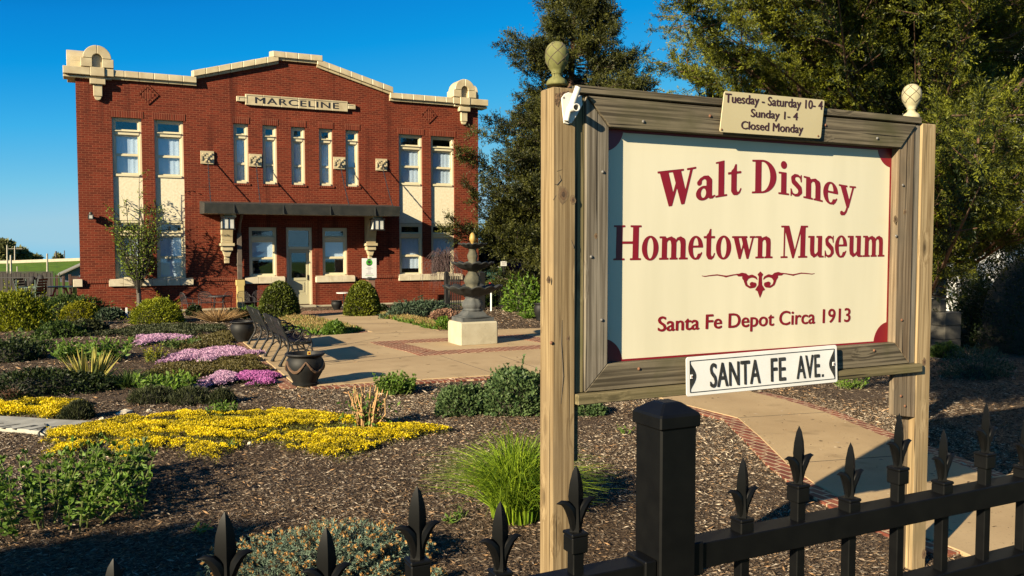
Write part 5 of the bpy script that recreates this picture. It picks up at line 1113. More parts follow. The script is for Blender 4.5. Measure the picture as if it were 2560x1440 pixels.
def stem_clump(name, label, cat, px, py, rpx, hpx, nst, nleaf, Lf, mat, seed=1, stem='fresh_leaf', back=.5, whorl=True, lean=.25, asp=.34):
    """Upright stems carrying whorls of leaves."""
    c = G(px, py); d = dep(c); r = rpx*d/2160; h = hpx*d/2160; fw = np.array([c[0], c[1], 0]); c = c + fw/np.linalg.norm(fw)*r*back; c[2] = 0
    r_ = np.random.default_rng(seed); t = thing(name, label, cat, tuple(c)); a = r_.uniform(0, 6.28, nst); rr = np.sqrt(r_.uniform(0, 1, nst))*r
    b = c + np.c_[np.cos(a)*rr, np.sin(a)*rr, np.zeros(nst)]; hh = h*r_.uniform(.45, 1.05, nst); tip = b + np.c_[(np.cos(a)*rr*lean+r_.normal(size=nst)*.05), (np.sin(a)*rr*lean+r_.normal(size=nst)*.05), hh]
    k = MB()
    for i in range(nst): k.tube([b[i], (b[i]+tip[i])/2+r_.normal(size=3)*.012, tip[i]], [.007, .006, .003], 5)
    k.build('stems', pm('green_stem', (0.1136, 0.1349, 0.03105), (0.071, 0.0923, 0.0207), 20, .6), t)
    n = nst*nleaf; si = np.repeat(np.arange(nst), nleaf); f = np.tile(np.linspace(.25, 1, nleaf), nst) + r_.normal(size=n)*.02
    if whorl: f = np.round(f*5)/5 + r_.normal(size=n)*.012
    f = np.clip(f, .15, 1.02); Pn = b[si] + (tip-b)[si]*f[:, None]; aa = r_.uniform(0, 6.28, n); Dn = np.c_[np.cos(aa), np.sin(aa), r_.uniform(-.1, .9, n) + (f > .95)*1.2]
    leaves('foliage', Pn, Dn, Lf*r_.uniform(.6, 1.2, n)*(1.15-.4*f), Lf*asp*r_.uniform(.7, 1.2, n), np.clip(r_.beta(2, 2, n)*.7+f*.25, 0, 1), MATS[mat], t); return t

# ------------------------------------------------------------------ the beds, front to back
chip_block = [PLAZA, wk, PATH]
def chips(n, region, size, seed):
    r_ = np.random.default_rng(seed); q = sample_poly(region, n, r_); ok = np.ones(len(q), bool)
    for b in chip_block: ok &= ~inpoly(q[:, 0], q[:, 1], b)
    spill = ~ok & (r_.uniform(0, 1, len(q)) < .006); zz0 = np.where(spill, .034, 0.)[ok | spill]; q = q[ok | spill]; n = len(q); a = r_.uniform(0, 6.28, n); D_ = np.c_[np.cos(a), np.sin(a), r_.normal(size=n)*.28]
    q3 = np.c_[q, np.zeros(n)]; warm = lumps(q3, .9, 4)
    Ln = np.minimum(size*r_.lognormal(0, .5, n), size*2.3); v = np.clip(r_.beta(.8, 1.15, n)*(.92+.45*warm) + .06*lumps(q3, 4.5, 9), 0, 1); thin = (r_.uniform(0, 1, n) < .85 + .6*lumps(q3, 1.7, 12) + .5*lumps(q3, 5.2, 13)) | (zz0 > 0)
    lf = r_.uniform(0, 1, n) < .0035; Ln = np.where(lf, size*2.6, Ln); v = np.where(lf, .62, v)
    q, D_, Ln, v, zz0 = q[thin], D_[thin], Ln[thin], v[thin], zz0[thin]; n = len(q); D_[zz0 > 0, 2] *= .3; return np.c_[q, r_.uniform(0, .022, n)*min(1, size*18)*(zz0 == 0) + zz0], D_, Ln, Ln*r_.uniform(.07, .21, n), v
near = [(-2.6, 4.5), (7.5, 3.2), (9.5, 7), (9.5, 11), (3, 13.2), (-2.6, 13.2)]; far = [(-3.5, 13), (12, 10.5), (16, 13), (14, 28.3), (-3., 29.4)]; fr = [(7, 3), (14, 3), (16, 12), (9, 11)]
A = [chips(560000, near, .027, 1), chips(150000, far, .05, 2), chips(80000, fr, .038, 3)]
A = [np.concatenate(z) for z in zip(*A)]
o = leaves('mulch_chips', A[0], A[1], A[2], A[3], A[4], MATS['mulch_chip']); o['kind'] = 'stuff'; o['label'] = 'shredded brown and grey bark mulch covering the garden beds'

# foreground
stem_clump('leafy_perennial', 'tall green leafy perennial with many upright stems in the near mulch', 'plant', 120, 1318, 195, 150, 85, 40, .078, 'bright_leaf', 11, lean=.35, asp=.36)
stem_clump('leafy_perennial', 'small dark leafy sprout with reddish stems beside the tall green perennial', 'plant', 300, 1215, 70, 95, 18, 30, .08, 'mid_leaf', 12)
stem_clump('perennial_sprout', 'three short green sprouts alone in the shaded mulch', 'plant', 335, 1296, 16, 60, 4, 16, .05, 'bright_leaf', 13)
tuft('ornamental_grass', 'bright yellow-green clump of ornamental grass behind the sign post', 'grass plant', 1290, 1318, 175, 215, 1500, .010, 'grass_leaf', 14, .95, .42, back=.4)
def spruce(name, label, px, py, wpx, hpx, n, seed):
    c = G(px, py); d = dep(c); rx = wpx*d/4320; h = hpx*d/2160; fw = np.array([c[0], c[1], 0]); c = c + fw/np.linalg.norm(fw)*rx*.5; c[2] = 0; t = thing(name, label, 'shrub', tuple(c))
    Pn, dn, r_ = mound_pts(n, c, rx, rx*.6, h, .2, seed, .22); Dn = unit(dn*[1, 1, .7] + r_.normal(size=(n, 3))*.35); m = 26
    si = np.repeat(np.arange(n), m); f = np.tile(np.linspace(-1.0, .0, m), n); base = Pn[si] + Dn[si]*f[:, None]*.085; nd = unit(Dn[si]*.8 + r_.normal(size=(n*m, 3))*.75)
    leaves('needles', base, nd, (.026*r_.uniform(.8, 1.2, n*m)), .005, r_.beta(2, 2, n*m), MATS['spruce_leaf'], t, core=half_core(c, rx*.5, rx*.3, h*.5))
    b = r_.uniform(0, 1, n) < .75; pb = np.repeat(Pn[b], 5, 0); db = np.repeat(Dn[b], 5, 0); leaves('buds', pb - db*.004 + r_.normal(size=pb.shape)*.004, db + r_.normal(size=pb.shape)*.35, .024, .013, r_.beta(2, 2, len(pb)), MATS['spruce_bud'], t)
spruce('dwarf_spruce', 'dwarf blue spruce with orange buds, low in the front behind the fence finials', 790, 1500, 660, 140, 1500, 15)
spruce('dwarf_spruce', 'tiny blue spruce seedling beside the fence post foot with a few orange buds', 1090, 1462, 70, 36, 60, 16)
# yellow and pink carpets
def sed(base, v): return np.clip(v*1.15 + .42*lumps(base, 3.1, 5) + .38*lumps(base, 11, 6) - .04, 0, 1)
S1 = [(115, 1095), (190, 1072), (330, 1050), (480, 1040), (620, 1042), (700, 1030), (790, 1040), (890, 1052), (960, 1068), (1060, 1072), (1100, 1080), (1020, 1098), (950, 1118), (930, 1128), (860, 1150), (790, 1145), (740, 1128), (660, 1112), (585, 1118), (545, 1160), (500, 1143), (440, 1112), (380, 1122), (352, 1120), (310, 1160), (296, 1128), (240, 1118), (190, 1150), (120, 1140)]
patch('yellow_stonecrop', 'wide carpet of golden yellow stonecrop sprawling over the near mulch', 'ground cover', S1, .075, 4600, 26, .0165, 'sedum_leaf', 'sedum_green', 21, wob=.16, gaps=.44, dome=.036, vfun=sed)
patch('yellow_stonecrop', 'smaller golden stonecrop patch behind the broken lettered stone slab', 'ground cover', [(-60, 1010), (60, 1006), (140, 1012), (222, 1012), (225, 1028), (150, 1036), (120, 1050), (60, 1044), (20, 1040), (-60, 1050)], .075, 1000, 22, .022, 'sedum_leaf', 'sedum_green', 22, gaps=.4, dome=.042, vfun=sed)
patch('creeping_phlox', 'pale pink creeping phlox patch furthest back beside the dark low shrub', 'ground cover', [(332, 862), (350, 848), (410, 845), (470, 846), (500, 851), (455, 857), (390, 858), (345, 868)], .085, 900, 9, 0.036, 'phlox_pale', 'mid_leaf', 23, dome=.05, wob=.24, gaps=.22)
patch('creeping_phlox', 'largest pale pink phlox patch spilling toward the bench legs', 'ground cover', [(418, 905), (440, 890), (520, 880), (600, 878), (634, 888), (600, 893), (560, 902), (525, 914), (500, 906), (450, 906), (425, 912)], .085, 1700, 9, 0.034, 'phlox_pale', 'brown_mat', 24, dome=.05, wob=.24, gaps=.22)
def phv(base, v): return v
patch('creeping_phlox', 'white and pale lilac phlox on the nearer patch, next to its magenta half', 'ground cover', [(478, 978), (500, 958), (540, 942), (580, 942), (600, 950), (580, 962), (540, 966), (500, 978)], .085, 1000, 9, 0.029, 'phlox_pale', 'heather_leaf', 25, dome=.05, wob=.24, gaps=.22)
patch('creeping_phlox', 'deep magenta creeping phlox beside the swagged black pot', 'ground cover', [(590, 950), (600, 940), (660, 942), (690, 958), (692, 966), (650, 962), (610, 964)], .085, 900, 9, 0.029, 'phlox_deep', 'heather_leaf', 26, dome=.05, wob=.24, gaps=.22)
# dull mats round the phlox
patch('thyme_mat', 'brownish creeping mat between the largest pale phlox and the bench legs', 'ground cover', [(520, 925), (560, 905), (620, 895), (645, 905), (660, 925), (640, 935), (560, 935)], .075, 1300, 7, 0.038, 'brown_mat', None, 27, wob=.25, gaps=.25)
patch('thyme_mat', 'brownish mat with dry patches behind the pale pink phlox beside the far pot', 'ground cover', [(430, 868), (520, 842), (570, 838), (600, 855), (580, 872), (480, 880)], .075, 1500, 7, 0.041, 'brown_mat', None, 28, wob=.25, gaps=.25)
patch('thyme_mat', 'reddish brown mat in the middle of the bed behind the green iris clump', 'ground cover', [(360, 945), (420, 915), (520, 925), (600, 935), (560, 940), (470, 948)], .075, 1500, 7, 0.034, 'brown_mat', None, 29, wob=.25, gaps=.25)
patch('thyme_mat', 'short green turf-like mat before the gold shrub and patio chairs', 'ground cover', [(310, 830), (430, 812), (520, 818), (560, 828), (470, 842), (330, 846), (200, 842)], .06, 1700, 7, .045, 'heather_leaf', None, 30, wob=.3, gaps=.3)
for i, (x, y, w_, h_, lab) in enumerate(((380, 1010, 110, 36, 'dark grey-green heather tussock in front of the fresh green clump'), (480, 1014, 110, 38, 'dark heather tussock in the middle of three, before the phlox'), (553, 1012, 70, 34, 'small dark heather tussock beside the deep pink phlox'), (195, 1052, 85, 42, 'dark wispy tussock growing between the stonecrop and the stone slab'))):
    shrub('heather', lab, 'plant', x, y, w_, h_, 2300, .07, 'heather_leaf', None, .15, .14, 1.3, 40+i, jit=.35)
# green clumps
stem_clump('daylily_clump', 'fresh green clump of broad leaves in front of the deep pink phlox', 'plant', 420, 985, 58, 42, 60, 12, .12, 'fresh_leaf', 51, asp=.3)
stem_clump('daylily_clump', 'large bright green leafy clump behind the striped yucca', 'plant', 235, 905, 75, 48, 70, 14, .13, 'bright_leaf', 52)
stem_clump('daylily_clump', 'dark green leafy clump furthest from the benches, behind the yucca', 'plant', 70, 885, 55, 52, 50, 12, .12, 'mid_leaf', 53)
stem_clump('daylily_clump', 'green clump between the phlox patch and the plant with gold leaves', 'plant', 450, 872, 40, 24, 35, 10, .1, 'mid_leaf', 54)
stem_clump('gold_spirea', 'tiny golden-leaved shrub between two pink phlox patches', 'shrub', 385, 905, 22, 38, 26, 16, .06, 'gold_leaf', 55)
stem_clump('daylily_clump', 'small bright green sprout at the back edge of the wide stonecrop carpet', 'plant', 560, 1040, 32, 28, 24, 12, .07, 'bright_leaf', 56)
stem_clump('sedum_clump', 'upright fleshy green clump beside the cut woody stalks', 'plant', 990, 986, 46, 44, 110, 30, .06, 'bright_leaf', 57, lean=.15, asp=.5)
tuft('iris_clump', 'dark blade-leaved clump behind the fresh green clump', 'plant', 320, 972, 70, 50, 220, .02, 'mid_leaf', 58, .8, .2)
tuft('iris_clump', 'low wispy green clump at the near side of the phlox by the bench', 'plant', 505, 920, 22, 26, 80, .02, 'fresh_leaf', 59, .7, .1)
def yucca():
    c = G(215, 975); d = dep(c); c = c + np.array([.05, .35, 0]); c[2] = 0; t = thing('variegated_yucca', 'yellow and green striped yucca with stiff upright blades in the dark bed', 'plant', tuple(c)); r_ = np.random.default_rng(60); n = 95
    a = r_.uniform(0, 6.28, n); el = np.abs(r_.normal(size=n))*.42; h = r_.uniform(.42, .62, n); D_ = np.c_[np.cos(a)*np.sin(el)*1.15, np.sin(a)*np.sin(el)*1.15, np.cos(el)]; base = c + np.c_[np.cos(a)*.1, np.sin(a)*.1, np.zeros(n)]
    blades('blades', base, base + D_*h[:, None], np.c_[np.zeros((n, 2)), .01*np.ones(n)], np.full(n, .05), r_.choice([.12, .75, 1.], n, p=[.3, .3, .4]), MATS['yucca_leaf'], t, seg=3)
yucca()
shrub('low_juniper', 'dark spreading low plant in front of the yucca in the shaded bed', 'shrub', 110, 992, 330, 60, 5200, .06, 'dark_leaf', None, .25, .4, .4, 61, ratio=.55)
shrub('low_perennial', 'dull dark green spreading plant at the bed edge, beside the bright gold-green bush', 'plant', 30, 905, 150, 48, 2400, .07, 'dark_leaf', None, .3, .4, .5, 62)
shrub('low_perennial', 'grey-green leafy spreader behind the large bright green clump', 'plant', 150, 845, 130, 42, 2400, .09, 'mid_leaf', None, .3, .4, .4, 63, ratio=.6)
shrub('low_perennial', 'grey-green leafy spreader closer to the benches in the back bed', 'plant', 225, 836, 90, 34, 1800, .09, 'heather_leaf', None, .3, .4, .4, 64, ratio=.6)
shrub('catmint', 'big mound of grey-green catmint next to the sign post', 'plant', 1300, 1040, 200, 112, 6500, .055, 'catmint_leaf', None, .16, .5, .5, 65, ratio=.8, thick=.12)
shrub('catmint', 'smaller mound of grey-green catmint reaching toward the plaza', 'plant', 1155, 1040, 150, 70, 4600, .05, 'catmint_leaf', None, .18, .5, .5, 66, ratio=.7, thick=.12)
shrub('catmint', 'low grey-green catmint seen under the sign ledger', 'plant', 1475, 1040, 90, 34, 1500, .05, 'catmint_leaf', None, .2, .5, .5, 67)
def stalks():
    c = G(925, 1074); c = c + np.array([0, .1, 0]); t = thing('cut_stalks', 'clump of cut straw-coloured woody stalks with a few green shoots', 'plant', tuple(c)); r_ = np.random.default_rng(70); k = MB(); sc = dep(c)/2160
    for i in range(62):
        a = r_.uniform(0, 6.28); rr = r_.uniform(0, 1)**.5*38*sc; b = c + np.array([math.cos(a)*rr*.6, math.sin(a)*rr*.6, 0]); hh = r_.uniform(40, 108)*sc; l = r_.uniform(.05, .38); e = b + np.array([math.cos(a)*hh*l, math.sin(a)*hh*l, hh]); rad = r_.uniform(.004, .0095)
        k.tube([b, (b+e)/2+r_.normal(size=3)*.02, e], [rad*1.2, rad, rad*.85], 6, m=0 if r_.uniform() < .7 else 1)
    k.build('stalks', [pm('straw_stalk', (0.391, 0.24, 0.0975), (0.255, 0.152, 0.06), 25, .8), pm('straw_orange', (0.425, 0.216, 0.0825), (0.357, 0.208, 0.09), 25, .8)], t)
    n = 260; Pn = c + r_.normal(size=(n, 3))*[.14, .12, .12] + [0, 0, .16]; Pn[:, 2] = np.abs(Pn[:, 2]); leaves('shoots', Pn, r_.normal(size=(n, 3))+[0, 0, .6], .07, .03, r_.uniform(0, 1, n), MATS['bright_leaf'], t)
stalks()
tuft('dry_stubble', 'short cut-back dry stubble at the bed edge before the stonecrop', 'dry plant', 30, 998, 42, 36, 240, .010, 'rose_straw', 71, .4, .02, stiff=True)
tuft('dry_grass', 'fan of dry straw-coloured twigs in front of the patio chairs', 'dry plant', 548, 806, 52, 42, 420, .020, 'straw', 72, 1., .03, stiff=True)
tuft('dry_stubble', 'pinkish dry twiggy tuft at the foot of the bright gold-green bush', 'dry plant', 158, 816, 26, 22, 160, .018, 'rose_straw', 73, .7, .04, stiff=True)
# bank of shrubs along the depot
shrub('gold_shrub', 'tall bright yellow-green shrub at the outer edge of the garden', 'shrub', 40, 828, 190, 100, 15000, .075, 'gold_green', None, .34, .36, .9, 80, ratio=.7)
shrub('juniper', 'dark green spreading juniper between two yellow shrubs by the depot corner', 'shrub', 170, 795, 200, 52, 5500, .10, 'mid_leaf', None, .25, .3, .4, 81, ratio=.5)
shrub('gold_shrub', 'small rounded golden shrub in front of the dark juniper', 'shrub', 203, 804, 96, 48, 7000, .055, 'gold_leaf', None, .16, .4, .4, 82, thick=.1)
shrub('lavender', 'low blue-green mounded plant between the two golden shrubs', 'plant', 272, 802, 86, 30, 2200, .085, 'blue_leaf', None, .2, .4, .5, 83)
shrub('gold_shrub', 'wide golden-green mounded shrub at the foot of the young tree', 'shrub', 390, 810, 134, 62, 10000, .058, 'gold_green', None, .2, .4, .4, 84, thick=.1)
shrub('dark_shrub', 'small dark clipped shrub beside the wide golden-green shrub', 'shrub', 487, 790, 42, 26, 1300, .08, 'dark_leaf', None, .15, .5, .4, 85)
shrub('dark_shrub', 'low dark shrub beneath the downspout next to the dry straw', 'shrub', 596, 798, 56, 26, 1500, .08, 'dark_leaf', None, .15, .5, .4, 86)
shrub('daylily_clump', 'low green leafy plant behind the far plain pot', 'plant', 625, 790, 48, 22, 900, .11, 'bright_leaf', None, .2, .35, .8, 87)
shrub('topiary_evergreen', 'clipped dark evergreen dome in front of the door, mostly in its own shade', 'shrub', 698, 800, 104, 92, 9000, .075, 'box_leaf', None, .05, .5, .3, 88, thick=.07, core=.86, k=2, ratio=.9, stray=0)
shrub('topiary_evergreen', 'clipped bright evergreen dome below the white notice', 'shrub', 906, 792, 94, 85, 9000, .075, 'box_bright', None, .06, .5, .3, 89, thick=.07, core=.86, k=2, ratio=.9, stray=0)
shrub('dark_shrub', 'small dark shrub tucked behind the bright clipped evergreen', 'shrub', 955, 778, 36, 18, 800, .08, 'dark_leaf', None, .2, .5, .4, 90)
shrub('boxwood', 'little round green plant at the edge of the plaza island', 'shrub', 837, 838, 56, 33, 2300, .07, 'bright_leaf', None, .1, .55, .5, 91, thick=.1)
shrub('juniper', 'blue-green spreading juniper along the depot wall behind the fountain', 'shrub', 1050, 798, 185, 45, 5000, .13, 'blue_leaf', None, .22, .22, .5, 92, ratio=.5)
shrub('barberry', 'pinkish brown low bush in front of the blue-green juniper', 'shrub', 1108, 803, 78, 30, 1900, .08, 'rose_straw', None, .2, .4, .5, 93, ratio=.6)
shrub('sedum_clump', 'bright green leafy clump at the fountain base', 'plant', 1108, 825, 42, 30, 1100, .085, 'fresh_leaf', None, .15, .45, .7, 94)
shrub('groundsel', 'green leafy plants between the fountain and the iron gate', 'plant', 1215, 768, 110, 26, 2000, .11, 'bright_leaf', None, .3, .4, .6, 95, ratio=.5)
shrub('groundsel', 'bright green spreading leaves at the sign post edge before the iron fence', 'plant', 1330, 778, 110, 34, 2000, .11, 'fresh_leaf', None, .3, .4, .6, 96, ratio=.5)
tuft('iris_clump', 'fresh bladed clump beside the half hidden dark pot', 'plant', 1322, 797, 26, 22, 140, .035, 'bright_leaf', 97, .8, .1)
patch('dry_lawn_patch', 'patch of dry straw and green grass in the island beside the walkway', 'grass patch', [(700, 805), (740, 796), (800, 805), (860, 822), (900, 830), (850, 836), (780, 835), (690, 820)], .07, 1500, 5, .10, 'dead_grass', 'bright_leaf', 98, asp=.15)
patch('dry_lawn_patch', 'patch of dry straw and green grass between the walkway and the fountain', 'grass patch', [(960, 790), (1020, 800), (1080, 812), (1100, 826), (1040, 812), (960, 796)], .07, 1500, 5, .10, 'dead_grass', 'bright_leaf', 99, asp=.15)
stem_clump('garden_weed', 'small bright weed rosette in the mulch under the sign', 'plant', 2125, 972, 34, 26, 26, 10, .07, 'fresh_leaf', 100)
for i, (x, y, lab) in enumerate(((1565, 1085, 'tiny green weed in the mulch behind the fence post'), (1150, 1295, 'tiny dark green weed in mulch near the ornamental grass'), (1120, 1310, 'tiny pale weed between the fence finials and the grass'), (500, 1335, 'wiry two-bladed weed in the shaded mulch edge'), (585, 1120, 'small weed by the notch of the stonecrop carpet'))):
    stem_clump('garden_weed', lab, 'plant', x, y, 12, 16, 5, 6, .05, 'bright_leaf', 101+i)
# stone slab with cut letters, loose white stones, stakes
sl = thing('lettered_slab', 'broken pale stone slab with cut lettering lying in the bed', 'stone slab', tuple(G(100, 1070))); q = [G(x, y)[:2] for x, y in ((-60, 1046), (60, 1052), (140, 1058), (235, 1062), (150, 1082), (118, 1092), (60, 1084), (-60, 1076))]
MB().prism([tuple(a) for a in q], 'z', 0.0, .05).build('slab', pm('slate_pale', (0.3124, 0.2982, 0.2484), (0.213, 0.2023, 0.1656), 5, .85, .4, .01), sl, bevel=.008)
k = MB()
for (x0, y0, x1, y1) in ((-5, 1068, 50, 1060), (5, 1071, 28, 1067), (32, 1073, 88, 1063), (76, 1067, 94, 1064), (74, 1075, 112, 1067), (92, 1074, 106, 1072), (128, 1068, 143, 1066), (112, 1078, 168, 1067), (125, 1080, 172, 1070), (152, 1080, 180, 1073), (-20, 1060, 8, 1058)):
    a, b = G(x0, y0, .05), G(x1, y1, .05); k.bar(a, b, .035, .006)
k.build('cut_lettering', pm('groove_dark', (0.0284, 0.0284, 0.02415), None, 10, .9), sl); k = MB(); k.tube([G(112, 1060, .051), G(118, 1066, .051), (G(108, 1072, .051)), G(97, 1082, .051), G(98, 1090, .045)], .012, 4); k.build('crack', M('groove_dark'), sl)
def stone(px, py, w_, h_, label):
    c = G(px, py); d = dep(c)/2160; t = MB(); n = 9; r_ = np.random.default_rng(int(px)); vs = []
    for i in range(5):
        a = math.pi/2*i/4
        for j in range(n): b = 2*math.pi*j/n; s = 1+.18*r_.normal(); vs.append((c[0]+w_*d/2*math.cos(a)*math.cos(b)*s, c[1]+w_*d/2.6*math.cos(a)*math.sin(b)*s, -.01+h_*d*math.sin(a)*(1+.08*r_.normal())))
    t.add(vs, [(i*n+j, i*n+(j+1) % n, (i+1)*n+(j+1) % n, (i+1)*n+j) for i in range(4) for j in range(n)] + [tuple(range(4*n, 5*n))]); tag(t.build('white_stone', pm('limestone', (0.4402, 0.3905, 0.3036), (0.3408, 0.2982, 0.2277), 12, .85, .5), org=tuple(c)), label, 'stone')
stone(255, 1057, 26, 15, 'white stone at the back edge of the wide stonecrop carpet'); stone(312, 1033, 40, 11, 'flat pale stone in the mulch behind the stonecrop'); stone(372, 1028, 18, 7, 'small flat pale stone next to a green seedling'); stone(625, 1112, 14, 11, 'small white stone among the stonecrop blooms'); stone(205, 1073, 10, 8, 'tiny pale stone on the tip of the lettered slab')
for i, (x, y, h_, lab) in enumerate(((317, 795, 26, 'taller of two white wooden stakes by the young tree'), (302, 793, 20, 'shorter white stake by the blue-green mounded plant'))):
    c = G(x, y); d = dep(c)/2160; k = MB(); k.box(c[0]-.03, c[0]+.03, c[1]-.02, c[1]+.02, 0, h_*d); tag(k.build('marker_stake', M('enamel_white'), bevel=.006, org=tuple(c)), lab, 'stake', 'white stakes')

# ------------------------------------------------------------------ trees
def limb_foliage(limbs, r_, per_m, Lf, asp, sub, tubes, mb, spread=.9, tufts=8, per=16, rise=.25, start=.3, tr=.22, plume=4.):
    """limbs: (p0, p1, radius). Side branchlets carry small dense tufts of scale-like sprays; each tuft has its own shade of green."""
    PP, DD, LL, VV = [], [], [], []
    for p0, p1, rad in limbs:
        p0, p1 = np.asarray(p0, float), np.asarray(p1, float); ln = np.linalg.norm(p1-p0); d = (p1-p0)/ln; sag = np.array([0, 0, -.06*ln])
        pt = lambda t: p0 + (p1-p0)*t + sag*4*t*(1-t)
        if tubes: mb.tube([pt(t)+r_.normal(size=3)*ln*.012*(t > 0) for t in (0, .3, .6, .85)], [rad, rad*.75, rad*.45, rad*.15], 6)
        ns = max(3, int(per_m*ln)); lv = r_.normal()*.12
        for s in range(ns):
            t = start + (1.02-start)*(s+r_.uniform(0, 1))/ns; o_ = pt(min(t, 1)); q = r_.normal(size=3); q -= d*(q@d); q /= np.linalg.norm(q)+1e-9
            dr = d*.75 + q*spread*r_.uniform(.5, 1.1) + np.array([0, 0, rise]); dr /= np.linalg.norm(dr); sl_ = sub*r_.uniform(.4, 1.2)*(1.2-.75*t); k = tufts if s < ns-1 else tufts+3
            f = np.linspace(.12, 1.0, k) + r_.normal(size=k)*.05; td = unit(dr + r_.normal(size=(k, 3))*.65 + [0, 0, .2]); tc = o_ + dr*(f*sl_)[:, None] + td*(sl_*tr*(1.1-.6*f))[:, None]
            m = k*per; ti = np.repeat(np.arange(k), per); g = r_.uniform(0, 1, m); Lp = (Lf*plume*r_.uniform(.7, 1.25, k))[ti]; ra = r_.normal(size=(m, 3)); ra -= td[ti]*np.sum(ra*td[ti], axis=1, keepdims=True); ra = unit(ra); dv = unit(td[ti]*1.0 + ra*.62 + r_.normal(size=(m, 3))*.18)
            PP.append(tc[ti] + td[ti]*((g-.35)*Lp)[:, None] + ra*(Lf*.55*(1.05-.9*g)*r_.uniform(.3, 1, m))[:, None]); DD.append(dv); LL.append(Lf*r_.uniform(.6, 1.25, m)*(1.1-.35*g))
            VV.append(np.clip(np.repeat(r_.beta(1.15, 2.3, k), per)*.85 + lv + .36*(g-.45) + r_.uniform(-.1, .2, m), 0, 1))  # own greens per tuft, skewed dark to carry the crown's self-shading
            if tubes and r_.uniform() < .35: mb.tube([o_, o_+dr*sl_*.8], [rad*.22+.003, .003], 4)
    PP, DD, LL, VV = map(np.concatenate, (PP, DD, LL, VV)); return PP, DD, LL, LL*asp, VV
def cedar_a():
    r_ = np.random.default_rng(120); b = np.array([14.55, 24.7, 0]); t = thing('cedar_tree', 'tall ragged red cedar rising behind the near sign post beside the depot', 'tree', tuple(b)); mb = MB(); Ht = 11.2
    mb.tube([b, b+[.05, 0, 3], b+[-.05, .1, 6.5], b+[.25, .1, Ht]], [.26, .2, .12, .02], 10); limbs = []
    for i in range(46):
        z0 = .7 + (Ht-1.0)*(i/46)**1.15; a0 = i*2.39996 + r_.normal()*.3; R0 = (3.75*(1-(z0-1)/(Ht-.8))**.75+.4)*r_.uniform(.62, 1.12)*(1.0 if r_.uniform() > .15 else 1.1); up = r_.uniform(-.08, .42)
        for q_ in range(8):
            a = a0 + r_.normal()*.30; z = z0 + r_.normal()*.16; R = R0*(r_.uniform(.55, 1.03) if q_ else 1.05)
            p0 = b + [.02*z, 0, max(.4, z)]; p1 = p0 + np.array([math.cos(a)*R, math.sin(a)*R, R*(up+r_.normal()*.07)]); limbs.append((p0, p1, .05*(1-z0/Ht)*(1 if q_ == 0 else .5)+.010))
    lead = lambda x, y, dp: limbs.append((b+[0, 0, P(x, y, dp)[2]-.7], P(x, y, dp), .03))
    for x, y in ((1262, 112), (1285, 90), (1300, 165), (1620, 180), (1600, 215), (1570, 160), (1540, 50), (1530, 95), (1480, -20), (1150, 385), (1165, 395), (1135, 560), (1120, 575), (1195, 330), (1225, 300), (1170, 470), (1185, 500), (1205, 540), (1180, 585), (1215, 600), (1240, 560), (1250, 615), (1290, 630), (1270, 590), (1310, 600), (1330, 640), (1235, 500), (1215, 450)): lead(x, y, 24.6)
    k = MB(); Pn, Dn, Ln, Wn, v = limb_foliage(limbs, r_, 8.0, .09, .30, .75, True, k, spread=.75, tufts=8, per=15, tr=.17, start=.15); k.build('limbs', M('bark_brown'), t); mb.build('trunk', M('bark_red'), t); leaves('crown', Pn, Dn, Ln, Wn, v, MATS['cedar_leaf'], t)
cedar_a()
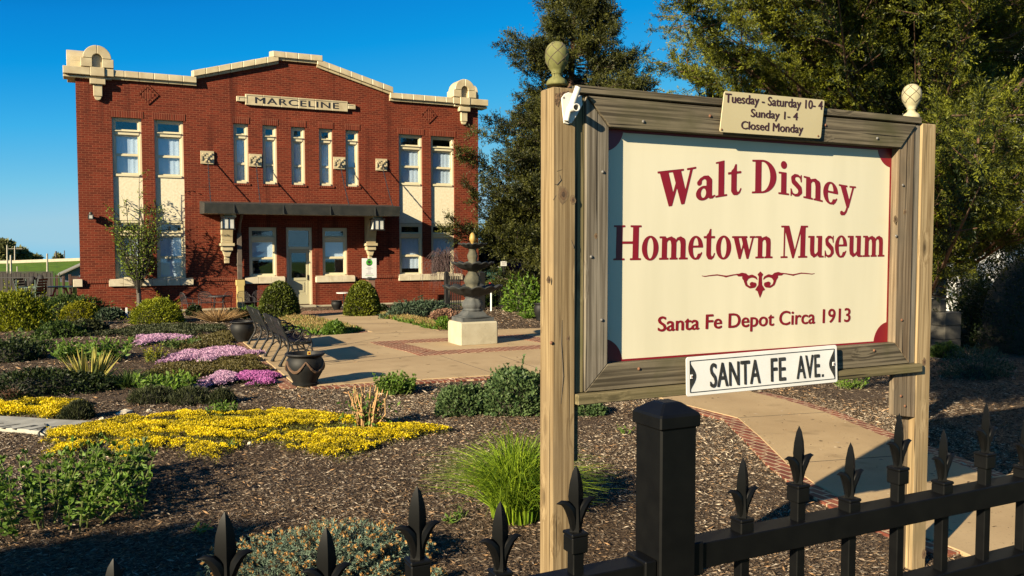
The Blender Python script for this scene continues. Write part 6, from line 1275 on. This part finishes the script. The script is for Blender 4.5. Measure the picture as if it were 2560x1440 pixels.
def cedar_b():
    r_ = np.random.default_rng(121); b = D(2294, 600, 10.6); b[2] = 0; t = thing('cedar_tree', 'big spreading cedar overhanging the far sign post with sunlit yellow-green sprays', 'tree', tuple(b)); mb = MB()
    mb.tube([b, b+[0, 0, 2], b+[-.05, 0, 3.6], b+[.15, .1, 5.5], b+[.3, .2, 8.5]], [.125, .105, .09, .075, .03], 12)
    T = []
    low = [(1690, 70), (1740, 270), (1850, 300), (2060, 300), (2200, 310), (2330, 330), (2380, 520), (2470, 540), (2560, 590), (2700, 620)]
    bx = []
    for i in range(462):
        if i % 6 == 0:
            X0 = 1700 + 1040*((i//6*.618) % 1) if i < 300 else 2160 + 620*((i//6*.618) % 1); yl = np.interp(X0, [p[0] for p in low], [p[1] for p in low]); Y0 = yl - 25 - (yl+420)*r_.uniform(0, 1)**1.3; D0 = 10.7 + r_.normal()*1.9
        x = X0 + r_.normal()*42; y = Y0 + r_.normal()*26; dd = D0 + r_.normal()*.3; yl = np.interp(x, [p[0] for p in low], [p[1] for p in low]); y = min(y, yl+10)
        if x < 1800 and y < -60: continue
        if x < 2160 and -40 < y < 120 and r_.uniform() < .75 and x > 1840: continue
        if x > 2330 and y > 200: dd = min(dd, 10.2) - r_.uniform(0, 2.6)
        if x > 2200 and y < 240 and dd < 10.4: dd += 1.9
        if x > 2180 and y < 240: dd += r_.uniform(0, 1.5)
        T.append((x, y, dd))
    for i in range(150): T.append((r_.uniform(1850, 2480), r_.uniform(-560, -70), r_.uniform(6.6, 9.2)))
    for i in range(110): T.append((r_.uniform(1760, 2265), r_.uniform(340, 640), r_.uniform(7.4, 10.6)))
    for i in range(70): T.append((r_.uniform(2380, 2700), r_.uniform(-60, 330), r_.uniform(10.4, 13.)))
    T += [(1688, 35, 9.8), (1695, 40, 9.6), (1668, 158, 9.4), (1672, 162, 9.4), (1690, 165, 9.6), (1750, 195, 9.6), (1765, 190, 9.2), (1770, 20, 10), (1850, 30, 10), (1820, 130, 9.7), (1780, 120, 9.8), (1840, 230, 9), (1900, 260, 9), (2345, 300, 6.1), (2380, 290, 6.3), (2350, 330, 6.4), (2420, 340, 6.5), (2450, 420, 6.6), (2520, 380, 6.4), (2540, 470, 6.7), (2400, 430, 6.8)]
    limbs = []; high = []
    for x, y, dd in T:
        e = D(x, y, dd); hz = np.hypot(*(e-b)[:2]); z0 = np.clip(e[2] - hz*r_.uniform(.1, .4) + (.4 if e[2] < 3 else 0), 1.5, 8); (high if y < -70 or (x < 2270 and y > 330) else limbs).append((b+[0, 0, z0], e, .009+.0035*hz))
    k = MB(); fo = [limb_foliage(limbs, r_, 7.5, .030, .28, .52, True, k, start=.3, spread=.85, tufts=11, per=20, tr=.16), limb_foliage(high, r_, 7.5, .033, .3, .6, True, k, start=.3, tufts=9, per=18, tr=.16)]; Pn, Dn, Ln, Wn, v = (np.concatenate(q) for q in zip(*fo))
    e0 = D(2298, 150, 10.5); k.tube([e0, D(2370, 95, 9.9), D(2420, 55, 9.6), D(2445, 40, 9.5)], [.1, .075, .06, .03], 8)
    for pts in ([(2275, 75), (2300, 40), (2330, 20), (2335, -10)], [(2405, -20), (2385, 60), (2350, 110), (2330, 140)], [(2300, 110), (2296, 150), (2300, 200)], [(2440, 240), (2430, 300), (2420, 330), (2445, 375)], [(2520, 255), (2500, 320), (2480, 350)], [(2560, 200), (2530, 240), (2470, 215)], [(1950, 130), (1990, 180), (2000, 240)]):
        k.tube([D(x, y, 8.9 - .6*(y > 200)) for x, y in pts], [.022, .018, .014, .009][:len(pts)], 6)
    k.build('limbs', M('bark_red'), t); mb.build('trunk', pm('bark_shaded', (.03, .02, .013), (.015, .011, .008), 14, .95, .6, .02, stretch=(1, 1, .25)), t); leaves('crown', Pn, Dn, Ln, Wn, v, MATS['cedar_sunny'], t)  # trunk bark darkened to carry the shade it stands in
cedar_b()
def pear():
    r_ = np.random.default_rng(122); b = np.array([1.62, 29.5, 0]); sc = 1.04*dep(G(343, 792))/2160; t = thing('young_pear_tree', 'slender young tree with upright branches and sparse new leaves before the depot', 'tree', tuple(b)); mb = MB(); Ht = (792-445)*sc
    mb.tube([b, b+[.02, 0, .45], b+[.0, 0, .95]], [.085, .07, .06], 8); tw = MB(); PP = []; DD = []
    for i in range(19):
        a = i*2.4; sp = r_.uniform(.25, 1.05)*(.72 if i % 3 else 1); hh = Ht*r_.uniform(.5, .84)
        if i == 0: sp, hh = .1, Ht
        p0 = b + [0, 0, .55+.4*r_.uniform()]; p2 = b + [math.cos(a)*sp, math.sin(a)*sp, hh]; p1 = p0 + (p2-p0)*.4 + np.array([math.cos(a), math.sin(a), -.2])*sp*.25; pts = [p0*(1-s)**2 + p1*2*s*(1-s) + p2*s*s for s in np.linspace(0, 1, 7)]
        tw.tube(pts, list(np.linspace(.034, .006, 7)), 5)
        for j in range(26):
            s = r_.uniform(.2, 1); o_ = p0*(1-s)**2 + p1*2*s*(1-s) + p2*s*s; d = np.array([math.cos(a+r_.normal()*.9), math.sin(a+r_.normal()*.9), r_.uniform(.2, 1.4)]); d /= np.linalg.norm(d); l_ = r_.uniform(.12, .5); tw.tube([o_, o_+d*l_], [.008, .003], 4)
            m = r_.integers(3, 9); f = r_.uniform(.2, 1.05, m); PP.append(o_ + d*(f*l_)[:, None] + r_.normal(size=(m, 3))*.035); DD.append(d + r_.normal(size=(m, 3)))
    for j in range(22):
        a = r_.uniform(0, 6.28); o_ = b+[0, 0, r_.uniform(.5, 1.3)]; tw.tube([o_, o_+np.array([math.cos(a), math.sin(a), r_.uniform(0, .5)])*r_.uniform(.3, .8)], [.008, .003], 4)
    mb.build('trunk', M('bark_grey'), t); tw.build('branches', M('twig_dark'), t); PP = np.concatenate(PP); DD = np.concatenate(DD); n = len(PP); leaves('crown', PP, DD, .07*r_.uniform(.6, 1.3, n), .042, r_.beta(1.5, 1.5, n), MATS['pear_leaf'], t)
pear()
def weeper():
    r_ = np.random.default_rng(123); b = G(1146, 770); b = np.array([b[0]+.1, 28.2, 0]); t = thing('weeping_tree', 'small bare weeping tree with tangled drooping purple-brown twigs behind the fountain', 'tree', tuple(b)); mb = MB(); mb.tube([b, b+[.05, 0, .8], b+[-.1, 0, 1.6]], [.05, .045, .03], 6); mb.build('trunk', M('bark_grey'), t); tw = MB()
    for i in range(95):
        a = r_.uniform(0, 6.28); r = r_.uniform(.2, .75); p0 = b+[-.1, 0, 1.45+.3*r_.uniform()]; p1 = p0 + np.array([math.cos(a)*r*.6, math.sin(a)*r*.6, r_.uniform(.1, .35)]); p2 = p0 + np.array([math.cos(a)*r*1.2, math.sin(a)*r*1.2, -r_.uniform(.4, 1.1)])
        m_ = (p1+p2)/2+[.1*math.cos(a), .1*math.sin(a), .12]; tw.tube([p0, p1+r_.normal(size=3)*.04, m_+r_.normal(size=3)*.05, p2], [.008, .006, .0045, .003], 4); [tw.tube([q_, q_+np.array([r_.normal()*.15, r_.normal()*.15, -r_.uniform(.05, .3)])], [.004, .0025], 4) for q_ in (p1, m_, m_)]
    tw.build('branches', pm('twig_purple', (0.0426, 0.02485, 0.02415), (0.0639, 0.0355, 0.0345), 20, .8), t)
weeper()
def far_tree(name, label, x, yb, wpx, hpx, dp, n, Lf, mat, seed, trunk=.12, lump=.3, lift=.3, group=None):
    b = D(x, yb, dp); s = dp/2160; r = wpx*s/2; h = hpx*s; r_ = np.random.default_rng(seed); t = thing(name, label, 'tree', tuple(b), group); c = b + np.array([0, 0, h*lift + h*(1-lift)/2])
    d = unit(r_.normal(size=(n, 3))); rr = (1+lump*lumps(d, 4, seed))*np.cbrt(r_.uniform(.25, 1, n)); Pn = c + d*rr[:, None]*[r, r, h*(1-lift)/2]; leaves('crown', Pn, r_.normal(size=(n, 3)) + d*.5, Lf*r_.uniform(.6, 1.4, n), Lf*.5, np.clip(r_.beta(1.5, 1.5, n)+lumps(d, 8, seed+1)*.3, 0, 1), MATS[mat], t)
    k = MB(); k.tube([b-[0, 0, .3], c], [trunk, trunk*.5], 6)
    for i in range(9): a = r_.uniform(0, 6.28); k.tube([b+[0, 0, h*lift], c+np.array([math.cos(a)*r*.6, math.sin(a)*r*.6, h*.2*r_.uniform(-.5, 1)])], [trunk*.5, trunk*.12], 4)
    k.build('trunk', M('bark_grey'), t)
far_tree('redbud_tree', 'purple-flowering redbud seen beyond the iron fence beside the sign post', 1325, 712, 90, 66, 48, 3500, .30, 'redbud_bloom', 130, .1)
far_tree('redbud_tree', 'smaller reddish purple redbud behind the white parking sign', 1282, 708, 40, 55, 40, 1500, .22, 'redbud_bloom', 131, .08)
far_tree('bare_bush', 'pale brown twiggy bush behind the fountain top', 1215, 690, 60, 70, 44, 1800, .3, 'twig_leaf', 132, .06)
far_tree('background_tree', 'tall pale green tree on the horizon beyond the road bank', 12, 660, 40, 56, 170, 2200, 1.0, 'far_leaf', 133, .3, group=None)
far_tree('background_tree', 'rounder olive tree on the horizon beside the tall utility poles', 48, 658, 36, 32, 175, 1600, 1.0, 'far_leaf', 134, .3)
far_tree('background_tree', 'low hazy bush on the horizon past the olive tree', 80, 656, 34, 15, 180, 700, .9, 'far_leaf', 135, .2)
far_tree('background_tree', 'tiny round bush on the road bank near the depot corner', 146, 652, 13, 12, 185, 300, .8, 'far_leaf', 136, .1)
far_tree('background_tree', 'dark evergreen mass beyond the iron gate, above the parking sign', 1285, 702, 130, 190, 52, 9000, .32, 'cedar_leaf', 139, .2, .35, .18)
for i, (x, w_, h_, dp, lab) in enumerate(((1395, 120, 170, 60, 'dark evergreen behind the redbuds, beyond the side road'), (1480, 140, 190, 66, 'dark evergreen far behind the sign board centre'), (1600, 150, 150, 70, 'broad dark tree far behind the sign board'))):
    far_tree('background_tree', lab, x, 705, w_, h_, dp, 4000, .45, 'far_leaf', 140+i, .25)
shrub('viburnum', 'leggy yellow-green leaved shrub by the iron fence next to the sign post', 'shrub', 1305, 782, 110, 88, 1500, .12, 'fresh_leaf', None, .3, .5, .4, 145, core=.3, thick=.4, stems=24)
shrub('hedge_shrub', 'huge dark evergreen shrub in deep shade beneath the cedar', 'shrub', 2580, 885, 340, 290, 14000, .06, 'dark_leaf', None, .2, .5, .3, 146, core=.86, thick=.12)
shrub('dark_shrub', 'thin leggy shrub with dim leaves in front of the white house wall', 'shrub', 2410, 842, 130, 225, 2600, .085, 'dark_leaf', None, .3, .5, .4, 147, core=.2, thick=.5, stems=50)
shrub('catmint', 'shaded grey-green mound on the bare mulch past the far sign post', 'plant', 2440, 945, 200, 66, 3600, .05, 'blue_leaf', None, .5, .35, .9, 148, ratio=.6, stray=.35, core=.5, thick=.3)
shrub('low_perennial', 'low shaded green leaves beside the block pillar', 'plant', 2365, 895, 90, 34, 1200, .09, 'mid_leaf', None, .2, .4, .8, 149)
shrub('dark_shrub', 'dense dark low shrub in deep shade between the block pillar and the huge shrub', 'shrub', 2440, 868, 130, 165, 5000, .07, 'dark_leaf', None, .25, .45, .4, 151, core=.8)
# an unseen tree added behind the viewer to cast the shadow on the near mulch
def shadow_caster_tree():
    r_ = np.random.default_rng(150); dr_ = np.array([math.sin(SUN_A), math.cos(SUN_A), 0]); tip = np.array([.95, 6.5, 0]); hc = 3.6; b = tip - dr_*((hc+1.5)/math.tan(SUN_E)); t = thing('shadow_caster_tree', 'unseen round tree added behind the viewer to throw the dark shadow on the near mulch', 'tree', tuple(b)); n = 14000
    d = unit(r_.normal(size=(n, 3))); c = b+[0, 0, hc]; Pn = c + d*np.cbrt(r_.uniform(.1, 1, n))[:, None]*[1.4, 1.4, 1.5]; leaves('crown', Pn, r_.normal(size=(n, 3)), .22, .15, r_.uniform(0, 1, n), MATS['mid_leaf'], t); MB().tube([b, b+[0, 0, 2.2], c], [.16, .13, .08], 8).build('trunk', M('bark_grey'), t)
shadow_caster_tree()

# ------------------------------------------------------------------ beyond the garden
# wooden yard fence, iron fence and patio pieces at the depot's outer corner
pm('fence_board', (.020, .016, .013), (.013, .010, .009), 4, .85, .3, .01, stretch=(4, 4, .5)); pm('rusty_iron', (0.0639, 0.0284, 0.01725), (0.0355, 0.0213, 0.0138), 12, .8); pm('chair_green', (0.01065, 0.0426, 0.03105), None, 5, .5); pm('table_red', (0.1562, 0.0142, 0.01035), (0.1136, 0.01065, 0.00828), 8, .6); pm('umbrella_black', (0.00852, 0.00852, 0.00897), None, 5, .8); pm('pole_pale', (0.2982, 0.2698, 0.2139), (0.2414, 0.213, 0.1656), 5, .8); pm('roof_grey', (0.0923, 0.1065, 0.1242), (0.0639, 0.0781, 0.0966), 3, .7)
def vfence(xa, xb, dpt, ytop, name, label, mat, n):
    a, b = D(xa, 700, dpt), D(xb, 700, dpt); zt = D((xa+xb)/2, ytop, dpt)[2]; t = thing(name, label, 'fence', (a[0], a[1], 0)); k = MB()
    for i in range(n):
        p, q = a+(b-a)*(i+.03)/n, a+(b-a)*(i+.97)/n; zz_ = zt + .015*math.sin(i*5.1); u = (b-a)/np.linalg.norm(b-a); nn = np.array([-u[1], u[0], 0])*.012
        k.add([p-nn, q-nn, q+nn, p+nn] if False else [(p-nn)*[1,1,0]+[0,0,-.1], (q-nn)*[1,1,0]+[0,0,-.1], (q+nn)*[1,1,0]+[0,0,-.1], (p+nn)*[1,1,0]+[0,0,-.1], (p-nn)*[1,1,0]+[0,0,zz_], (q-nn)*[1,1,0]+[0,0,zz_], (q+nn)*[1,1,0]+[0,0,zz_], (p+nn)*[1,1,0]+[0,0,zz_]], [(3,2,1,0),(4,5,6,7),(0,1,5,4),(1,2,6,5),(2,3,7,6),(3,0,4,7)])
    k.build('board_panel', mat, t); k = MB(); k.bar(a*[1,1,0]+[0,0,zt+.03], b*[1,1,0]+[0,0,zt+.03], .07, .04); k.build('cap_rail', mat, t); return t
vfence(-90, 133, 35.5, 682, 'board_fence', 'dark brown vertical board fence beyond the patio at the depot corner', M('fence_board'), 34)
def ironf(xa, xb, dpt, ytop, label, n, r=.011, mat='black_iron', rails_=(.12, .85)):
    a, b = D(xa, 700, dpt), D(xb, 700, dpt); a[2] = b[2] = 0; zt = D(xa, ytop, dpt)[2]; t = thing('iron_fence', label, 'fence', tuple(a)); u = (b-a)
    for f in rails_: MB().bar(a+[0, 0, zt*f], b+[0, 0, zt*f], .03, .03).build('rail', M(mat), t)
    pkm = MB().bar((0, 0, 0), (0, 0, zt), r*2, r*2).build('picket', M(mat), t, org=(0, 0, 0)); 
    for i in range(n):
        o_ = pkm if i == 0 else dup(pkm, t); o_.location = Vector(u*(i/(n-1)))
    return t
ironf(-90, 160, 32.5, 683, 'thin black iron fence in front of the dark board fence', 24)
ironf(1116, 1150, 28.4, 690, 'short black iron fence panel behind the fountain bowl', 9, .014)
ironf(1242, 1370, 28.9, 690, 'longer black iron fence panel beyond the gate gap, behind the leggy shrub', 26, .014)
for i, (x, lab) in enumerate(((1116, 'black iron gate post against the depot base'), (1203, 'wide black gate post beside the opening with the red hydrant'))):
    c = D(x, 700, 28.4); zt = D(x, 684, 28.4)[2]; k = MB(); w_ = .06 if i == 0 else .1; k.box(c[0]-w_, c[0]+w_, c[1]-w_, c[1]+w_, 0, zt); k.lathe([(w_*1.5, zt), (w_*1.4, zt+.03), (.01, zt+.09)], (c[0], c[1], 0), 4, a0=math.pi/4); tag(k.build('gate_post', M('black_iron'), bevel=.005, org=(c[0], c[1], 0)), lab, 'gate post')
# closed umbrella, chairs, red table
c = D(101, 700, 31.5); zt = D(101, 689, 31.5)[2]; t = thing('closed_umbrella', 'folded black patio umbrella drooping on its pole by the board fence', 'umbrella', (c[0], c[1], 0)); k = MB(); k.tube([(c[0], c[1], 0), (c[0], c[1], zt)], .02, 6); k.build('pole', M('black_iron'), t)
k = MB(); k.lathe([(.02, zt+.02), (.12, zt-.08), (.17, zt-.35), (.15, zt-.6), (.02, zt-.68)], (c[0], c[1], 0), 14, lambda r, z, a: (r*(1+.35*math.sin(5*a)), z-.12*math.sin(2*a+1)*(r > .1))); k.lathe([(.02, zt-.02), (.1, zt-.06), (.11, zt-.25), (.02, zt-.32)], (c[0]-.25, c[1], 0), 10, lambda r, z, a: (r*(1+.3*math.sin(4*a)), z)); k.build('canopy', M('umbrella_black'), t, smooth=True)
def slat_chair(x, dp, rz, label):
    c = D(x, 740, dp); t = thing('garden_chair', label, 'chair', (c[0], c[1], 0), 'green slatted garden chairs'); ORG[t.name] = (0, 0, 0); k = MB()
    for i in range(5): k.box(-.24, .24, .2+.03*i, .215+.03*i, .48+i*.095, .55+i*.095)
    k.build('backrest', M('chair_green'), t); k = MB()
    for i in range(5): k.box(-.24, .24, -.25+i*.09, -.18+i*.09, .42, .435)
    k.build('seat', M('chair_green'), t)
    for sx in (-.23, .23):
        for sy in (-.22, .2): MB().box(sx-.015, sx+.015, sy-.015, sy+.015, 0, .62 if sy < 0 else .9).build('leg', M('chair_green'), t)
        MB().box(sx-.025, sx+.025, -.24, .24, .62, .64).build('armrest', M('chair_green'), t)
    t.rotation_euler = (0, 0, rz)
slat_chair(66, 31.2, .9, 'dark green slatted chair facing the fence, half behind the gold-green bush'); slat_chair(88, 31.0, -2.2, 'dark green slatted chair next to the folded umbrella')
c = D(152, 745, 32.2); t = thing('red_table', 'red garden table with a dark green top at the depot corner', 'table', (c[0], c[1], 0)); k = MB(); k.box(c[0]-.42, c[0]+.42, c[1]-.3, c[1]+.3, .56, .60); k.build('table_top', M('chair_green'), t)
for s in (-1, 1):
    for s2 in (-1, 1): MB().bar((c[0]+s*.34, c[1]+s2*.2, 0), (c[0]+s*.16, c[1]+s2*.2, .56), .06, .05).build('leg', M('table_red'), t)
MB().box(c[0]-.36, c[0]+.36, c[1]-.15, c[1]+.15, .24, .28).build('bench_slat', M('table_red'), t)
for i, (x, yt, lab) in enumerate(((143, 688, 'rusty post nearest the red table'), (160, 690, 'rusty post in the middle of the trellis frame'), (176, 686, 'tall rusty post beside the depot wall'))):
    c = D(x, 740, 33.5); zt = D(x, yt, 33.5)[2]; tag(MB().box(c[0]-.05, c[0]+.05, c[1]-.05, c[1]+.05, 0, zt).build('rusty_post', M('rusty_iron'), bevel=.01, org=(c[0], c[1], 0)), lab, 'post', 'rusty posts by the depot corner')
ironf(176, 196, 33.8, 690, 'rusty brown picket fence against the depot corner', 7, .02, 'rusty_iron')
a, b = D(150, 690, 60), D(250, 690, 60); zr = D(150, 688, 60)[2]; zt_ = D(194, 661, 60)[2]; k = MB(); t = thing('metal_shed', 'grey metal shed with a sloping roof beyond the rusty fence', 'shed', (a[0], a[1], -.4))
m_ = D(196, 690, 60); k.prism([(a[0], -.5), (b[0], -.5), (b[0], zr), (m_[0]+.6, zt_+.1), (a[0], zr-.05)], 'y', a[1]-.4, a[1]+6); k.build('wall', M('roof_grey'), t); MB().prism([(a[0]-.2, zr-.1), (m_[0]+.6, zt_+.12), (m_[0]+.6, zt_+.2), (a[0]-.2, zr-.02)], 'y', a[1]-.7, a[1]+6.2).build('roof', pm('roof_edge', (0.1562, 0.142, 0.1104), None, 5, .7), t)
# road bank
def strip(name, top, bot, mat, kind=True):
    k = MB(); n = len(top); k.add([*top, *bot], [(i, i+1, n+i+1, n+i) for i in range(n-1)]); o_ = k.build(name, mat, recalc=False); struct(o_); return o_
xs = list(range(-500, 420, 40)); top = [D(x, 659-.045*(x)*.8 if x > 0 else 659, 150) for x in xs]; bot = [D(x, 712, 112) for x in xs]; back = [D(x, 700, 172) for x in xs]
strip('road_bank', top, bot, M('lawn')); strip('road_bank_back', [p+[0, 0, 0] for p in back], top, M('lawn'))
gr = MB()
for p, q in zip(top[:-1], top[1:]): gr.bar(p+[0, 0, .22], q+[0, 0, .22], .3, .52)
struct(gr.build('road_parapet', pm('parapet_concrete', (0.355, 0.3124, 0.2277), (0.2982, 0.2627, 0.1932), 2, .85)))
for i, (x, yt, yb_, dp, r, lab, arm) in enumerate(((18, 613, 676, 95, .11, 'tall pale utility pole in front of the horizon trees', 0), (27, 638, 684, 70, .10, 'thick pale pole standing before the grass bank', 0), (37, 615, 656, 160, .14, 'utility pole with a cross arm on the road', 1), (43, 666, 682, 80, .07, 'short pale post at the foot of the bank', 0), (118, 634, 684, 80, .1, 'white pole in front of the grass bank', 0), (140, 628, 652, 180, .25, 'stubby dark mast on the skyline', 0), (161, 626, 652, 180, .12, 'thin dark pole on the skyline next to the depot', 0))):
    a, b = D(x, yb_, dp), D(x, yt, dp); k = MB(); k.tube([a-[0, 0, 1], b], [r*1.1, r*.8], 6)
    if arm: k.bar(b+np.array([-1.2, 0, -.5]), b+np.array([1.2, 0, -.5]), .12, .12)
    tag(k.build('utility_pole', M('pole_pale') if i < 5 else M('bark_grey'), org=tuple(a)), lab, 'pole', 'poles beyond the garden')
# gate gap, side road, hydrant, parking sign, ball-field building
sheet('side_road', [tuple(D(x, y, dp)[:2]) for x, y, dp in ((1120, 700, 32), (1420, 700, 30), (1440, 700, 42), (1150, 700, 42))], -.05, .01, M('road_asphalt')); sheet('road_kerb', [tuple(D(x, y, dp)[:2]) for x, y, dp in ((1110, 700, 42.2), (1440, 700, 42.2), (1440, 700, 43), (1110, 700, 43))], -.05, .12, M('pedestal_concrete'))
c = D(1228, 740, 28.0); zt = D(1228, 722, 28.0)[2]; t = thing('yard_hydrant', 'white water hydrant pipe with a red pump head by the gate opening', 'hydrant', (c[0], c[1], 0)); k = MB(); k.tube([(c[0], c[1], 0), (c[0], c[1], zt-.02)], .03, 8); k.build('pipe', M('enamel_white'), t)
k = MB(); k.lathe([(.04, zt-.05), (.055, zt), (.05, zt+.1), (.03, zt+.13)], (c[0], c[1], 0), 10); k.bar((c[0], c[1], zt+.12), (c[0]-.06, c[1], zt+.2), .04, .05); k.tube([(c[0], c[1], zt+.05), (c[0]+.1, c[1], zt+.06), (c[0]+.12, c[1], zt)], .022, 6); k.build('pump_head', pm('hydrant_red', (0.2982, 0.00852, 0.01035), None, 5, .45), t, bevel=.004)
c = D(1259, 720, 30.5); z0, z1 = D(1259, 665, 30.5)[2], D(1259, 653, 30.5)[2]; t = thing('parking_sign', 'small white parking sign with faint lettering on a post behind the iron fence', 'sign', (c[0], c[1], 0)); k = MB(); k.box(c[0]-.025, c[0]+.025, c[1], c[1]+.03, 0, z1-.02); k.build('post', M('canopy_metal'), t); MB().box(c[0]-.115, c[0]+.115, c[1]-.012, c[1]-.003, z0, z1).build('panel', M('enamel_white'), t, bevel=.002); k = MB(); [k.box(c[0]-.07, c[0]+.07, c[1]-.0145, c[1]-.0125, z0+f*(z1-z0)-.006, z0+f*(z1-z0)+.006) for f in (.3, .45, .65, .75)]; k.build('lettering', M('faint_ink'), t)
a, b = D(1190, 695, 62), D(1250, 695, 62); z0, z1, z2 = D(1200, 694, 62)[2], D(1200, 668, 62)[2], D(1200, 644, 62)[2]; t = thing('field_building', 'low teal walled building with a pale roof across the lawn', 'building', (a[0], a[1], z0)); k = MB(); k.box(a[0], b[0], a[1]-.5, a[1]+5, z0-1, z1); k.build('wall', pm('teal_wall', (0.0284, 0.0994, 0.0759), (0.0213, 0.0781, 0.0621), 2, .7), t)
k = MB(); k.prism([(a[1]-.9, z1), (a[1]+5.4, z1), (a[1]+2.3, z2)], 'x', a[0]-.3, b[0]+.3); k.build('roof', pm('roof_pale', (0.426, 0.3976, 0.3312), (0.355, 0.3266, 0.276), 2, .7), t)
# white house behind the big cedar
hc = D(2042, 700, 23.); hx0, hy, hw = 0., 0., 11.; he, hr = D(2042, 105, 23.)[2], D(2042, 105, 23.)[2]+5.6; t = thing('white_house', 'white clapboard house glimpsed through the big cedar', 'house', (hc[0], hc[1], 0)); ORG[t.name] = (0, 0, 0); t.rotation_euler = (0, 0, -math.atan2(hc[0], hc[1])-.03)
def siding():
    m, tt, b_ = nodes('white_siding'); b_.inputs['Base Color'].default_value = (.5, .5, .48, 1); b_.inputs['Roughness'].default_value = .6; wv = N(tt, 'ShaderNodeTexWave', Scale=1., wave_type='BANDS', bands_direction='Z', wave_profile='SAW'); L(tt, mapped(tt, (2.6, 2.6, 2.6)), wv.inputs['Vector']); bump(tt, b_, wv.outputs['Fac'], .5, .02); return m
MB().prism([(hx0, 0), (hx0+hw, 0), (hx0+hw, he), (hx0+hw/2, hr), (hx0, he)], 'y', hy, hy+9).build('wall', siding(), t)
k = MB()
for s in (1, -1):
    xa_, xb_ = hx0+hw/2, hx0+hw/2 - s*(hw/2+.5); sl_ = (hr-he)/(hw/2); k.prism([(xa_, hr+.02), (xb_, hr+.02-sl_*(hw/2+.5)), (xb_, hr+.2-sl_*(hw/2+.5)), (xa_, hr+.2)], 'y', hy-.45, hy+9.4)
rf = k.build('roof', M('roof_grey'), t); k = MB()
for s in (1, -1):
    xa_, xb_ = hx0+hw/2, hx0+hw/2 - s*(hw/2+.5); sl_ = (hr-he)/(hw/2); k.prism([(xa_, hr-.2), (xb_, hr-.2-sl_*(hw/2+.5)), (xb_, hr+.24-sl_*(hw/2+.5)), (xa_, hr+.24)], 'y', hy-.5, hy-.455)
k.build('rake_board', M('white_alu'), rf)
for x_, z_ in ((hx0+2, 1.2), (hx0+5, 1.2), (hx0+8, 1.2), (hx0+2, 4.4), (hx0+5, 4.4), (hx0+8, 4.4)):
    f_ = MB(); f_.box(x_-.08, x_+1.08, hy-.04, hy-.003, z_-.08, z_+1.68); wn = f_.build('window', M('white_alu'), t, bevel=.005); MB().box(x_, x_+1, hy-.05, hy-.042, z_, z_+1.6).build('pane', pm('house_glass', (0.0142, 0.0213, 0.0276), None, 2, .08), wn)
# block pillar and steps in the shade
c = D(2355, 850, 17.5); w_ = 30*17.5/2160; t = thing('block_pillar', 'grey concrete block pillar stacked in the shade behind the far sign post', 'pillar', (c[0], c[1], 0)); zt = D(2355, 778, 17.5)[2]; k = MB()
for i in range(3): k.box(c[0]-w_, c[0]+w_, c[1]-w_, c[1]+w_, zt*i/3+.004, zt*(i+1)/3-.004)
for i in range(3): k.box(c[0]-w_, c[0]-w_*.2, c[1]-w_*.5, c[1]+w_*.5, zt+.26*i+.004, zt+.26*(i+1)-.004)
k.build('blocks', pm('block_shaded', (.055, .05, .04), (.036, .033, .026), 9, .9, .4), t, bevel=.01)  # block colour darkened to stand for the shade around the pillar
